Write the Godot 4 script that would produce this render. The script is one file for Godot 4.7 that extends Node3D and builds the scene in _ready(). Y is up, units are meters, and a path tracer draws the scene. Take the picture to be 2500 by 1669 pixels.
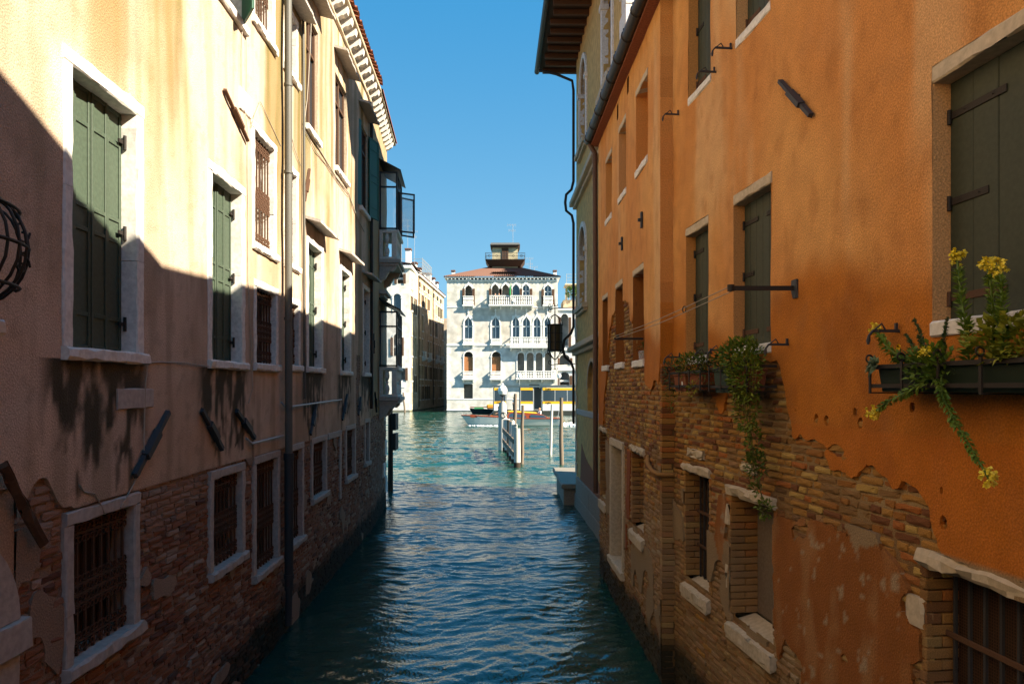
extends Node3D
# A narrow Venetian canal between a cream house and an orange one, opening on a wide canal with a white palace.
# Metres; y = 0 is the eye of the camera, the water lies at y = -3.6; depth runs along -z.

const WATER := -3.6
var M := {}
var taken := {}
var rng := RandomNumberGenerator.new()
var nA := FastNoiseLite.new()
var nB := FastNoiseLite.new()
var TX := {}


class MB:
	var v := PackedVector3Array()
	var n := PackedVector3Array()
	var c := PackedColorArray()
	var i := PackedInt32Array()

	func quad(a: Vector3, b: Vector3, d: Vector3, e: Vector3, col := Color.WHITE) -> void:
		var nn := (b - a).cross(e - a)
		if nn.length_squared() < 1e-16:
			nn = (d - b).cross(e - b)
		nn = nn.normalized()
		var k := v.size()
		v.append(a); v.append(b); v.append(d); v.append(e)
		for q in 4:
			n.append(nn); c.append(col)
		for q: int in [0, 2, 1, 0, 3, 2]:
			i.append(k + q)

	func quad_o(a: Vector3, b: Vector3, d: Vector3, e: Vector3, out: Vector3, col := Color.WHITE) -> void:
		var nn := (b - a).cross(e - a)
		if nn.length_squared() < 1e-16:
			nn = (d - b).cross(e - b)
		if nn.dot(out) < 0.0:
			quad(a, e, d, b, col)
		else:
			quad(a, b, d, e, col)

	func tri_o(a: Vector3, b: Vector3, d: Vector3, out: Vector3, col := Color.WHITE) -> void:
		var nn := (b - a).cross(d - a)
		if nn.dot(out) < 0.0:
			var t := b
			b = d
			d = t
			nn = -nn
		nn = nn.normalized()
		var k := v.size()
		v.append(a); v.append(b); v.append(d)
		for q in 3:
			n.append(nn); c.append(col)
		for q: int in [0, 2, 1]:
			i.append(k + q)

	func box(a: Vector3, b: Vector3, col := Color.WHITE) -> void:
		var p := PackedVector3Array()
		for q in 8:
			p.append(Vector3(b.x if q & 1 else a.x, b.y if q & 2 else a.y, b.z if q & 4 else a.z))
		hexa(p, col)

	func hexa(p: PackedVector3Array, col := Color.WHITE) -> void:
		var m := Vector3.ZERO
		for q in p:
			m += q / 8.0
		for f: Array in [[0, 1, 3, 2], [4, 5, 7, 6], [0, 1, 5, 4], [2, 3, 7, 6], [0, 2, 6, 4], [1, 3, 7, 5]]:
			var mid: Vector3 = (p[f[0]] + p[f[1]] + p[f[2]] + p[f[3]]) / 4.0
			quad_o(p[f[0]], p[f[1]], p[f[2]], p[f[3]], mid - m, col)

	# a box with bevelled edges
	func bev(a: Vector3, b: Vector3, r := 0.006, col := Color.WHITE) -> void:
		var ce := (a + b) / 2.0
		var h := (b - a) / 2.0
		r = minf(r, minf(h.x, minf(h.y, h.z)) * 0.6)
		for ax in 3:
			var u := (ax + 1) % 3
			var w := (ax + 2) % 3
			for s: float in [-1.0, 1.0]:
				var q := []
				for t: Array in [[-1, -1], [1, -1], [1, 1], [-1, 1]]:
					var p := Vector3.ZERO
					p[ax] = s * h[ax]
					p[u] = t[0] * (h[u] - r)
					p[w] = t[1] * (h[w] - r)
					q.append(ce + p)
				var o := Vector3.ZERO
				o[ax] = s
				quad_o(q[0], q[1], q[2], q[3], o, col)
				for s2: float in [-1.0, 1.0]:
					var e := []
					for t: float in [-1.0, 1.0]:
						var p := Vector3.ZERO
						p[ax] = s * h[ax]
						p[u] = s2 * (h[u] - r)
						p[w] = t * (h[w] - r)
						var g := Vector3.ZERO
						g[ax] = s * (h[ax] - r)
						g[u] = s2 * h[u]
						g[w] = t * (h[w] - r)
						e.append(ce + p)
						e.append(ce + g)
					o = Vector3.ZERO
					o[ax] = s
					o[u] = s2
					quad_o(e[0], e[2], e[3], e[1], o, col)
		for q in 8:
			var s := Vector3(1 if q & 1 else -1, 1 if q & 2 else -1, 1 if q & 4 else -1)
			var p := []
			for ax in 3:
				var g := s * (h - Vector3.ONE * r)
				g[ax] = s[ax] * h[ax]
				p.append(ce + g)
			tri_o(p[0], p[1], p[2], s, col)

	# a hewn bar with worn, uneven arrises: its long side is the longest one
	func stone(a: Vector3, b: Vector3, rg: RandomNumberGenerator, jit := 0.004, r := 0.008, col := Color.WHITE, seg := 0.12) -> void:
		var h := b - a
		var ax := 0 if h.x >= h.y and h.x >= h.z else (1 if h.y >= h.z else 2)
		var u := (ax + 1) % 3
		var w := (ax + 2) % 3
		var k := maxi(2, int(ceil(h[ax] / seg)))
		var rings := []
		for q in k + 1:
			var ring := PackedVector3Array()
			var rr := r * rg.randf_range(0.6, 2.0)
			for t: Array in [[0, 1], [1, 0], [3, 0], [4, 1], [4, 3], [3, 4], [1, 4], [0, 3]]:
				var p := a
				var us: float = [0.0, rr, 0.0, h[u] - rr, h[u]][t[0]]
				var ws: float = [0.0, rr, 0.0, h[w] - rr, h[w]][t[1]]
				p[ax] += h[ax] * q / k
				p[u] += us + rg.randf_range(-jit, jit)
				p[w] += ws + rg.randf_range(-jit, jit)
				ring.append(p)
			rings.append(ring)
		var mid := (a + b) / 2.0
		for q in k:
			var p0: PackedVector3Array = rings[q]
			var p1: PackedVector3Array = rings[q + 1]
			for t in 8:
				var t2 := (t + 1) % 8
				var o := (p0[t] + p1[t2]) / 2.0 - mid
				o[ax] = 0.0
				quad_o(p0[t], p0[t2], p1[t2], p1[t], o, col)
		for e in 2:
			var p: PackedVector3Array = rings[k * e]
			var o := Vector3.ZERO
			o[ax] = 1.0 if e else -1.0
			for t in range(1, 7):
				tri_o(p[0], p[t], p[t + 1], o, col)

	func tube(pts: Array, rad: Variant, sides := 8, col := Color.WHITE, closed := false) -> void:
		var m := pts.size()
		var base := v.size()
		var side := Vector3.ZERO
		for q in m:
			var p: Vector3 = pts[q]
			var before: Vector3 = pts[(q - 1 + m) % m] if closed or q > 0 else p
			var after: Vector3 = pts[(q + 1) % m] if closed or q < m - 1 else p
			var t := (after - before).normalized()
			if side == Vector3.ZERO:
				side = t.cross(Vector3.UP if absf(t.y) < 0.9 else Vector3.RIGHT)
			side = (side - t * side.dot(t)).normalized()
			var up := t.cross(side)
			var r: float = rad if rad is float else rad[q]
			for k in sides:
				var an := TAU * k / sides
				var d := side * cos(an) + up * sin(an)
				v.append(p + d * r); n.append(d); c.append(col)
		var rings := m if closed else m - 1
		for q in rings:
			var q2 := (q + 1) % m
			for k in sides:
				var k2 := (k + 1) % sides
				for w: int in [base + q * sides + k, base + q2 * sides + k, base + q2 * sides + k2, base + q * sides + k, base + q2 * sides + k2, base + q * sides + k2]:
					i.append(w)
		if not closed:
			for e in 2:
				var q: int = (m - 1) * e
				var o: Vector3 = (pts[q] - pts[1 if e == 0 else m - 2]).normalized()
				for k in range(1, sides - 1):
					tri_o(v[base + q * sides], v[base + q * sides + k], v[base + q * sides + k + 1], o, col)

	func bar(a: Vector3, b: Vector3, r: float, sides := 6, col := Color.WHITE) -> void:
		tube([a, b], r, sides, col)

	# profile: (radius, height) from the bottom up
	func lathe(prof: Array, at: Vector3, sides := 12, col := Color.WHITE) -> void:
		for q in prof.size() - 1:
			var p: Vector2 = prof[q]
			var s: Vector2 = prof[q + 1]
			var d := s - p
			var nr := Vector2(d.y, -d.x).normalized()
			var base := v.size()
			for k in sides + 1:
				var an := TAU * k / sides
				var o := Vector3(cos(an), 0, sin(an))
				v.append(at + o * p.x + Vector3.UP * p.y)
				v.append(at + o * s.x + Vector3.UP * s.y)
				for e in 2:
					n.append((o * nr.x + Vector3.UP * nr.y).normalized()); c.append(col)
			for k in sides:
				for w: int in [0, 2, 1, 1, 2, 3]:
					i.append(base + k * 2 + w)

	# a flat outline in x and y, with thickness from z0 to z1
	func prism(poly: PackedVector2Array, z0: float, z1: float, col := Color.WHITE) -> void:
		var t := Geometry2D.triangulate_polygon(poly)
		for q in range(0, t.size(), 3):
			for e: Array in [[z1, Vector3.BACK], [z0, Vector3.FORWARD]]:
				tri_o(Vector3(poly[t[q]].x, poly[t[q]].y, e[0]), Vector3(poly[t[q + 1]].x, poly[t[q + 1]].y, e[0]), Vector3(poly[t[q + 2]].x, poly[t[q + 2]].y, e[0]), e[1], col)
		var cw := Geometry2D.is_polygon_clockwise(poly)
		for q in poly.size():
			var a := poly[q]
			var b := poly[(q + 1) % poly.size()]
			var o := Vector3(b.y - a.y, a.x - b.x, 0)
			quad_o(Vector3(a.x, a.y, z0), Vector3(b.x, b.y, z0), Vector3(b.x, b.y, z1), Vector3(a.x, a.y, z1), -o if cw else o, col)

	# the band between two lines of equal length
	func band(outer: PackedVector2Array, inner: PackedVector2Array, z0: float, z1: float, col := Color.WHITE) -> void:
		for q in outer.size() - 1:
			var p := PackedVector3Array()
			for zz: float in [z0, z1]:
				for w: Vector2 in [inner[q], outer[q], inner[q + 1], outer[q + 1]]:
					p.append(Vector3(w.x, w.y, zz))
			hexa(p, col)

	func mesh(m: Material) -> ArrayMesh:
		var a := []
		a.resize(Mesh.ARRAY_MAX)
		a[Mesh.ARRAY_VERTEX] = v
		a[Mesh.ARRAY_NORMAL] = n
		a[Mesh.ARRAY_COLOR] = c
		a[Mesh.ARRAY_INDEX] = i
		var o := ArrayMesh.new()
		o.add_surface_from_arrays(Mesh.PRIMITIVE_TRIANGLES, a)
		o.surface_set_material(0, m)
		return o


func V(x: float, y: float, z: float) -> Vector3:
	return Vector3(x, y, z)


func numbered(called: String) -> String:
	taken[called] = taken.get(called, -1) + 1
	return called if taken[called] == 0 else "%s_%03d" % [called, taken[called]]


func part(called: String, b: MB, m: Material, parent: Node3D) -> MeshInstance3D:
	return inst(called, b.mesh(m), parent)


func inst(called: String, me: Mesh, parent: Node3D, at := Transform3D()) -> MeshInstance3D:
	var o := MeshInstance3D.new()
	o.name = called if parent != self else numbered(called)
	o.mesh = me
	o.transform = at
	parent.add_child(o, true)
	return o


func node(called: String, parent: Node3D, at := Vector3.ZERO) -> Node3D:
	var o := Node3D.new()
	o.name = called
	o.position = at
	parent.add_child(o, true)
	return o


func tag(o: Node3D, label: String, category: String, group := "") -> Node3D:
	o.set_meta("label", label)
	o.set_meta("category", category)
	if group:
		o.set_meta("group", group)
	return o


func thing(called: String, label: String, category: String, at := Vector3.ZERO, group := "") -> Node3D:
	return tag(node(numbered(called), self, at), label, category, group)


func one(called: String, b: MB, m: Material, label: String, category: String, at := Vector3.ZERO, group := "") -> Node3D:
	var o := part(called, b, m, self)
	o.position = at
	return tag(o, label, category, group)


func structure(o: Node3D) -> Node3D:
	o.set_meta("kind", "structure")
	return o


func stuff(o: Node3D) -> Node3D:
	o.set_meta("kind", "stuff")
	return o


# stands a house front along the canal: origin abreast of the camera, x along the wall, z out over the water
func along(o: Node3D, x0: float, slope: float, side: float) -> void:
	var ax := Vector3(slope, 0, -1).normalized() * side
	o.transform = Transform3D(Basis(ax, Vector3.UP, ax.cross(Vector3.UP)), Vector3(x0, 0, 0))


func noise_tex(freq: float, lo: float, hi: float, sd: int, size := 512, kind := FastNoiseLite.TYPE_SIMPLEX_SMOOTH, oct := 4, stretch := false) -> ImageTexture:
	var f := FastNoiseLite.new()
	f.noise_type = kind
	f.seed = sd
	f.frequency = freq
	f.fractal_octaves = oct
	var im := f.get_seamless_image(size, size)
	im.convert(Image.FORMAT_L8)
	var d := im.get_data()
	for q in d.size():
		d[q] = int(255.0 * (lo + (hi - lo) * d[q] / 255.0))
	im = Image.create_from_data(size, size, false, Image.FORMAT_L8, d)
	if stretch:
		im.resize(size, size / 8)
		im.resize(size, size)
	return ImageTexture.create_from_image(im)


# col is a linear base colour
func mat(called: String, col: Color, rough := 0.85, tex := "", ts := 1.0, bump := "", bs := 1.0, bcm := 0.3, vcol := false) -> StandardMaterial3D:
	var m := StandardMaterial3D.new()
	m.resource_name = called
	m.albedo_color = col.linear_to_srgb()
	m.roughness = rough
	m.vertex_color_use_as_albedo = vcol
	m.metallic_specular = 0.4
	if tex:
		m.albedo_texture = TX[tex]
	if bump:
		m.heightmap_enabled = true
		m.heightmap_texture = TX[bump]
		m.heightmap_scale = bcm
	if tex or bump:
		m.uv1_triplanar = true
		m.uv1_world_triplanar = true
		m.uv1_scale = Vector3.ONE * (ts if tex else bs)
		m.uv1_triplanar_sharpness = 4.0
	M[called] = m
	return m


func rect(x0: float, x1: float, y0: float, y1: float) -> Array:
	return [minf(x0, x1), maxf(x0, x1), y0, y1]


func inside(ops: Array, x: float, y: float) -> bool:
	for o: Array in ops:
		if x > o[0] and x < o[1] and y > o[2] and y < o[3]:
			return true
	return false


func lines(a: float, b: float, step: float, ops: Array, k: int, far := 0.0) -> PackedFloat32Array:
	var cuts := [a, b]
	for o: Array in ops:
		for e in 2:
			if o[k + e] > a + 0.002 and o[k + e] < b - 0.002:
				cuts.append(o[k + e])
	cuts.sort()
	var out := PackedFloat32Array()
	for q in cuts.size() - 1:
		var p: float = cuts[q]
		var r: float = cuts[q + 1]
		if r - p < 0.002:
			continue
		var st := step
		if far > 0.0:
			st = step * maxf(1.0, absf((p + r) / 2.0) / far)
		var m := maxi(1, int(ceil((r - p) / st)))
		for w in m:
			out.append(p + (r - p) * w / m)
	out.append(b)
	return out


# A coat of plaster with ragged edges where mask(x, y) falls below 0, over a bed of mortar 3 cm deeper.
func coat(house: Node3D, xa: float, xb: float, ya: float, yb: float, step: float, far: float, ops: Array, mask: Callable, colf: Callable, mp: Material, mm: Material, mcol: Callable, und: float) -> void:
	var xs := lines(xa, xb, step, ops, 0, far)
	var ys := lines(ya, yb, step, ops, 2)
	var nx := xs.size()
	var ny := ys.size()
	var pl := MB.new()
	var mo := MB.new()
	var mk := PackedFloat32Array()
	mk.resize(nx * ny)
	for yi in ny:
		for xi in nx:
			var x := xs[xi]
			var y := ys[yi]
			var z := und * nA.get_noise_2d(x * 0.55, y * 0.55) + und * 0.35 * nA.get_noise_2d(x * 2.2 + 50.0, y * 2.2)
			mk[yi * nx + xi] = mask.call(x, y)
			pl.v.append(Vector3(x, y, z))
			pl.c.append(colf.call(x, y))
	for yi in ny:
		for xi in nx:
			var l := maxi(xi - 1, 0)
			var r := mini(xi + 1, nx - 1)
			var d := maxi(yi - 1, 0)
			var u := mini(yi + 1, ny - 1)
			var dx := (pl.v[yi * nx + r].z - pl.v[yi * nx + l].z) / (xs[r] - xs[l])
			var dy := (pl.v[u * nx + xi].z - pl.v[d * nx + xi].z) / (ys[u] - ys[d])
			pl.n.append(Vector3(-dx, -dy, 1).normalized())
	for yi in ny - 1:
		for xi in nx - 1:
			if inside(ops, (xs[xi] + xs[xi + 1]) / 2.0, (ys[yi] + ys[yi + 1]) / 2.0):
				continue
			var k: Array[int] = [yi * nx + xi, yi * nx + xi + 1, (yi + 1) * nx + xi + 1, (yi + 1) * nx + xi]
			var inn := 0
			var low := 9.0
			for q in k:
				inn += 1 if mk[q] > 0.0 else 0
				low = minf(low, mk[q])
			if low < 0.03:
				var a := []
				for q in k:
					var p := pl.v[q]
					a.append(Vector3(p.x, p.y, -0.029 + 0.009 * nA.get_noise_2d(p.x * 9.0, p.y * 9.0)))
				var b := mo.v.size()
				for q in 4:
					mo.v.append(a[q]); mo.n.append(Vector3.BACK); mo.c.append(mcol.call(a[q].x, a[q].y))
				for w: int in [0, 2, 1, 0, 3, 2]:
					mo.i.append(b + w)
			if inn == 4:
				for w: int in [0, 2, 1, 0, 3, 2]:
					pl.i.append(k[w])
			elif inn > 0:
				var poly := PackedVector3Array()
				var pc := PackedColorArray()
				var cut := []
				for q in 4:
					var p0 := k[q]
					var p1 := k[(q + 1) % 4]
					if mk[p0] > 0.0:
						poly.append(pl.v[p0]); pc.append(pl.c[p0])
					if (mk[p0] > 0.0) != (mk[p1] > 0.0):
						var t := mk[p0] / (mk[p0] - mk[p1])
						poly.append(pl.v[p0].lerp(pl.v[p1], t)); pc.append(pl.c[p0].lerp(pl.c[p1], t))
						cut.append(poly[poly.size() - 1])
				var b := pl.v.size()
				for q in poly.size():
					pl.v.append(poly[q]); pl.c.append(pc[q]); pl.n.append(Vector3.BACK)
				for q in range(1, poly.size() - 1):
					pl.i.append(b); pl.i.append(b + q + 1); pl.i.append(b + q)
				for q in range(0, cut.size() - 1, 2):
					var dz := V(0, 0, -0.035)
					var mid := Vector3.ZERO
					for w in poly:
						mid += w / poly.size()
					pl.quad_o(cut[q], cut[q + 1], cut[q + 1] + dz, cut[q] + dz, (cut[q] + cut[q + 1]) / 2.0 - mid, pc[0] * 0.9)
	part("plaster", pl, mp, house)
	if mo.v.size():
		part("mortar", mo, mm, house)


func brick_unit(sd: int) -> MB:
	var g := RandomNumberGenerator.new()
	g.seed = sd
	var b := MB.new()
	var o := PackedVector3Array()
	var f := PackedVector3Array()
	for t: Array in [[-.5, -.36], [-.44, -.5], [.44, -.5], [.5, -.36], [.5, .36], [.44, .5], [-.44, .5], [-.5, .36]]:
		o.append(V(t[0] + g.randf_range(-.02, .02), t[1] + g.randf_range(-.09, .09), -1.0))
		f.append(V(t[0] * 0.93 + g.randf_range(-.03, .03), t[1] * 0.82 + g.randf_range(-.10, .10), g.randf_range(-.22, .05)))
	var mid := V(g.randf_range(-.2, .2), 0, g.randf_range(0.0, .12))
	for q in 8:
		var q2 := (q + 1) % 8
		b.quad_o(o[q], o[q2], f[q2], f[q], (o[q] + o[q2]) * V(1, 1, 0))
		b.tri_o(f[q], f[q2], mid, Vector3.BACK)
	return b


# Bricks laid in courses; the most that show become parts of their own, the rest one part.
func bricks(house: Node3D, xa: float, xb: float, ya: float, yb: float, ops: Array, mask: Callable, colb: Callable, most: int, palette: Array, sd: int, course := 0.062) -> void:
	rng.seed = sd
	var units := []
	for q in 6:
		units.append(brick_unit(sd + q))
	var all := []
	var row := 0
	var y := ya
	while y < yb:
		var x := xa - rng.randf() * 0.2 - (0.13 if row % 2 else 0.0)
		while x < xb:
			var ln := 0.255 if rng.randf() < 0.62 else 0.125
			ln *= rng.randf_range(0.93, 1.05)
			var a := x + 0.005
			var b := x + ln - 0.005
			x += ln
			var cy := y + course / 2.0
			for o: Array in ops:
				if cy > o[2] - 0.02 and cy < o[3] + 0.02:
					if a < o[0] and b > o[0]:
						b = o[0]
					elif a < o[1] and b > o[1]:
						a = o[1]
					elif a >= o[0] and b <= o[1]:
						b = a
			a = maxf(a, xa)
			b = minf(b, xb)
			if b - a < 0.035:
				continue
			var low := 9.0
			for p: float in [a, (a + b) / 2.0, b]:
				low = minf(low, mask.call(p, cy))
			if low > 0.03:
				continue
			var mid := (a + b) / 2.0
			var seen: float = (b - a) / (mid * mid + 1.0) if low < -0.02 and mask.call(mid, cy) < -0.01 else 0.0
			if absf(mid) < 3.4 or cy < -absf(mid) * 0.4 :
				seen = 0.0
			all.append([seen, a, b, y + rng.randf_range(0.003, 0.007), y + course - rng.randf_range(0.003, 0.007), -0.013 + rng.randf_range(-0.012, 0.007), rng.randi() % 6])
		y += course
		row += 1
	all.sort_custom(func(p, q): return p[0] > q[0])
	var rest := MB.new()
	var own := []
	for u: MB in units:
		var set_ := []
		for m: Material in palette:
			set_.append(u.mesh(m))
		own.append(set_)
	for q in all.size():
		var e: Array = all[q]
		var mid := V((e[1] + e[2]) / 2.0, (e[3] + e[4]) / 2.0, e[5])
		var sc := V(e[2] - e[1], e[4] - e[3], 0.045)
		var col: Color = colb.call(mid.x, mid.y, rng.randf())
		if q < most and e[0] > 0.0:
			var best := 0
			var bd := 9.0
			for w in palette.size():
				var pc: Color = palette[w].get_meta("lin")
				var d := absf(pc.r - col.r) + absf(pc.g - col.g) + absf(pc.b - col.b)
				if d < bd:
					bd = d
					best = w
			inst("brick", own[e[6]][best], house, Transform3D(Basis.from_scale(sc), mid))
		else:
			var u: MB = units[e[6]]
			var k := rest.v.size()
			for w in u.v.size():
				rest.v.append(u.v[w] * sc + mid)
				rest.n.append((u.n[w] / sc).normalized())
				rest.c.append(col)
			for w in u.i:
				rest.i.append(k + w)
	if rest.v.size():
		stuff(part("brickwork", rest, M.brick, house))


func palette(called: String, cols: Array) -> Array:
	var out := []
	for q in cols.size():
		var m := mat(called + str(q), cols[q], 0.92, "grit", 3.0, "grit", 3.0, 0.5)
		m.set_meta("lin", cols[q])
		out.append(m)
	return out


# faces of an opening, from the wall's face back to depth
func reveal(x0: float, x1: float, y0: float, y1: float, z0: float, z1: float, b: MB, col := Color.WHITE) -> void:
	b.quad_o(V(x0, y0, z0), V(x0, y1, z0), V(x0, y1, z1), V(x0, y0, z1), Vector3.RIGHT, col)
	b.quad_o(V(x1, y0, z0), V(x1, y1, z0), V(x1, y1, z1), V(x1, y0, z1), Vector3.LEFT, col)
	b.quad_o(V(x0, y1, z0), V(x1, y1, z0), V(x1, y1, z1), V(x0, y1, z1), Vector3.DOWN, col)
	b.quad_o(V(x0, y0, z0), V(x1, y0, z0), V(x1, y0, z1), V(x0, y0, z1), Vector3.UP, col)


# a flat front with openings cut through, each with its reveal
func front(called: String, parent: Node3D, x0: float, x1: float, y0: float, y1: float, ops: Array, deep: float, m: Material, colf: Variant = null, step := 2.0) -> MeshInstance3D:
	var xs := lines(x0, x1, step, ops, 0)
	var ys := lines(y0, y1, step, ops, 2)
	var b := MB.new()
	for yi in ys.size() - 1:
		for xi in xs.size() - 1:
			var cx := (xs[xi] + xs[xi + 1]) / 2.0
			var cy := (ys[yi] + ys[yi + 1]) / 2.0
			if inside(ops, cx, cy):
				continue
			b.quad(V(xs[xi], ys[yi], 0), V(xs[xi + 1], ys[yi], 0), V(xs[xi + 1], ys[yi + 1], 0), V(xs[xi], ys[yi + 1], 0), colf.call(cx, cy) if colf != null else Color.WHITE)
	for o: Array in ops:
		reveal(o[0], o[1], o[2], o[3], 0.0, -deep, b, colf.call(o[0], o[3]) if colf != null else Color.WHITE)
	return part(called, b, m, parent)


# outline of an opening's head: round, or pointed with an ogee
func arch(x0: float, x1: float, spring: float, apex: float, pointed := false, k := 10) -> PackedVector2Array:
	var out := PackedVector2Array()
	var cx := (x0 + x1) / 2.0
	var hw := (x1 - x0) / 2.0
	for q in k * 2 + 1:
		var t := float(q) / (k * 2)
		if not pointed:
			out.append(Vector2(cx - hw * cos(PI * t), spring + (apex - spring) * sin(PI * t)))
		else:
			var s := t * 2.0 if t < 0.5 else (1.0 - t) * 2.0
			var w := cos(s * PI * 0.5) * 0.72 + 0.28 * (1.0 - s)
			w -= 0.16 * sin(clampf((s - 0.45) / 0.55, 0.0, 1.0) * PI)
			out.append(Vector2(cx - hw * w * (1.0 if t < 0.5 else -1.0), spring + (apex - spring) * pow(s, 0.85)))
	return out


# fills the corners of a square opening so that its head is an arch
func spandrel(b: MB, x0: float, x1: float, line: PackedVector2Array, top: float, z0: float, z1: float, col := Color.WHITE) -> void:
	for q in line.size() - 1:
		var a := line[q]
		var e := line[q + 1]
		var p := PackedVector3Array()
		for zz: float in [z0, z1]:
			p.append(V(a.x, a.y, zz)); p.append(V(e.x, e.y, zz)); p.append(V(a.x, top, zz)); p.append(V(e.x, top, zz))
		b.hexa(p, col)


func sky_and_sun() -> void:
	var cam := Camera3D.new()
	cam.name = "camera"
	cam.projection = Camera3D.PROJECTION_FRUSTUM
	cam.near = 0.05
	cam.far = 900.0
	cam.size = 0.05 * 1669.0 / 1800.0
	cam.frustum_offset = Vector2(0, 0.05 * 113.5 / 1800.0)
	add_child(cam)
	cam.current = true
	var sky := ProceduralSkyMaterial.new()
	sky.sky_top_color = Color(0.0065, 0.092, 0.208).linear_to_srgb()
	sky.sky_horizon_color = Color(0.135, 0.25, 0.315).linear_to_srgb()
	sky.sky_curve = 0.17
	sky.ground_horizon_color = Color(0.30, 0.36, 0.36).linear_to_srgb()
	sky.ground_bottom_color = Color(0.10, 0.12, 0.11).linear_to_srgb()
	sky.sun_angle_max = 8.0
	var e := Environment.new()
	e.background_mode = Environment.BG_SKY
	e.sky = Sky.new()
	e.sky.sky_material = sky
	e.background_energy_multiplier = 1.0
	e.tonemap_mode = Environment.TONE_MAPPER_LINEAR
	e.tonemap_exposure = 3.3
	e.sdfgi_enabled = true
	e.ssao_enabled = true
	e.ssil_enabled = true
	var w := WorldEnvironment.new()
	w.name = "environment"
	w.environment = e
	add_child(w)
	var sun := DirectionalLight3D.new()
	sun.name = "sun"
	sun.light_color = Color(1.0, 0.945, 0.85)
	sun.light_energy = 1.6
	sun.light_angular_distance = 0.5
	sun.shadow_enabled = true
	add_child(sun)
	sun.look_at_from_position(V(1, 0.755, 0.40) * 50.0, Vector3.ZERO)


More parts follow.
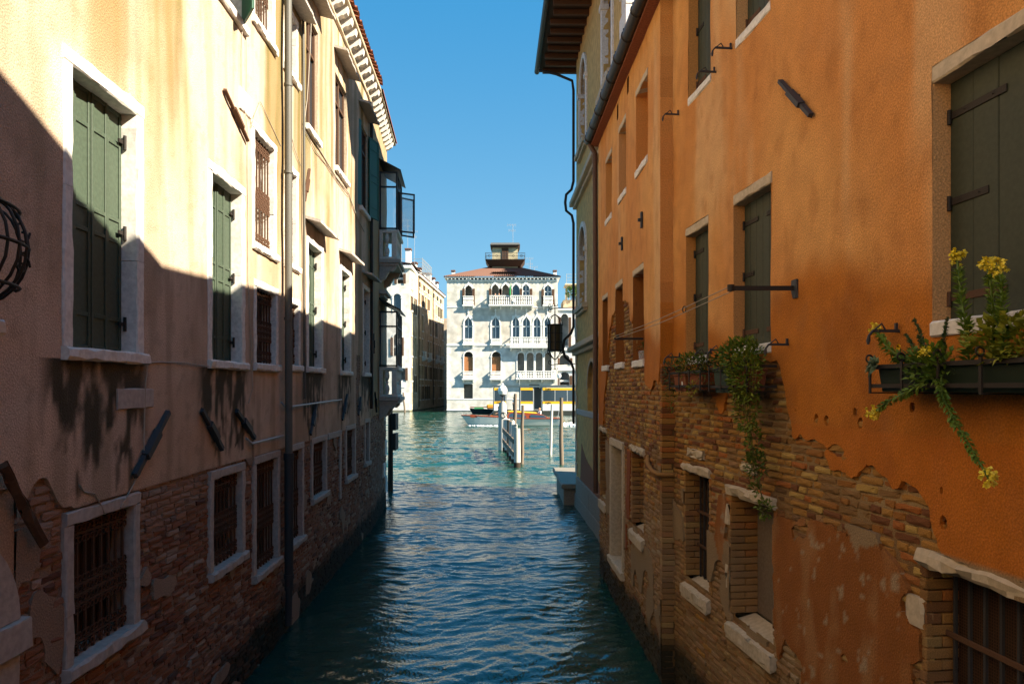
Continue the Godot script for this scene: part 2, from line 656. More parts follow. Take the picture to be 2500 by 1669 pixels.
func materials() -> void:
	TX.grit = noise_tex(0.06, 0.72, 1.0, 3)
	TX.fine = noise_tex(0.075, 0.70, 1.0, 5)
	TX.blotch = noise_tex(0.012, 0.80, 1.0, 7)
	TX.vein = noise_tex(0.02, 0.86, 1.0, 9, 512, FastNoiseLite.TYPE_SIMPLEX, 5)
	TX.ripple = noise_tex(0.02, 0.0, 1.0, 11, 512, FastNoiseLite.TYPE_SIMPLEX_SMOOTH, 3)
	mat("cream_plaster", Color(1, 1, 1), 0.95, "fine", 1.6, "grit", 1.6, 1.6, true)
	mat("orange_plaster", Color(1, 1, 1), 0.95, "fine", 1.6, "grit", 1.6, 1.3, true)
	mat("mortar", Color(1, 1, 1), 0.97, "grit", 2.2, "grit", 2.2, 0.9, true)
	mat("brick", Color(1, 1, 1), 0.92, "grit", 3.0, "grit", 3.0, 0.5, true)
	mat("stone", Color(0.80, 0.77, 0.71), 0.8, "vein", 1.3, "grit", 1.3, 0.2)
	mat("stone_grey", Color(0.50, 0.45, 0.40), 0.85, "vein", 1.1, "grit", 1.1, 0.4)
	mat("stone_dark", Color(0.27, 0.245, 0.20), 0.85, "vein", 1.1, "grit", 1.1, 0.5)
	mat("stone_warm", Color(0.58, 0.48, 0.34), 0.85, "vein", 1.3, "grit", 1.3, 0.5)
	mat("stone_far", Color(0.72, 0.72, 0.69), 0.8)
	mat("shutter_grey", Color(0.066, 0.094, 0.064), 0.6, "vein", 2.0)
	mat("shutter_dark", Color(0.044, 0.054, 0.034), 0.6, "vein", 2.0)
	mat("shutter_green", Color(0.008, 0.115, 0.058), 0.45, "fine", 1.0)
	mat("wood_brown", Color(0.10, 0.050, 0.026), 0.7, "vein", 3.0)
	mat("wood_orange", Color(0.42, 0.18, 0.07), 0.7, "vein", 0.8)
	mat("wood_dark", Color(0.045, 0.030, 0.020), 0.8, "vein", 3.0)
	mat("wood_weathered", Color(0.20, 0.155, 0.115), 0.9, "vein", 2.0, "grit", 2.0, 0.5)
	mat("wood_white", Color(0.55, 0.54, 0.50), 0.8, "vein", 2.0, "grit", 2.0, 0.4)
	mat("iron", Color(0.030, 0.024, 0.020), 0.65, "grit", 4.0)
	mat("iron_grey", Color(0.055, 0.055, 0.060), 0.6, "grit", 4.0)
	mat("iron_rust", Color(0.13, 0.065, 0.036), 0.8, "grit", 4.0)
	mat("lead", Color(0.15, 0.145, 0.125), 0.5, "grit", 2.0)
	mat("lead_dark", Color(0.045, 0.036, 0.030), 0.45, "grit", 2.0)
	mat("zinc", Color(0.35, 0.36, 0.37), 0.4)
	mat("cable", Color(0.40, 0.35, 0.28), 0.7)
	mat("ink", Color(0.02, 0.016, 0.012), 0.9)
	mat("roof_far", Color(0.17, 0.088, 0.064), 0.9, "grit", 0.3)
	mat("boards_dark", Color(0.045, 0.022, 0.014), 0.85, "vein", 2.0)
	mat("curtain", Color(0.40, 0.35, 0.29), 0.9, "fine", 1.0)
	mat("roof_tile", Color(0.34, 0.115, 0.055), 0.9, "grit", 0.8)
	mat("terracotta", Color(0.26, 0.085, 0.035), 0.85, "grit", 3.0)
	mat("pot_green", Color(0.035, 0.065, 0.050), 0.6, "grit", 3.0)
	mat("pot_dark", Color(0.008, 0.018, 0.011), 0.5)
	mat("yellow_plaster", Color(0.66, 0.43, 0.15), 0.95, "blotch", 0.6, "grit", 0.6, 0.8)
	mat("tan_plaster", Color(1, 1, 1), 0.95, "fine", 1.4, "grit", 1.4, 0.8, true)
	mat("white_plaster", Color(1, 1, 1), 0.95, "blotch", 0.12, "", 1.0, 0.3, true)
	mat("white_paint", Color(0.72, 0.72, 0.70), 0.4)
	mat("grey_paint", Color(0.30, 0.33, 0.34), 0.5)
	mat("yellow_paint", Color(0.78, 0.42, 0.02), 0.5)
	mat("varnish", Color(0.20, 0.045, 0.018), 0.2)
	mat("hull_white", Color(0.60, 0.63, 0.58), 0.3)
	mat("hull_dark", Color(0.03, 0.035, 0.03), 0.7)
	mat("foam", Color(0.85, 0.87, 0.86), 0.9)
	mat("cloth", Color(1, 1, 1), 0.9, "", 1.0, "", 1.0, 0.3, true)
	mat("globe", Color(0.80, 0.79, 0.76), 0.25)
	mat("lantern_glass", Color(0.075, 0.050, 0.022), 0.4)
	var g := mat("glass", Color(0.02, 0.03, 0.04), 0.03)
	g.metallic_specular = 0.9
	var gf := mat("glass_far", Color(0.03, 0.05, 0.07), 0.08)
	gf.metallic_specular = 0.9
	var pane := mat("pane", Color(0.75, 0.85, 0.9), 0.02)
	pane.transparency = BaseMaterial3D.TRANSPARENCY_ALPHA
	pane.albedo_color.a = 0.12
	var lf := mat("leaf", Color(1, 1, 1), 0.55, "", 1.0, "", 1.0, 0.3, true)
	lf.backlight_enabled = true
	lf.backlight = Color(0.25, 0.3, 0.08)
	var wt := mat("water", Color(0.011, 0.056, 0.042), 0.035, "", 1.0, "ripple", 1.5, 0.30)
	wt.metallic_specular = 0.9


func water_height(waves: Array, x: float, z: float, cut: float) -> Vector3:
	var h := 0.0
	var gx := 0.0
	var gz := 0.0
	for w: Array in waves:
		var k: float = w[0]
		var fade := clampf(6.2832 / k / cut - 1.0, 0.0, 1.0)
		if fade <= 0.0:
			continue
		var ph: float = k * (w[1] * x + w[2] * z) + w[4]
		var a: float = w[3] * fade
		var s := sin(ph)
		h += a * s
		var g := a * k * cos(ph)
		gx += g * w[1]
		gz += g * w[2]
	return Vector3(gx, h, gz)


func water_sheet(b: MB, rows: PackedFloat32Array, cols: Callable, waves: Array) -> void:
	var nc := 0
	var base := b.v.size()
	for q in rows.size():
		var xs: PackedFloat32Array = cols.call(rows[q])
		nc = xs.size()
		var d := rows[q]
		var cut := maxf(0.045, 0.0036 * absf(d))
		for x in xs:
			# gusts: the ripples come in patches
			var gust := (0.8 + 0.5 * nA.get_noise_2d(x * 0.2, d * 0.3)) * (1.0 + 0.9 * smoothstep(20.0, 45.0, d))
			var h := water_height(waves, x + 0.25 * nA.get_noise_2d(x * 0.5, d * 0.5 + 9.0), -d + 0.35 * nA.get_noise_2d(x * 0.35 + 30.0, d * 0.35), cut)
			b.v.append(V(x, WATER + h.y * gust, -d))
			b.n.append(V(-h.x * gust, 1, -h.z * gust).normalized())
			b.c.append(Color.WHITE)
	for q in rows.size() - 1:
		for k in nc - 1:
			var a := base + q * nc + k
			for w: int in [a, a + nc, a + 1, a + 1, a + nc, a + nc + 1]:
				b.i.append(w)


func water() -> void:
	rng.seed = 77
	var waves := []
	for q: Array in [[4.6, 0.012, 0.7], [3.1, 0.010, 0.5], [2.2, 0.008, 0.9], [1.6, 0.007, 0.6], [1.15, 0.0065, 0.9], [0.9, 0.005, 0.7], [0.72, 0.0045, 1.2], [0.58, 0.0044, 0.8], [0.47, 0.0042, 1.2], [0.39, 0.0038, 0.9], [0.33, 0.0033, 0.5], [0.27, 0.0028, 1.2], [0.225, 0.0024, 0.7], [0.19, 0.0020, 1.3], [0.165, 0.0017, 0.8], [0.14, 0.0014, 1.0], [0.12, 0.0011, 0.6], [0.105, 0.0009, 1.2], [0.51, 0.0040, 0.3], [0.3, 0.003, 0.3]]:
		var an: float = rng.randf_range(-1, 1) * q[2]
		waves.append([TAU / q[0], sin(an), cos(an), q[1], rng.randf() * TAU])
	var b := MB.new()
	var rows := PackedFloat32Array()
	var d := -14.0
	while d < 22.6:
		rows.append(d)
		d += 0.4 if d < 2.0 else (0.09 if d < 7.5 else maxf(0.034, 0.0036 * d))
	rows.append(22.6)
	water_sheet(b, rows, func(_d: float) -> PackedFloat32Array:
		var xs := PackedFloat32Array()
		for q in 181:
			xs.append(-4.6 + 8.2 * q / 180.0)
		return xs, waves)
	rows = PackedFloat32Array()
	d = 22.6
	while d < 170.0:
		rows.append(d)
		d += 0.0036 * d
	rows.append(170.0)
	water_sheet(b, rows, func(dd: float) -> PackedFloat32Array:
		var xs := PackedFloat32Array()
		for q in 301:
			var u := (q - 150) / 150.0
			xs.append(u * (0.42 + 0.58 * u * u) * (0.72 * dd + 14.0))
		return xs, waves)
	var o := structure(part("canal_water", b, M.water, self))
	o.set_meta("label", "rippled blue and green canal water")
	var s := MB.new()
	s.quad(V(-140, -4.4, 16), V(140, -4.4, 16), V(140, -4.4, -176), V(-140, -4.4, -176))
	structure(part("canal_bed", s, mat("mud", Color(0.02, 0.03, 0.02), 1.0), self))


# ---------------------------------------------------------------- pieces of the house fronts

func ring_pts(cx: float, cy: float, z: float, r: float, k := 9, turn := TAU) -> Array:
	var out := []
	for q in k:
		out.append(V(cx + r * cos(turn * q / k), cy + r * sin(turn * q / k), z))
	return out


func grille(win: Node3D, x0: float, x1: float, y0: float, y1: float, z: float, m: Material, bands := true) -> void:
	var k := maxi(4, int(round((x1 - x0) / 0.115)))
	for q in k:
		var x := x0 + (x1 - x0) * (q + 0.5) / k
		var b := MB.new()
		b.box(V(x - 0.009, y0, z - 0.009), V(x + 0.009, y1, z + 0.009))
		part("bar", b, m, win)
	if not bands:
		return
	var w := (x1 - x0) / k
	var spots := [y0 + 0.10, lerpf(y0, y1, 0.45), y1 - 0.10]
	for at in 3:
		var s := MB.new()
		var y: float = spots[at]
		var two := at == 1
		for e: float in ([-0.075, 0.0, 0.075] if two else [0.0]):
			s.box(V(x0, y + e - 0.008, z - 0.014), V(x1, y + e + 0.008, z + 0.012))
		for q in k:
			var x := x0 + w * (q + 0.5)
			for e: float in ([-0.115, -0.037, 0.037, 0.115] if two else [-0.045, 0.045]):
				s.tube(ring_pts(x - w * 0.24, y + e, z + 0.008, w * 0.2, 8), 0.0065, 4, Color.WHITE, true)
				s.tube(ring_pts(x + w * 0.24, y + e, z + 0.008, w * 0.2, 8), 0.0065, 4, Color.WHITE, true)
		part("scrollwork", s, m, win)


func stone_frame(win: Node3D, x0: float, x1: float, y0: float, y1: float, w: float, deep: float, sill: float, m: Material) -> void:
	var b := MB.new()
	b.stone(V(x0, y1 - w, -deep), V(x1, y1, 0.014), rng)
	part("lintel", b, m, win)
	for s in 2:
		b = MB.new()
		var a := x0 if s == 0 else x1 - w
		# the jamb is two or three blocks
		var cut := lerpf(y0, y1 - w, rng.randf_range(0.35, 0.65))
		b.stone(V(a, y0, -deep), V(a + w, cut - 0.002, 0.012), rng)
		b.stone(V(a, cut + 0.002, -deep), V(a + w, y1 - w - 0.001, 0.012), rng)
		part("jamb", b, m, win)
	b = MB.new()
	b.stone(V(x0 - 0.015, y0 - sill, -deep), V(x1 + 0.03, y0 - 0.001, 0.055), rng, 0.006, 0.012)
	part("sill", b, m, win)


func panel_leaf(x0: float, x1: float, y0: float, y1: float, z: float) -> MB:
	var b := MB.new()
	var s := 0.035
	b.box(V(x0 + 0.002, y0, z - 0.03), V(x1 - 0.002, y1, z - 0.012))
	b.bev(V(x0 + 0.002, y0, z - 0.012), V(x0 + s, y1, z), 0.004)
	b.bev(V(x1 - s, y0, z - 0.012), V(x1 - 0.002, y1, z), 0.004)
	for t: float in [0.0, 0.13, 0.46, 0.55, 0.87, 1.0]:
		var y := lerpf(y0 + s / 2.0, y1 - s / 2.0, t)
		b.bev(V(x0 + s, y - s / 2.0, z - 0.012), V(x1 - s, y + s / 2.0, z - 0.001), 0.004)
	return b


func hood(win: Node3D, x0: float, x1: float, y: float, out := 0.26) -> void:
	var b := MB.new()
	var k := 8
	for q in k:
		var a := lerpf(x0, x1, float(q) / k)
		var e := lerpf(x0, x1, float(q + 1) / k)
		var j := rng.randf_range(-0.012, 0.012)
		var p := PackedVector3Array()
		for zz: float in [-0.02, out + j]:
			for yy: float in [-0.035 - zz * 0.28, 0.012 - zz * 0.28]:
				p.append(V(a, y + yy, zz)); p.append(V(e, y + yy, zz))
		b.hexa(p)
	part("hood", b, M.stone_grey, win)


func shutter_window(house: Node3D, x0: float, x1: float, y0: float, y1: float, m: Material) -> Node3D:
	var win := node("window", house)
	var w := 0.115
	stone_frame(win, x0, x1, y0, y1, w, 0.16, 0.095, M.stone)
	var a := x0 + w
	var e := x1 - w
	for q in 4:
		part("shutter", panel_leaf(lerpf(a, e, q / 4.0), lerpf(a, e, (q + 1) / 4.0), y0, y1 - w, -0.115 - (0.008 if q % 2 else 0.0)), m, win)
	for t: float in [0.12, 0.5, 0.88]:
		var b := MB.new()
		var y := lerpf(y0, y1 - w, t)
		b.lathe([Vector2(0, -0.06), Vector2(0.014, -0.06), Vector2(0.014, 0.06), Vector2(0, 0.06)], V(e - 0.012, y, -0.09), 8)
		b.box(V(e - 0.09, y - 0.015, -0.112), V(e - 0.01, y + 0.015, -0.098))
		part("hinge", b, M.iron, win)
	return win


func barred_window(house: Node3D, x0: float, x1: float, y0: float, y1: float, back: Material, m: Material, w := 0.1, deep := 0.2) -> Node3D:
	var win := node("window", house)
	stone_frame(win, x0, x1, y0, y1, w, deep, 0.1, m)
	grille(win, x0 + w, x1 - w, y0, y1 - w, -0.07, M.iron_rust)
	var a := x0 + w - 0.02
	var e := x1 - w + 0.02
	var b := MB.new()
	for q in 4:
		b.bev(V(lerpf(a, e, q / 4.0) + 0.004, y0 - 0.02, -deep - 0.03), V(lerpf(a, e, (q + 1) / 4.0) - 0.004, y1 - w + 0.02, -deep + 0.005), 0.006)
	part("board", b, back, win)
	b = MB.new()
	b.box(V(a, y0 - 0.02, -deep - 0.06), V(e, y1 - w + 0.02, -deep - 0.03))
	part("casement", b, M.wood_dark, win)
	return win


func tall_casement(house: Node3D, x0: float, x1: float, y0: float, y1: float) -> Node3D:
	var win := node("window", house)
	var b := MB.new()
	b.stone(V(x0 - 0.06, y0 - 0.1, -0.1), V(x1 + 0.08, y0, 0.07), rng)
	part("sill", b, M.stone, win)
	b = MB.new()
	var mx := (x0 + x1) / 2.0
	var ty := lerpf(y0, y1, 0.72)
	for s: Array in [[x0, x0 + 0.05, y0, y1], [x1 - 0.05, x1, y0, y1], [x0 + 0.05, x1 - 0.05, y0, y0 + 0.06], [x0 + 0.05, x1 - 0.05, y1 - 0.05, y1], [x0 + 0.05, x1 - 0.05, ty, ty + 0.06], [mx - 0.03, mx + 0.03, y0 + 0.06, ty], [mx - 0.025, mx + 0.025, ty + 0.06, y1 - 0.05]]:
		b.bev(V(s[0], s[2], -0.12), V(s[1], s[3], -0.045), 0.006)
	part("frame", b, M.wood_brown, win)
	for s: Array in [[x0 + 0.05, mx - 0.03, y0 + 0.06, ty], [mx + 0.03, x1 - 0.05, y0 + 0.06, ty], [x0 + 0.05, mx - 0.025, ty + 0.06, y1 - 0.05], [mx + 0.025, x1 - 0.05, ty + 0.06, y1 - 0.05]]:
		b = MB.new()
		b.box(V(s[0], s[2], -0.1), V(s[1], s[3], -0.085))
		part("pane", b, M.glass, win)
	b = MB.new()
	reveal(x0, x1, y0, y1, 0.0, -0.2, b)
	part("jamb", b, M.stone_warm, win)
	return win


func anchor(house: Node3D, ax: float, ay: float, bx: float, by: float, m: Material, r := 0.032) -> void:
	var b := MB.new()
	var p := Vector2(ax, ay)
	var q := Vector2(bx, by)
	var d := (q - p).normalized()
	var s := Vector2(-d.y, d.x)
	var ln := (q - p).length()
	# a tapering iron with a shoulder at each third, standing off the wall
	for t: Array in [[0.0, 0.34, 0.75, 0.05], [0.34, 0.72, 1.15, 0.066], [0.72, 1.0, 0.8, 0.05]]:
		var a: Vector2 = p + d * ln * t[0]
		var e: Vector2 = p + d * ln * t[1]
		var w: Vector2 = s * r * t[2]
		var h := PackedVector3Array()
		for zz: float in [0.012, t[3]]:
			var f := 1.0 if zz < 0.02 else 0.7
			for c2: Vector2 in [a - w * f, e - w * f, a + w * f, e + w * f]:
				h.append(V(c2.x, c2.y, zz))
		b.hexa(h)
	var mid := p + d * ln * 0.5
	b.box(V(mid.x - 0.02, mid.y - 0.02, -0.02), V(mid.x + 0.02, mid.y + 0.02, 0.03))
	part("wall_anchor", b, m, house)


func cord(house: Node3D, pts: Array, r: float, m: Material, z := 0.012) -> void:
	var out := []
	for q: Array in pts:
		out.append(V(q[0], q[1], z + rng.randf_range(0.0, 0.008)))
	var b := MB.new()
	b.tube(out, r, 5)
	part("cable", b, m, house)


func smooth(a: float, b: float, x: float) -> float:
	return smoothstep(a, b, x)


# ---------------------------------------------------------------- the cream house on the left

const L_SHUT := [[5.17, 6.36, 0.30, 2.43], [7.82, 9.0, 0.31, 2.45], [12.03, 13.2, 0.36, 2.52], [14.72, 15.85, 0.36, 2.50], [17.32, 18.36, 0.38, 2.48]]
const L_BAR := [[9.27, 10.32, 1.86, 3.39], [9.34, 10.4, 0.33, 1.40], [9.27, 10.25, 4.72, 6.2], [10.72, 11.5, 1.88, 3.36], [10.76, 11.62, 0.36, 1.38], [10.7, 11.48, 4.74, 5.7]]
const L_LOW := [[5.2, 6.3, -1.98, -0.88], [7.88, 9.0, -1.98, -0.89], [9.34, 10.5, -2.38, -0.87], [10.86, 11.84, -2.34, -0.85], [12.36, 13.52, -1.86, -0.84], [15.28, 16.4, -1.88, -0.78], [17.6, 18.3, -1.78, -0.73]]
const L_TALL := [[11.98, 12.8, 4.3, 6.15], [14.25, 15.36, 4.3, 6.12], [16.95, 18.0, 4.2, 6.15]]


func l_mask(x: float, y: float) -> float:
	var nz := nB.get_noise_2d(x * 2.2, y * 2.2)
	var edge := -0.862 + 0.012 * nz
	if x < 5.3:
		edge = -0.84 + 0.24 * smooth(4.62, 4.9, x) * (1.0 - smooth(4.95, 5.2, x)) + 0.05 * nz
	var v := y - edge
	if v < 0.0 and x > 12.0:
		v = maxf(v, 0.16 * nB.get_noise_2d(x * 0.8 + 5.0, y * 0.9) - 0.075)
	if v < 0.0 and x < 5.2:
		v = maxf(v, 0.3 * nB.get_noise_2d(x * 1.6 + 5.0, y * 1.3 + 2.0) - 0.10)
	elif v < 0.0:
		v = maxf(v, 0.2 * nB.get_noise_2d(x * 1.5, y * 2.0 + 7.0) - 0.088)
	# brick shows through between the far windows
	if x > 15.9 and x < 17.3 and y < 0.75:
		v = minf(v, 0.25 * (absf(x - 16.75 - 0.2 * nz) - 0.22 - 0.1 * nz))
	return v


func l_col(x: float, y: float) -> Color:
	var base := Color(0.80, 0.605, 0.450)
	var big := nA.get_noise_2d(x * 0.35, y * 0.3 + 40.0)
	base = base.lerp(Color(0.74, 0.52, 0.355), clampf(0.35 + big * 0.8, 0.0, 1.0) * (1.0 - smooth(-0.2, 1.6, y) * 0.75))
	var fleck := nB.get_noise_2d(x * 5.0, y * 5.0)
	base = base * (1.0 + 0.09 * fleck)
	var fade := nB.get_noise_2d(x * 0.9 + 60.0, y * 0.7)
	base = base.lerp(Color(0.70, 0.56, 0.44), smooth(0.1, 0.45, fade) * 0.6)
	base = base.lerp(Color(0.46, 0.325, 0.21), smooth(-0.1, -0.45, fade) * 0.6)
	base = base.lerp(Color(0.40, 0.31, 0.20), smooth(0.02, 0.35, nB.get_noise_2d(x * 4.5 + 9.0, y * 0.45)) * 0.5)
	base = base.lerp(Color(0.33, 0.27, 0.18), smooth(0.22, 0.42, nB.get_noise_2d(x * 9.0 + 31.0, y * 9.0)) * 0.3)
	# ochre and green streaks that rain left from above
	var col := nB.get_noise_2d(x * 1.35 + 3.0, y * 0.10)
	var st := smooth(0.08, 0.42, col + 0.12 * nB.get_noise_2d(x * 7.0, y * 0.8)) * smooth(0.9, 3.4, y)
	base = base.lerp(Color(0.34, 0.225, 0.075), st * 0.85)
	var st2 := smooth(0.16, 0.42, nB.get_noise_2d(x * 2.1 + 13.0, y * 0.14)) * smooth(2.2, 4.2, y)
	base = base.lerp(Color(0.22, 0.18, 0.055), st2 * 0.8)
	if x > 15.5:
		var st3 := smooth(0.0, 0.45, nB.get_noise_2d(x * 3.0, y * 0.2) + 0.1) * smooth(-1.0, 1.0, y)
		base = base.lerp(Color(0.30, 0.23, 0.12), st3 * 0.6)
	# moss and soot below the sills
	for s: Array in L_SHUT:
		var u: float = (x - (s[0] - 0.12)) / (s[1] - s[0] + 0.2)
		if u > -0.15 and u < 1.15:
			var top: float = s[2] - 0.09
			var run := nB.get_noise_2d(x * 6.5 + s[0], y * 0.7)
			var ln: float = 0.85 + 0.7 * run
			var t: float = (top - y) / ln
			if t > 0.0 and t < 1.0:
				var e := smooth(-0.15, 0.02, u) * (1.0 - smooth(0.88, 1.08, u))
				var mk := smooth(-0.2, 0.35, nB.get_noise_2d(x * 11.0, y * 3.2 + 3.0) + 0.50 - 0.60 * t)
				base = base.lerp(Color(0.042, 0.040, 0.016), mk * e * 0.93)
	for s: Array in [[6.15, -0.75], [8.17, -0.68], [9.29, -0.62], [12.2, -0.76], [14.82, -0.63]]:
		if absf(x - s[0]) < 0.07 and y < s[1] + 0.25:
			base = base.lerp(Color(0.06, 0.055, 0.02), 0.7 * (1.0 - smooth(0.02, 0.07, absf(x - s[0]) + 0.02 * nB.get_noise_2d(x * 9.0, y * 4.0))))
	if y < -0.87:
		base = base.lerp(Color(0.36, 0.26, 0.19), 0.8)
	return base


func l_mortar(x: float, y: float) -> Color:
	var t := nB.get_noise_2d(x * 2.0, y * 2.0)
	var c := Color(0.40, 0.31, 0.25).lerp(Color(0.28, 0.18, 0.13), clampf(0.5 + t, 0.0, 1.0))
	return wet(c, x, y)


func wet(c: Color, x: float, y: float) -> Color:
	# weed and slime of the tide line
	var t := smooth(-2.95, -3.25, y + 0.16 * nB.get_noise_2d(x * 2.0, y * 2.0))
	return c.lerp(Color(0.018, 0.020, 0.010), t * 0.92)


func l_brick(x: float, y: float, r: float) -> Color:
	var pale := smooth(-1.35, -0.95, y + 0.3 * nB.get_noise_2d(x * 1.2, y * 1.2))
	var c := Color(0.28, 0.105, 0.055).lerp(Color(0.36, 0.185, 0.105), r)
	if r > 0.86:
		c = Color(0.44, 0.32, 0.23)
	elif r < 0.14:
		c = Color(0.15, 0.075, 0.05)
	c = c.lerp(Color(0.45, 0.33, 0.25), pale * 0.6)
	c = c.lerp(Color(0.40, 0.30, 0.24), clampf(0.8 * nB.get_noise_2d(x * 0.9 + 20.0, y * 0.9) , 0.0, 0.5))
	return wet(c, x, y)


func cream_house() -> void:
	rng.seed = 5
	var h := thing("cream_house", "long cream stucco house with grey green shutters and bare brick above the water", "house")
	along(h, -3.0, -0.0294, 1.0)
	var ops := []
	for s: Array in L_SHUT:
		ops.append(rect(s[0], s[1], s[2] - 0.095, s[3]))
	for s: Array in L_BAR + L_LOW:
		ops.append(rect(s[0], s[1], s[2] - 0.1, s[3]))
	for s: Array in L_TALL:
		ops.append(rect(s[0], s[1], s[2], s[3]))
	ops.append(rect(7.8, 9.0, 4.3, 6.2))
	ops.append(rect(3.4, 4.45, 0.32, 1.25))
	ops.append(rect(2.4, 4.66, -3.7, -0.62))
	coat(h, -3.0, 18.5, -3.8, 7.2, 0.036, 7.0, ops, l_mask, l_col, M.cream_plaster, M.mortar, l_mortar, 0.010)
	bricks(h, 0.5, 18.5, -3.75, -0.55, ops, l_mask, l_brick, 300, palette("left_brick", [Color(0.28, 0.105, 0.055), Color(0.34, 0.155, 0.085), Color(0.43, 0.25, 0.16), Color(0.17, 0.08, 0.055), Color(0.44, 0.32, 0.24), Color(0.08, 0.05, 0.03)]), 41)
	bricks(h, 15.8, 17.4, -0.55, 0.8, ops, l_mask, l_brick, 0, [], 43)
	var b := MB.new()
	b.box(V(-3.0, -4.3, -7.0), V(18.5, 7.5, -0.45))
	part("wall", b, M.stone_grey, h)
	for s: Array in L_SHUT:
		var w := shutter_window(h, s[0], s[1], s[2], s[3], M.shutter_grey)
		if s[0] > 11.0:
			hood(w, s[0] - 0.12, s[1] + 0.16, s[3] + 0.27)
	for q in L_BAR.size():
		var s: Array = L_BAR[q]
		barred_window(h, s[0], s[1], s[2], s[3], M.curtain if q % 3 != 1 else M.boards_dark, M.stone)
	barred_window(h, 3.4, 4.45, 0.42, 1.25, M.boards_dark, M.stone)
	hood(h, 10.55, 11.66, 5.85)
	for s: Array in L_LOW:
		barred_window(h, s[0], s[1], s[2], s[3], M.boards_dark, M.stone_grey)
	for q in 3:
		var s: Array = L_TALL[q]
		var w := tall_casement(h, s[0], s[1], s[2], s[3])
		hood(w, s[0] - 0.15, s[1] + 0.2, s[3] + 0.45)
		if q == 2:
			for e: Array in [[s[0] - 0.02, 1.0], [s[1] + 0.02, 0.5]]:
				var sh := part("shutter", panel_leaf(0.0, 0.52, s[2], s[3], 0.02), M.shutter_green, w)
				sh.position = V(e[0], 0, 0.03)
				sh.rotation.y = PI - 0.22 if e[1] > 0.7 else -0.3
	# green shutters high up, one leaf ajar
	var gw := node("window", h)
	stone_frame(gw, 7.8, 9.0, 4.4, 6.2, 0.1, 0.16, 0.1, M.stone)
	part("shutter", panel_leaf(7.9, 8.42, 4.4, 6.1, -0.05), M.shutter_green, gw)
	var lf := part("shutter", panel_leaf(-0.5, 0.0, 4.38, 6.1, 0.0), M.shutter_green, gw)
	lf.position = V(8.92, 0, 0.02)
	lf.rotation.y = 0.55
	# cornice: stone brackets, slab, tiles
	var slab := MB.new()
	slab.stone(V(-3.0, 7.42, -0.3), V(18.45, 7.50, 0.27), rng, 0.003, 0.01, Color.WHITE, 0.4)
	slab.stone(V(-3.0, 7.10, -0.1), V(18.45, 7.18, 0.05), rng, 0.003, 0.01, Color.WHITE, 0.4)
	part("cornice", slab, M.stone_warm, h)
	var br := MB.new()
	var prof := PackedVector2Array([Vector2(0, 0.0), Vector2(0.05, 0.01), Vector2(0.10, 0.05), Vector2(0.16, 0.06), Vector2(0.22, 0.10), Vector2(0.235, 0.17), Vector2(0.235, 0.24), Vector2(0, 0.24)])
	br.prism(prof, -0.075, 0.075)
	var bm := br.mesh(M.stone)
	var x := 8.2
	while x < 18.4:
		inst("bracket", bm, h, Transform3D(Basis(Vector3.UP, -PI / 2), V(x, 7.18, 0)))
		x += 0.44
	var rt := MB.new()
	for q in 7:
		var a0 := PI * q / 7.0
		var a1 := PI * (q + 1) / 7.0
		rt.quad_o(V(-cos(a0) * 0.085, sin(a0) * 0.06, 0.06), V(-cos(a1) * 0.085, sin(a1) * 0.06, 0.06), V(-cos(a1) * 0.075, sin(a1) * 0.05 + 0.2, -0.5), V(-cos(a0) * 0.075, sin(a0) * 0.05 + 0.2, -0.5), V(-cos(a0), sin(a0), 0))
	var rm := rt.mesh(M.roof_tile)
	x = 8.0
	while x < 18.4:
		inst("roof_tile", rm, h, Transform3D(Basis(), V(x, 7.53, 0.28 + rng.randf_range(-0.02, 0.02))))
		x += 0.19
	var rf := MB.new()
	rf.quad_o(V(-3, 7.51, 0.24), V(18.45, 7.51, 0.24), V(18.45, 9.0, -3.6), V(-3, 9.0, -3.6), Vector3.UP)
	rf.quad_o(V(-3, 9.0, -3.6), V(18.45, 9.0, -3.6), V(18.45, 7.5, -7.0), V(-3, 7.5, -7.0), Vector3.UP)
	part("roof", rf, M.roof_tile, h)
	# downpipes
	var dp := MB.new()
	dp.tube([V(10.56, 7.2, 0.10), V(10.58, 3.0, 0.10), V(10.60, -0.95, 0.10)], 0.055, 12)
	for y: float in [6.9, 4.35, 1.0, 3.1]:
		dp.lathe([Vector2(0.055, -0.02), Vector2(0.062, -0.02), Vector2(0.062, 0.02), Vector2(0.055, 0.02)], V(10.57, y, 0.10), 12)
	part("downpipe", dp, M.lead, h)
	dp = MB.new()
	dp.tube([V(10.60, -0.95, 0.10), V(10.61, -2.9, 0.10)], 0.064, 12)
	dp.lathe([Vector2(0.064, -0.03), Vector2(0.075, -0.03), Vector2(0.075, 0.03), Vector2(0.064, 0.03)], V(10.61, -2.7, 0.10), 12)
	dp.lathe([Vector2(0.064, -0.05), Vector2(0.074, -0.05), Vector2(0.074, 0.05), Vector2(0.064, 0.05)], V(10.60, -0.98, 0.10), 12)
	dp.tube([V(10.61, -2.9, 0.10), V(10.61, -3.4, 0.09)], 0.05, 10)
	part("downpipe", dp, M.iron_grey, h)
	dp = MB.new()
	dp.tube([V(11.62, 7.1, 0.04), V(11.7, 4.0, 0.04), V(11.72, 1.0, 0.04), V(11.76, -0.16, 0.04)], 0.022, 8)
	part("downpipe", dp, M.lead, h)
	dp = MB.new()
	dp.tube([V(18.3, 7.1, 0.05), V(18.35, -0.5, 0.05)], 0.04, 8)
	part("downpipe", dp, M.lead_dark, h)
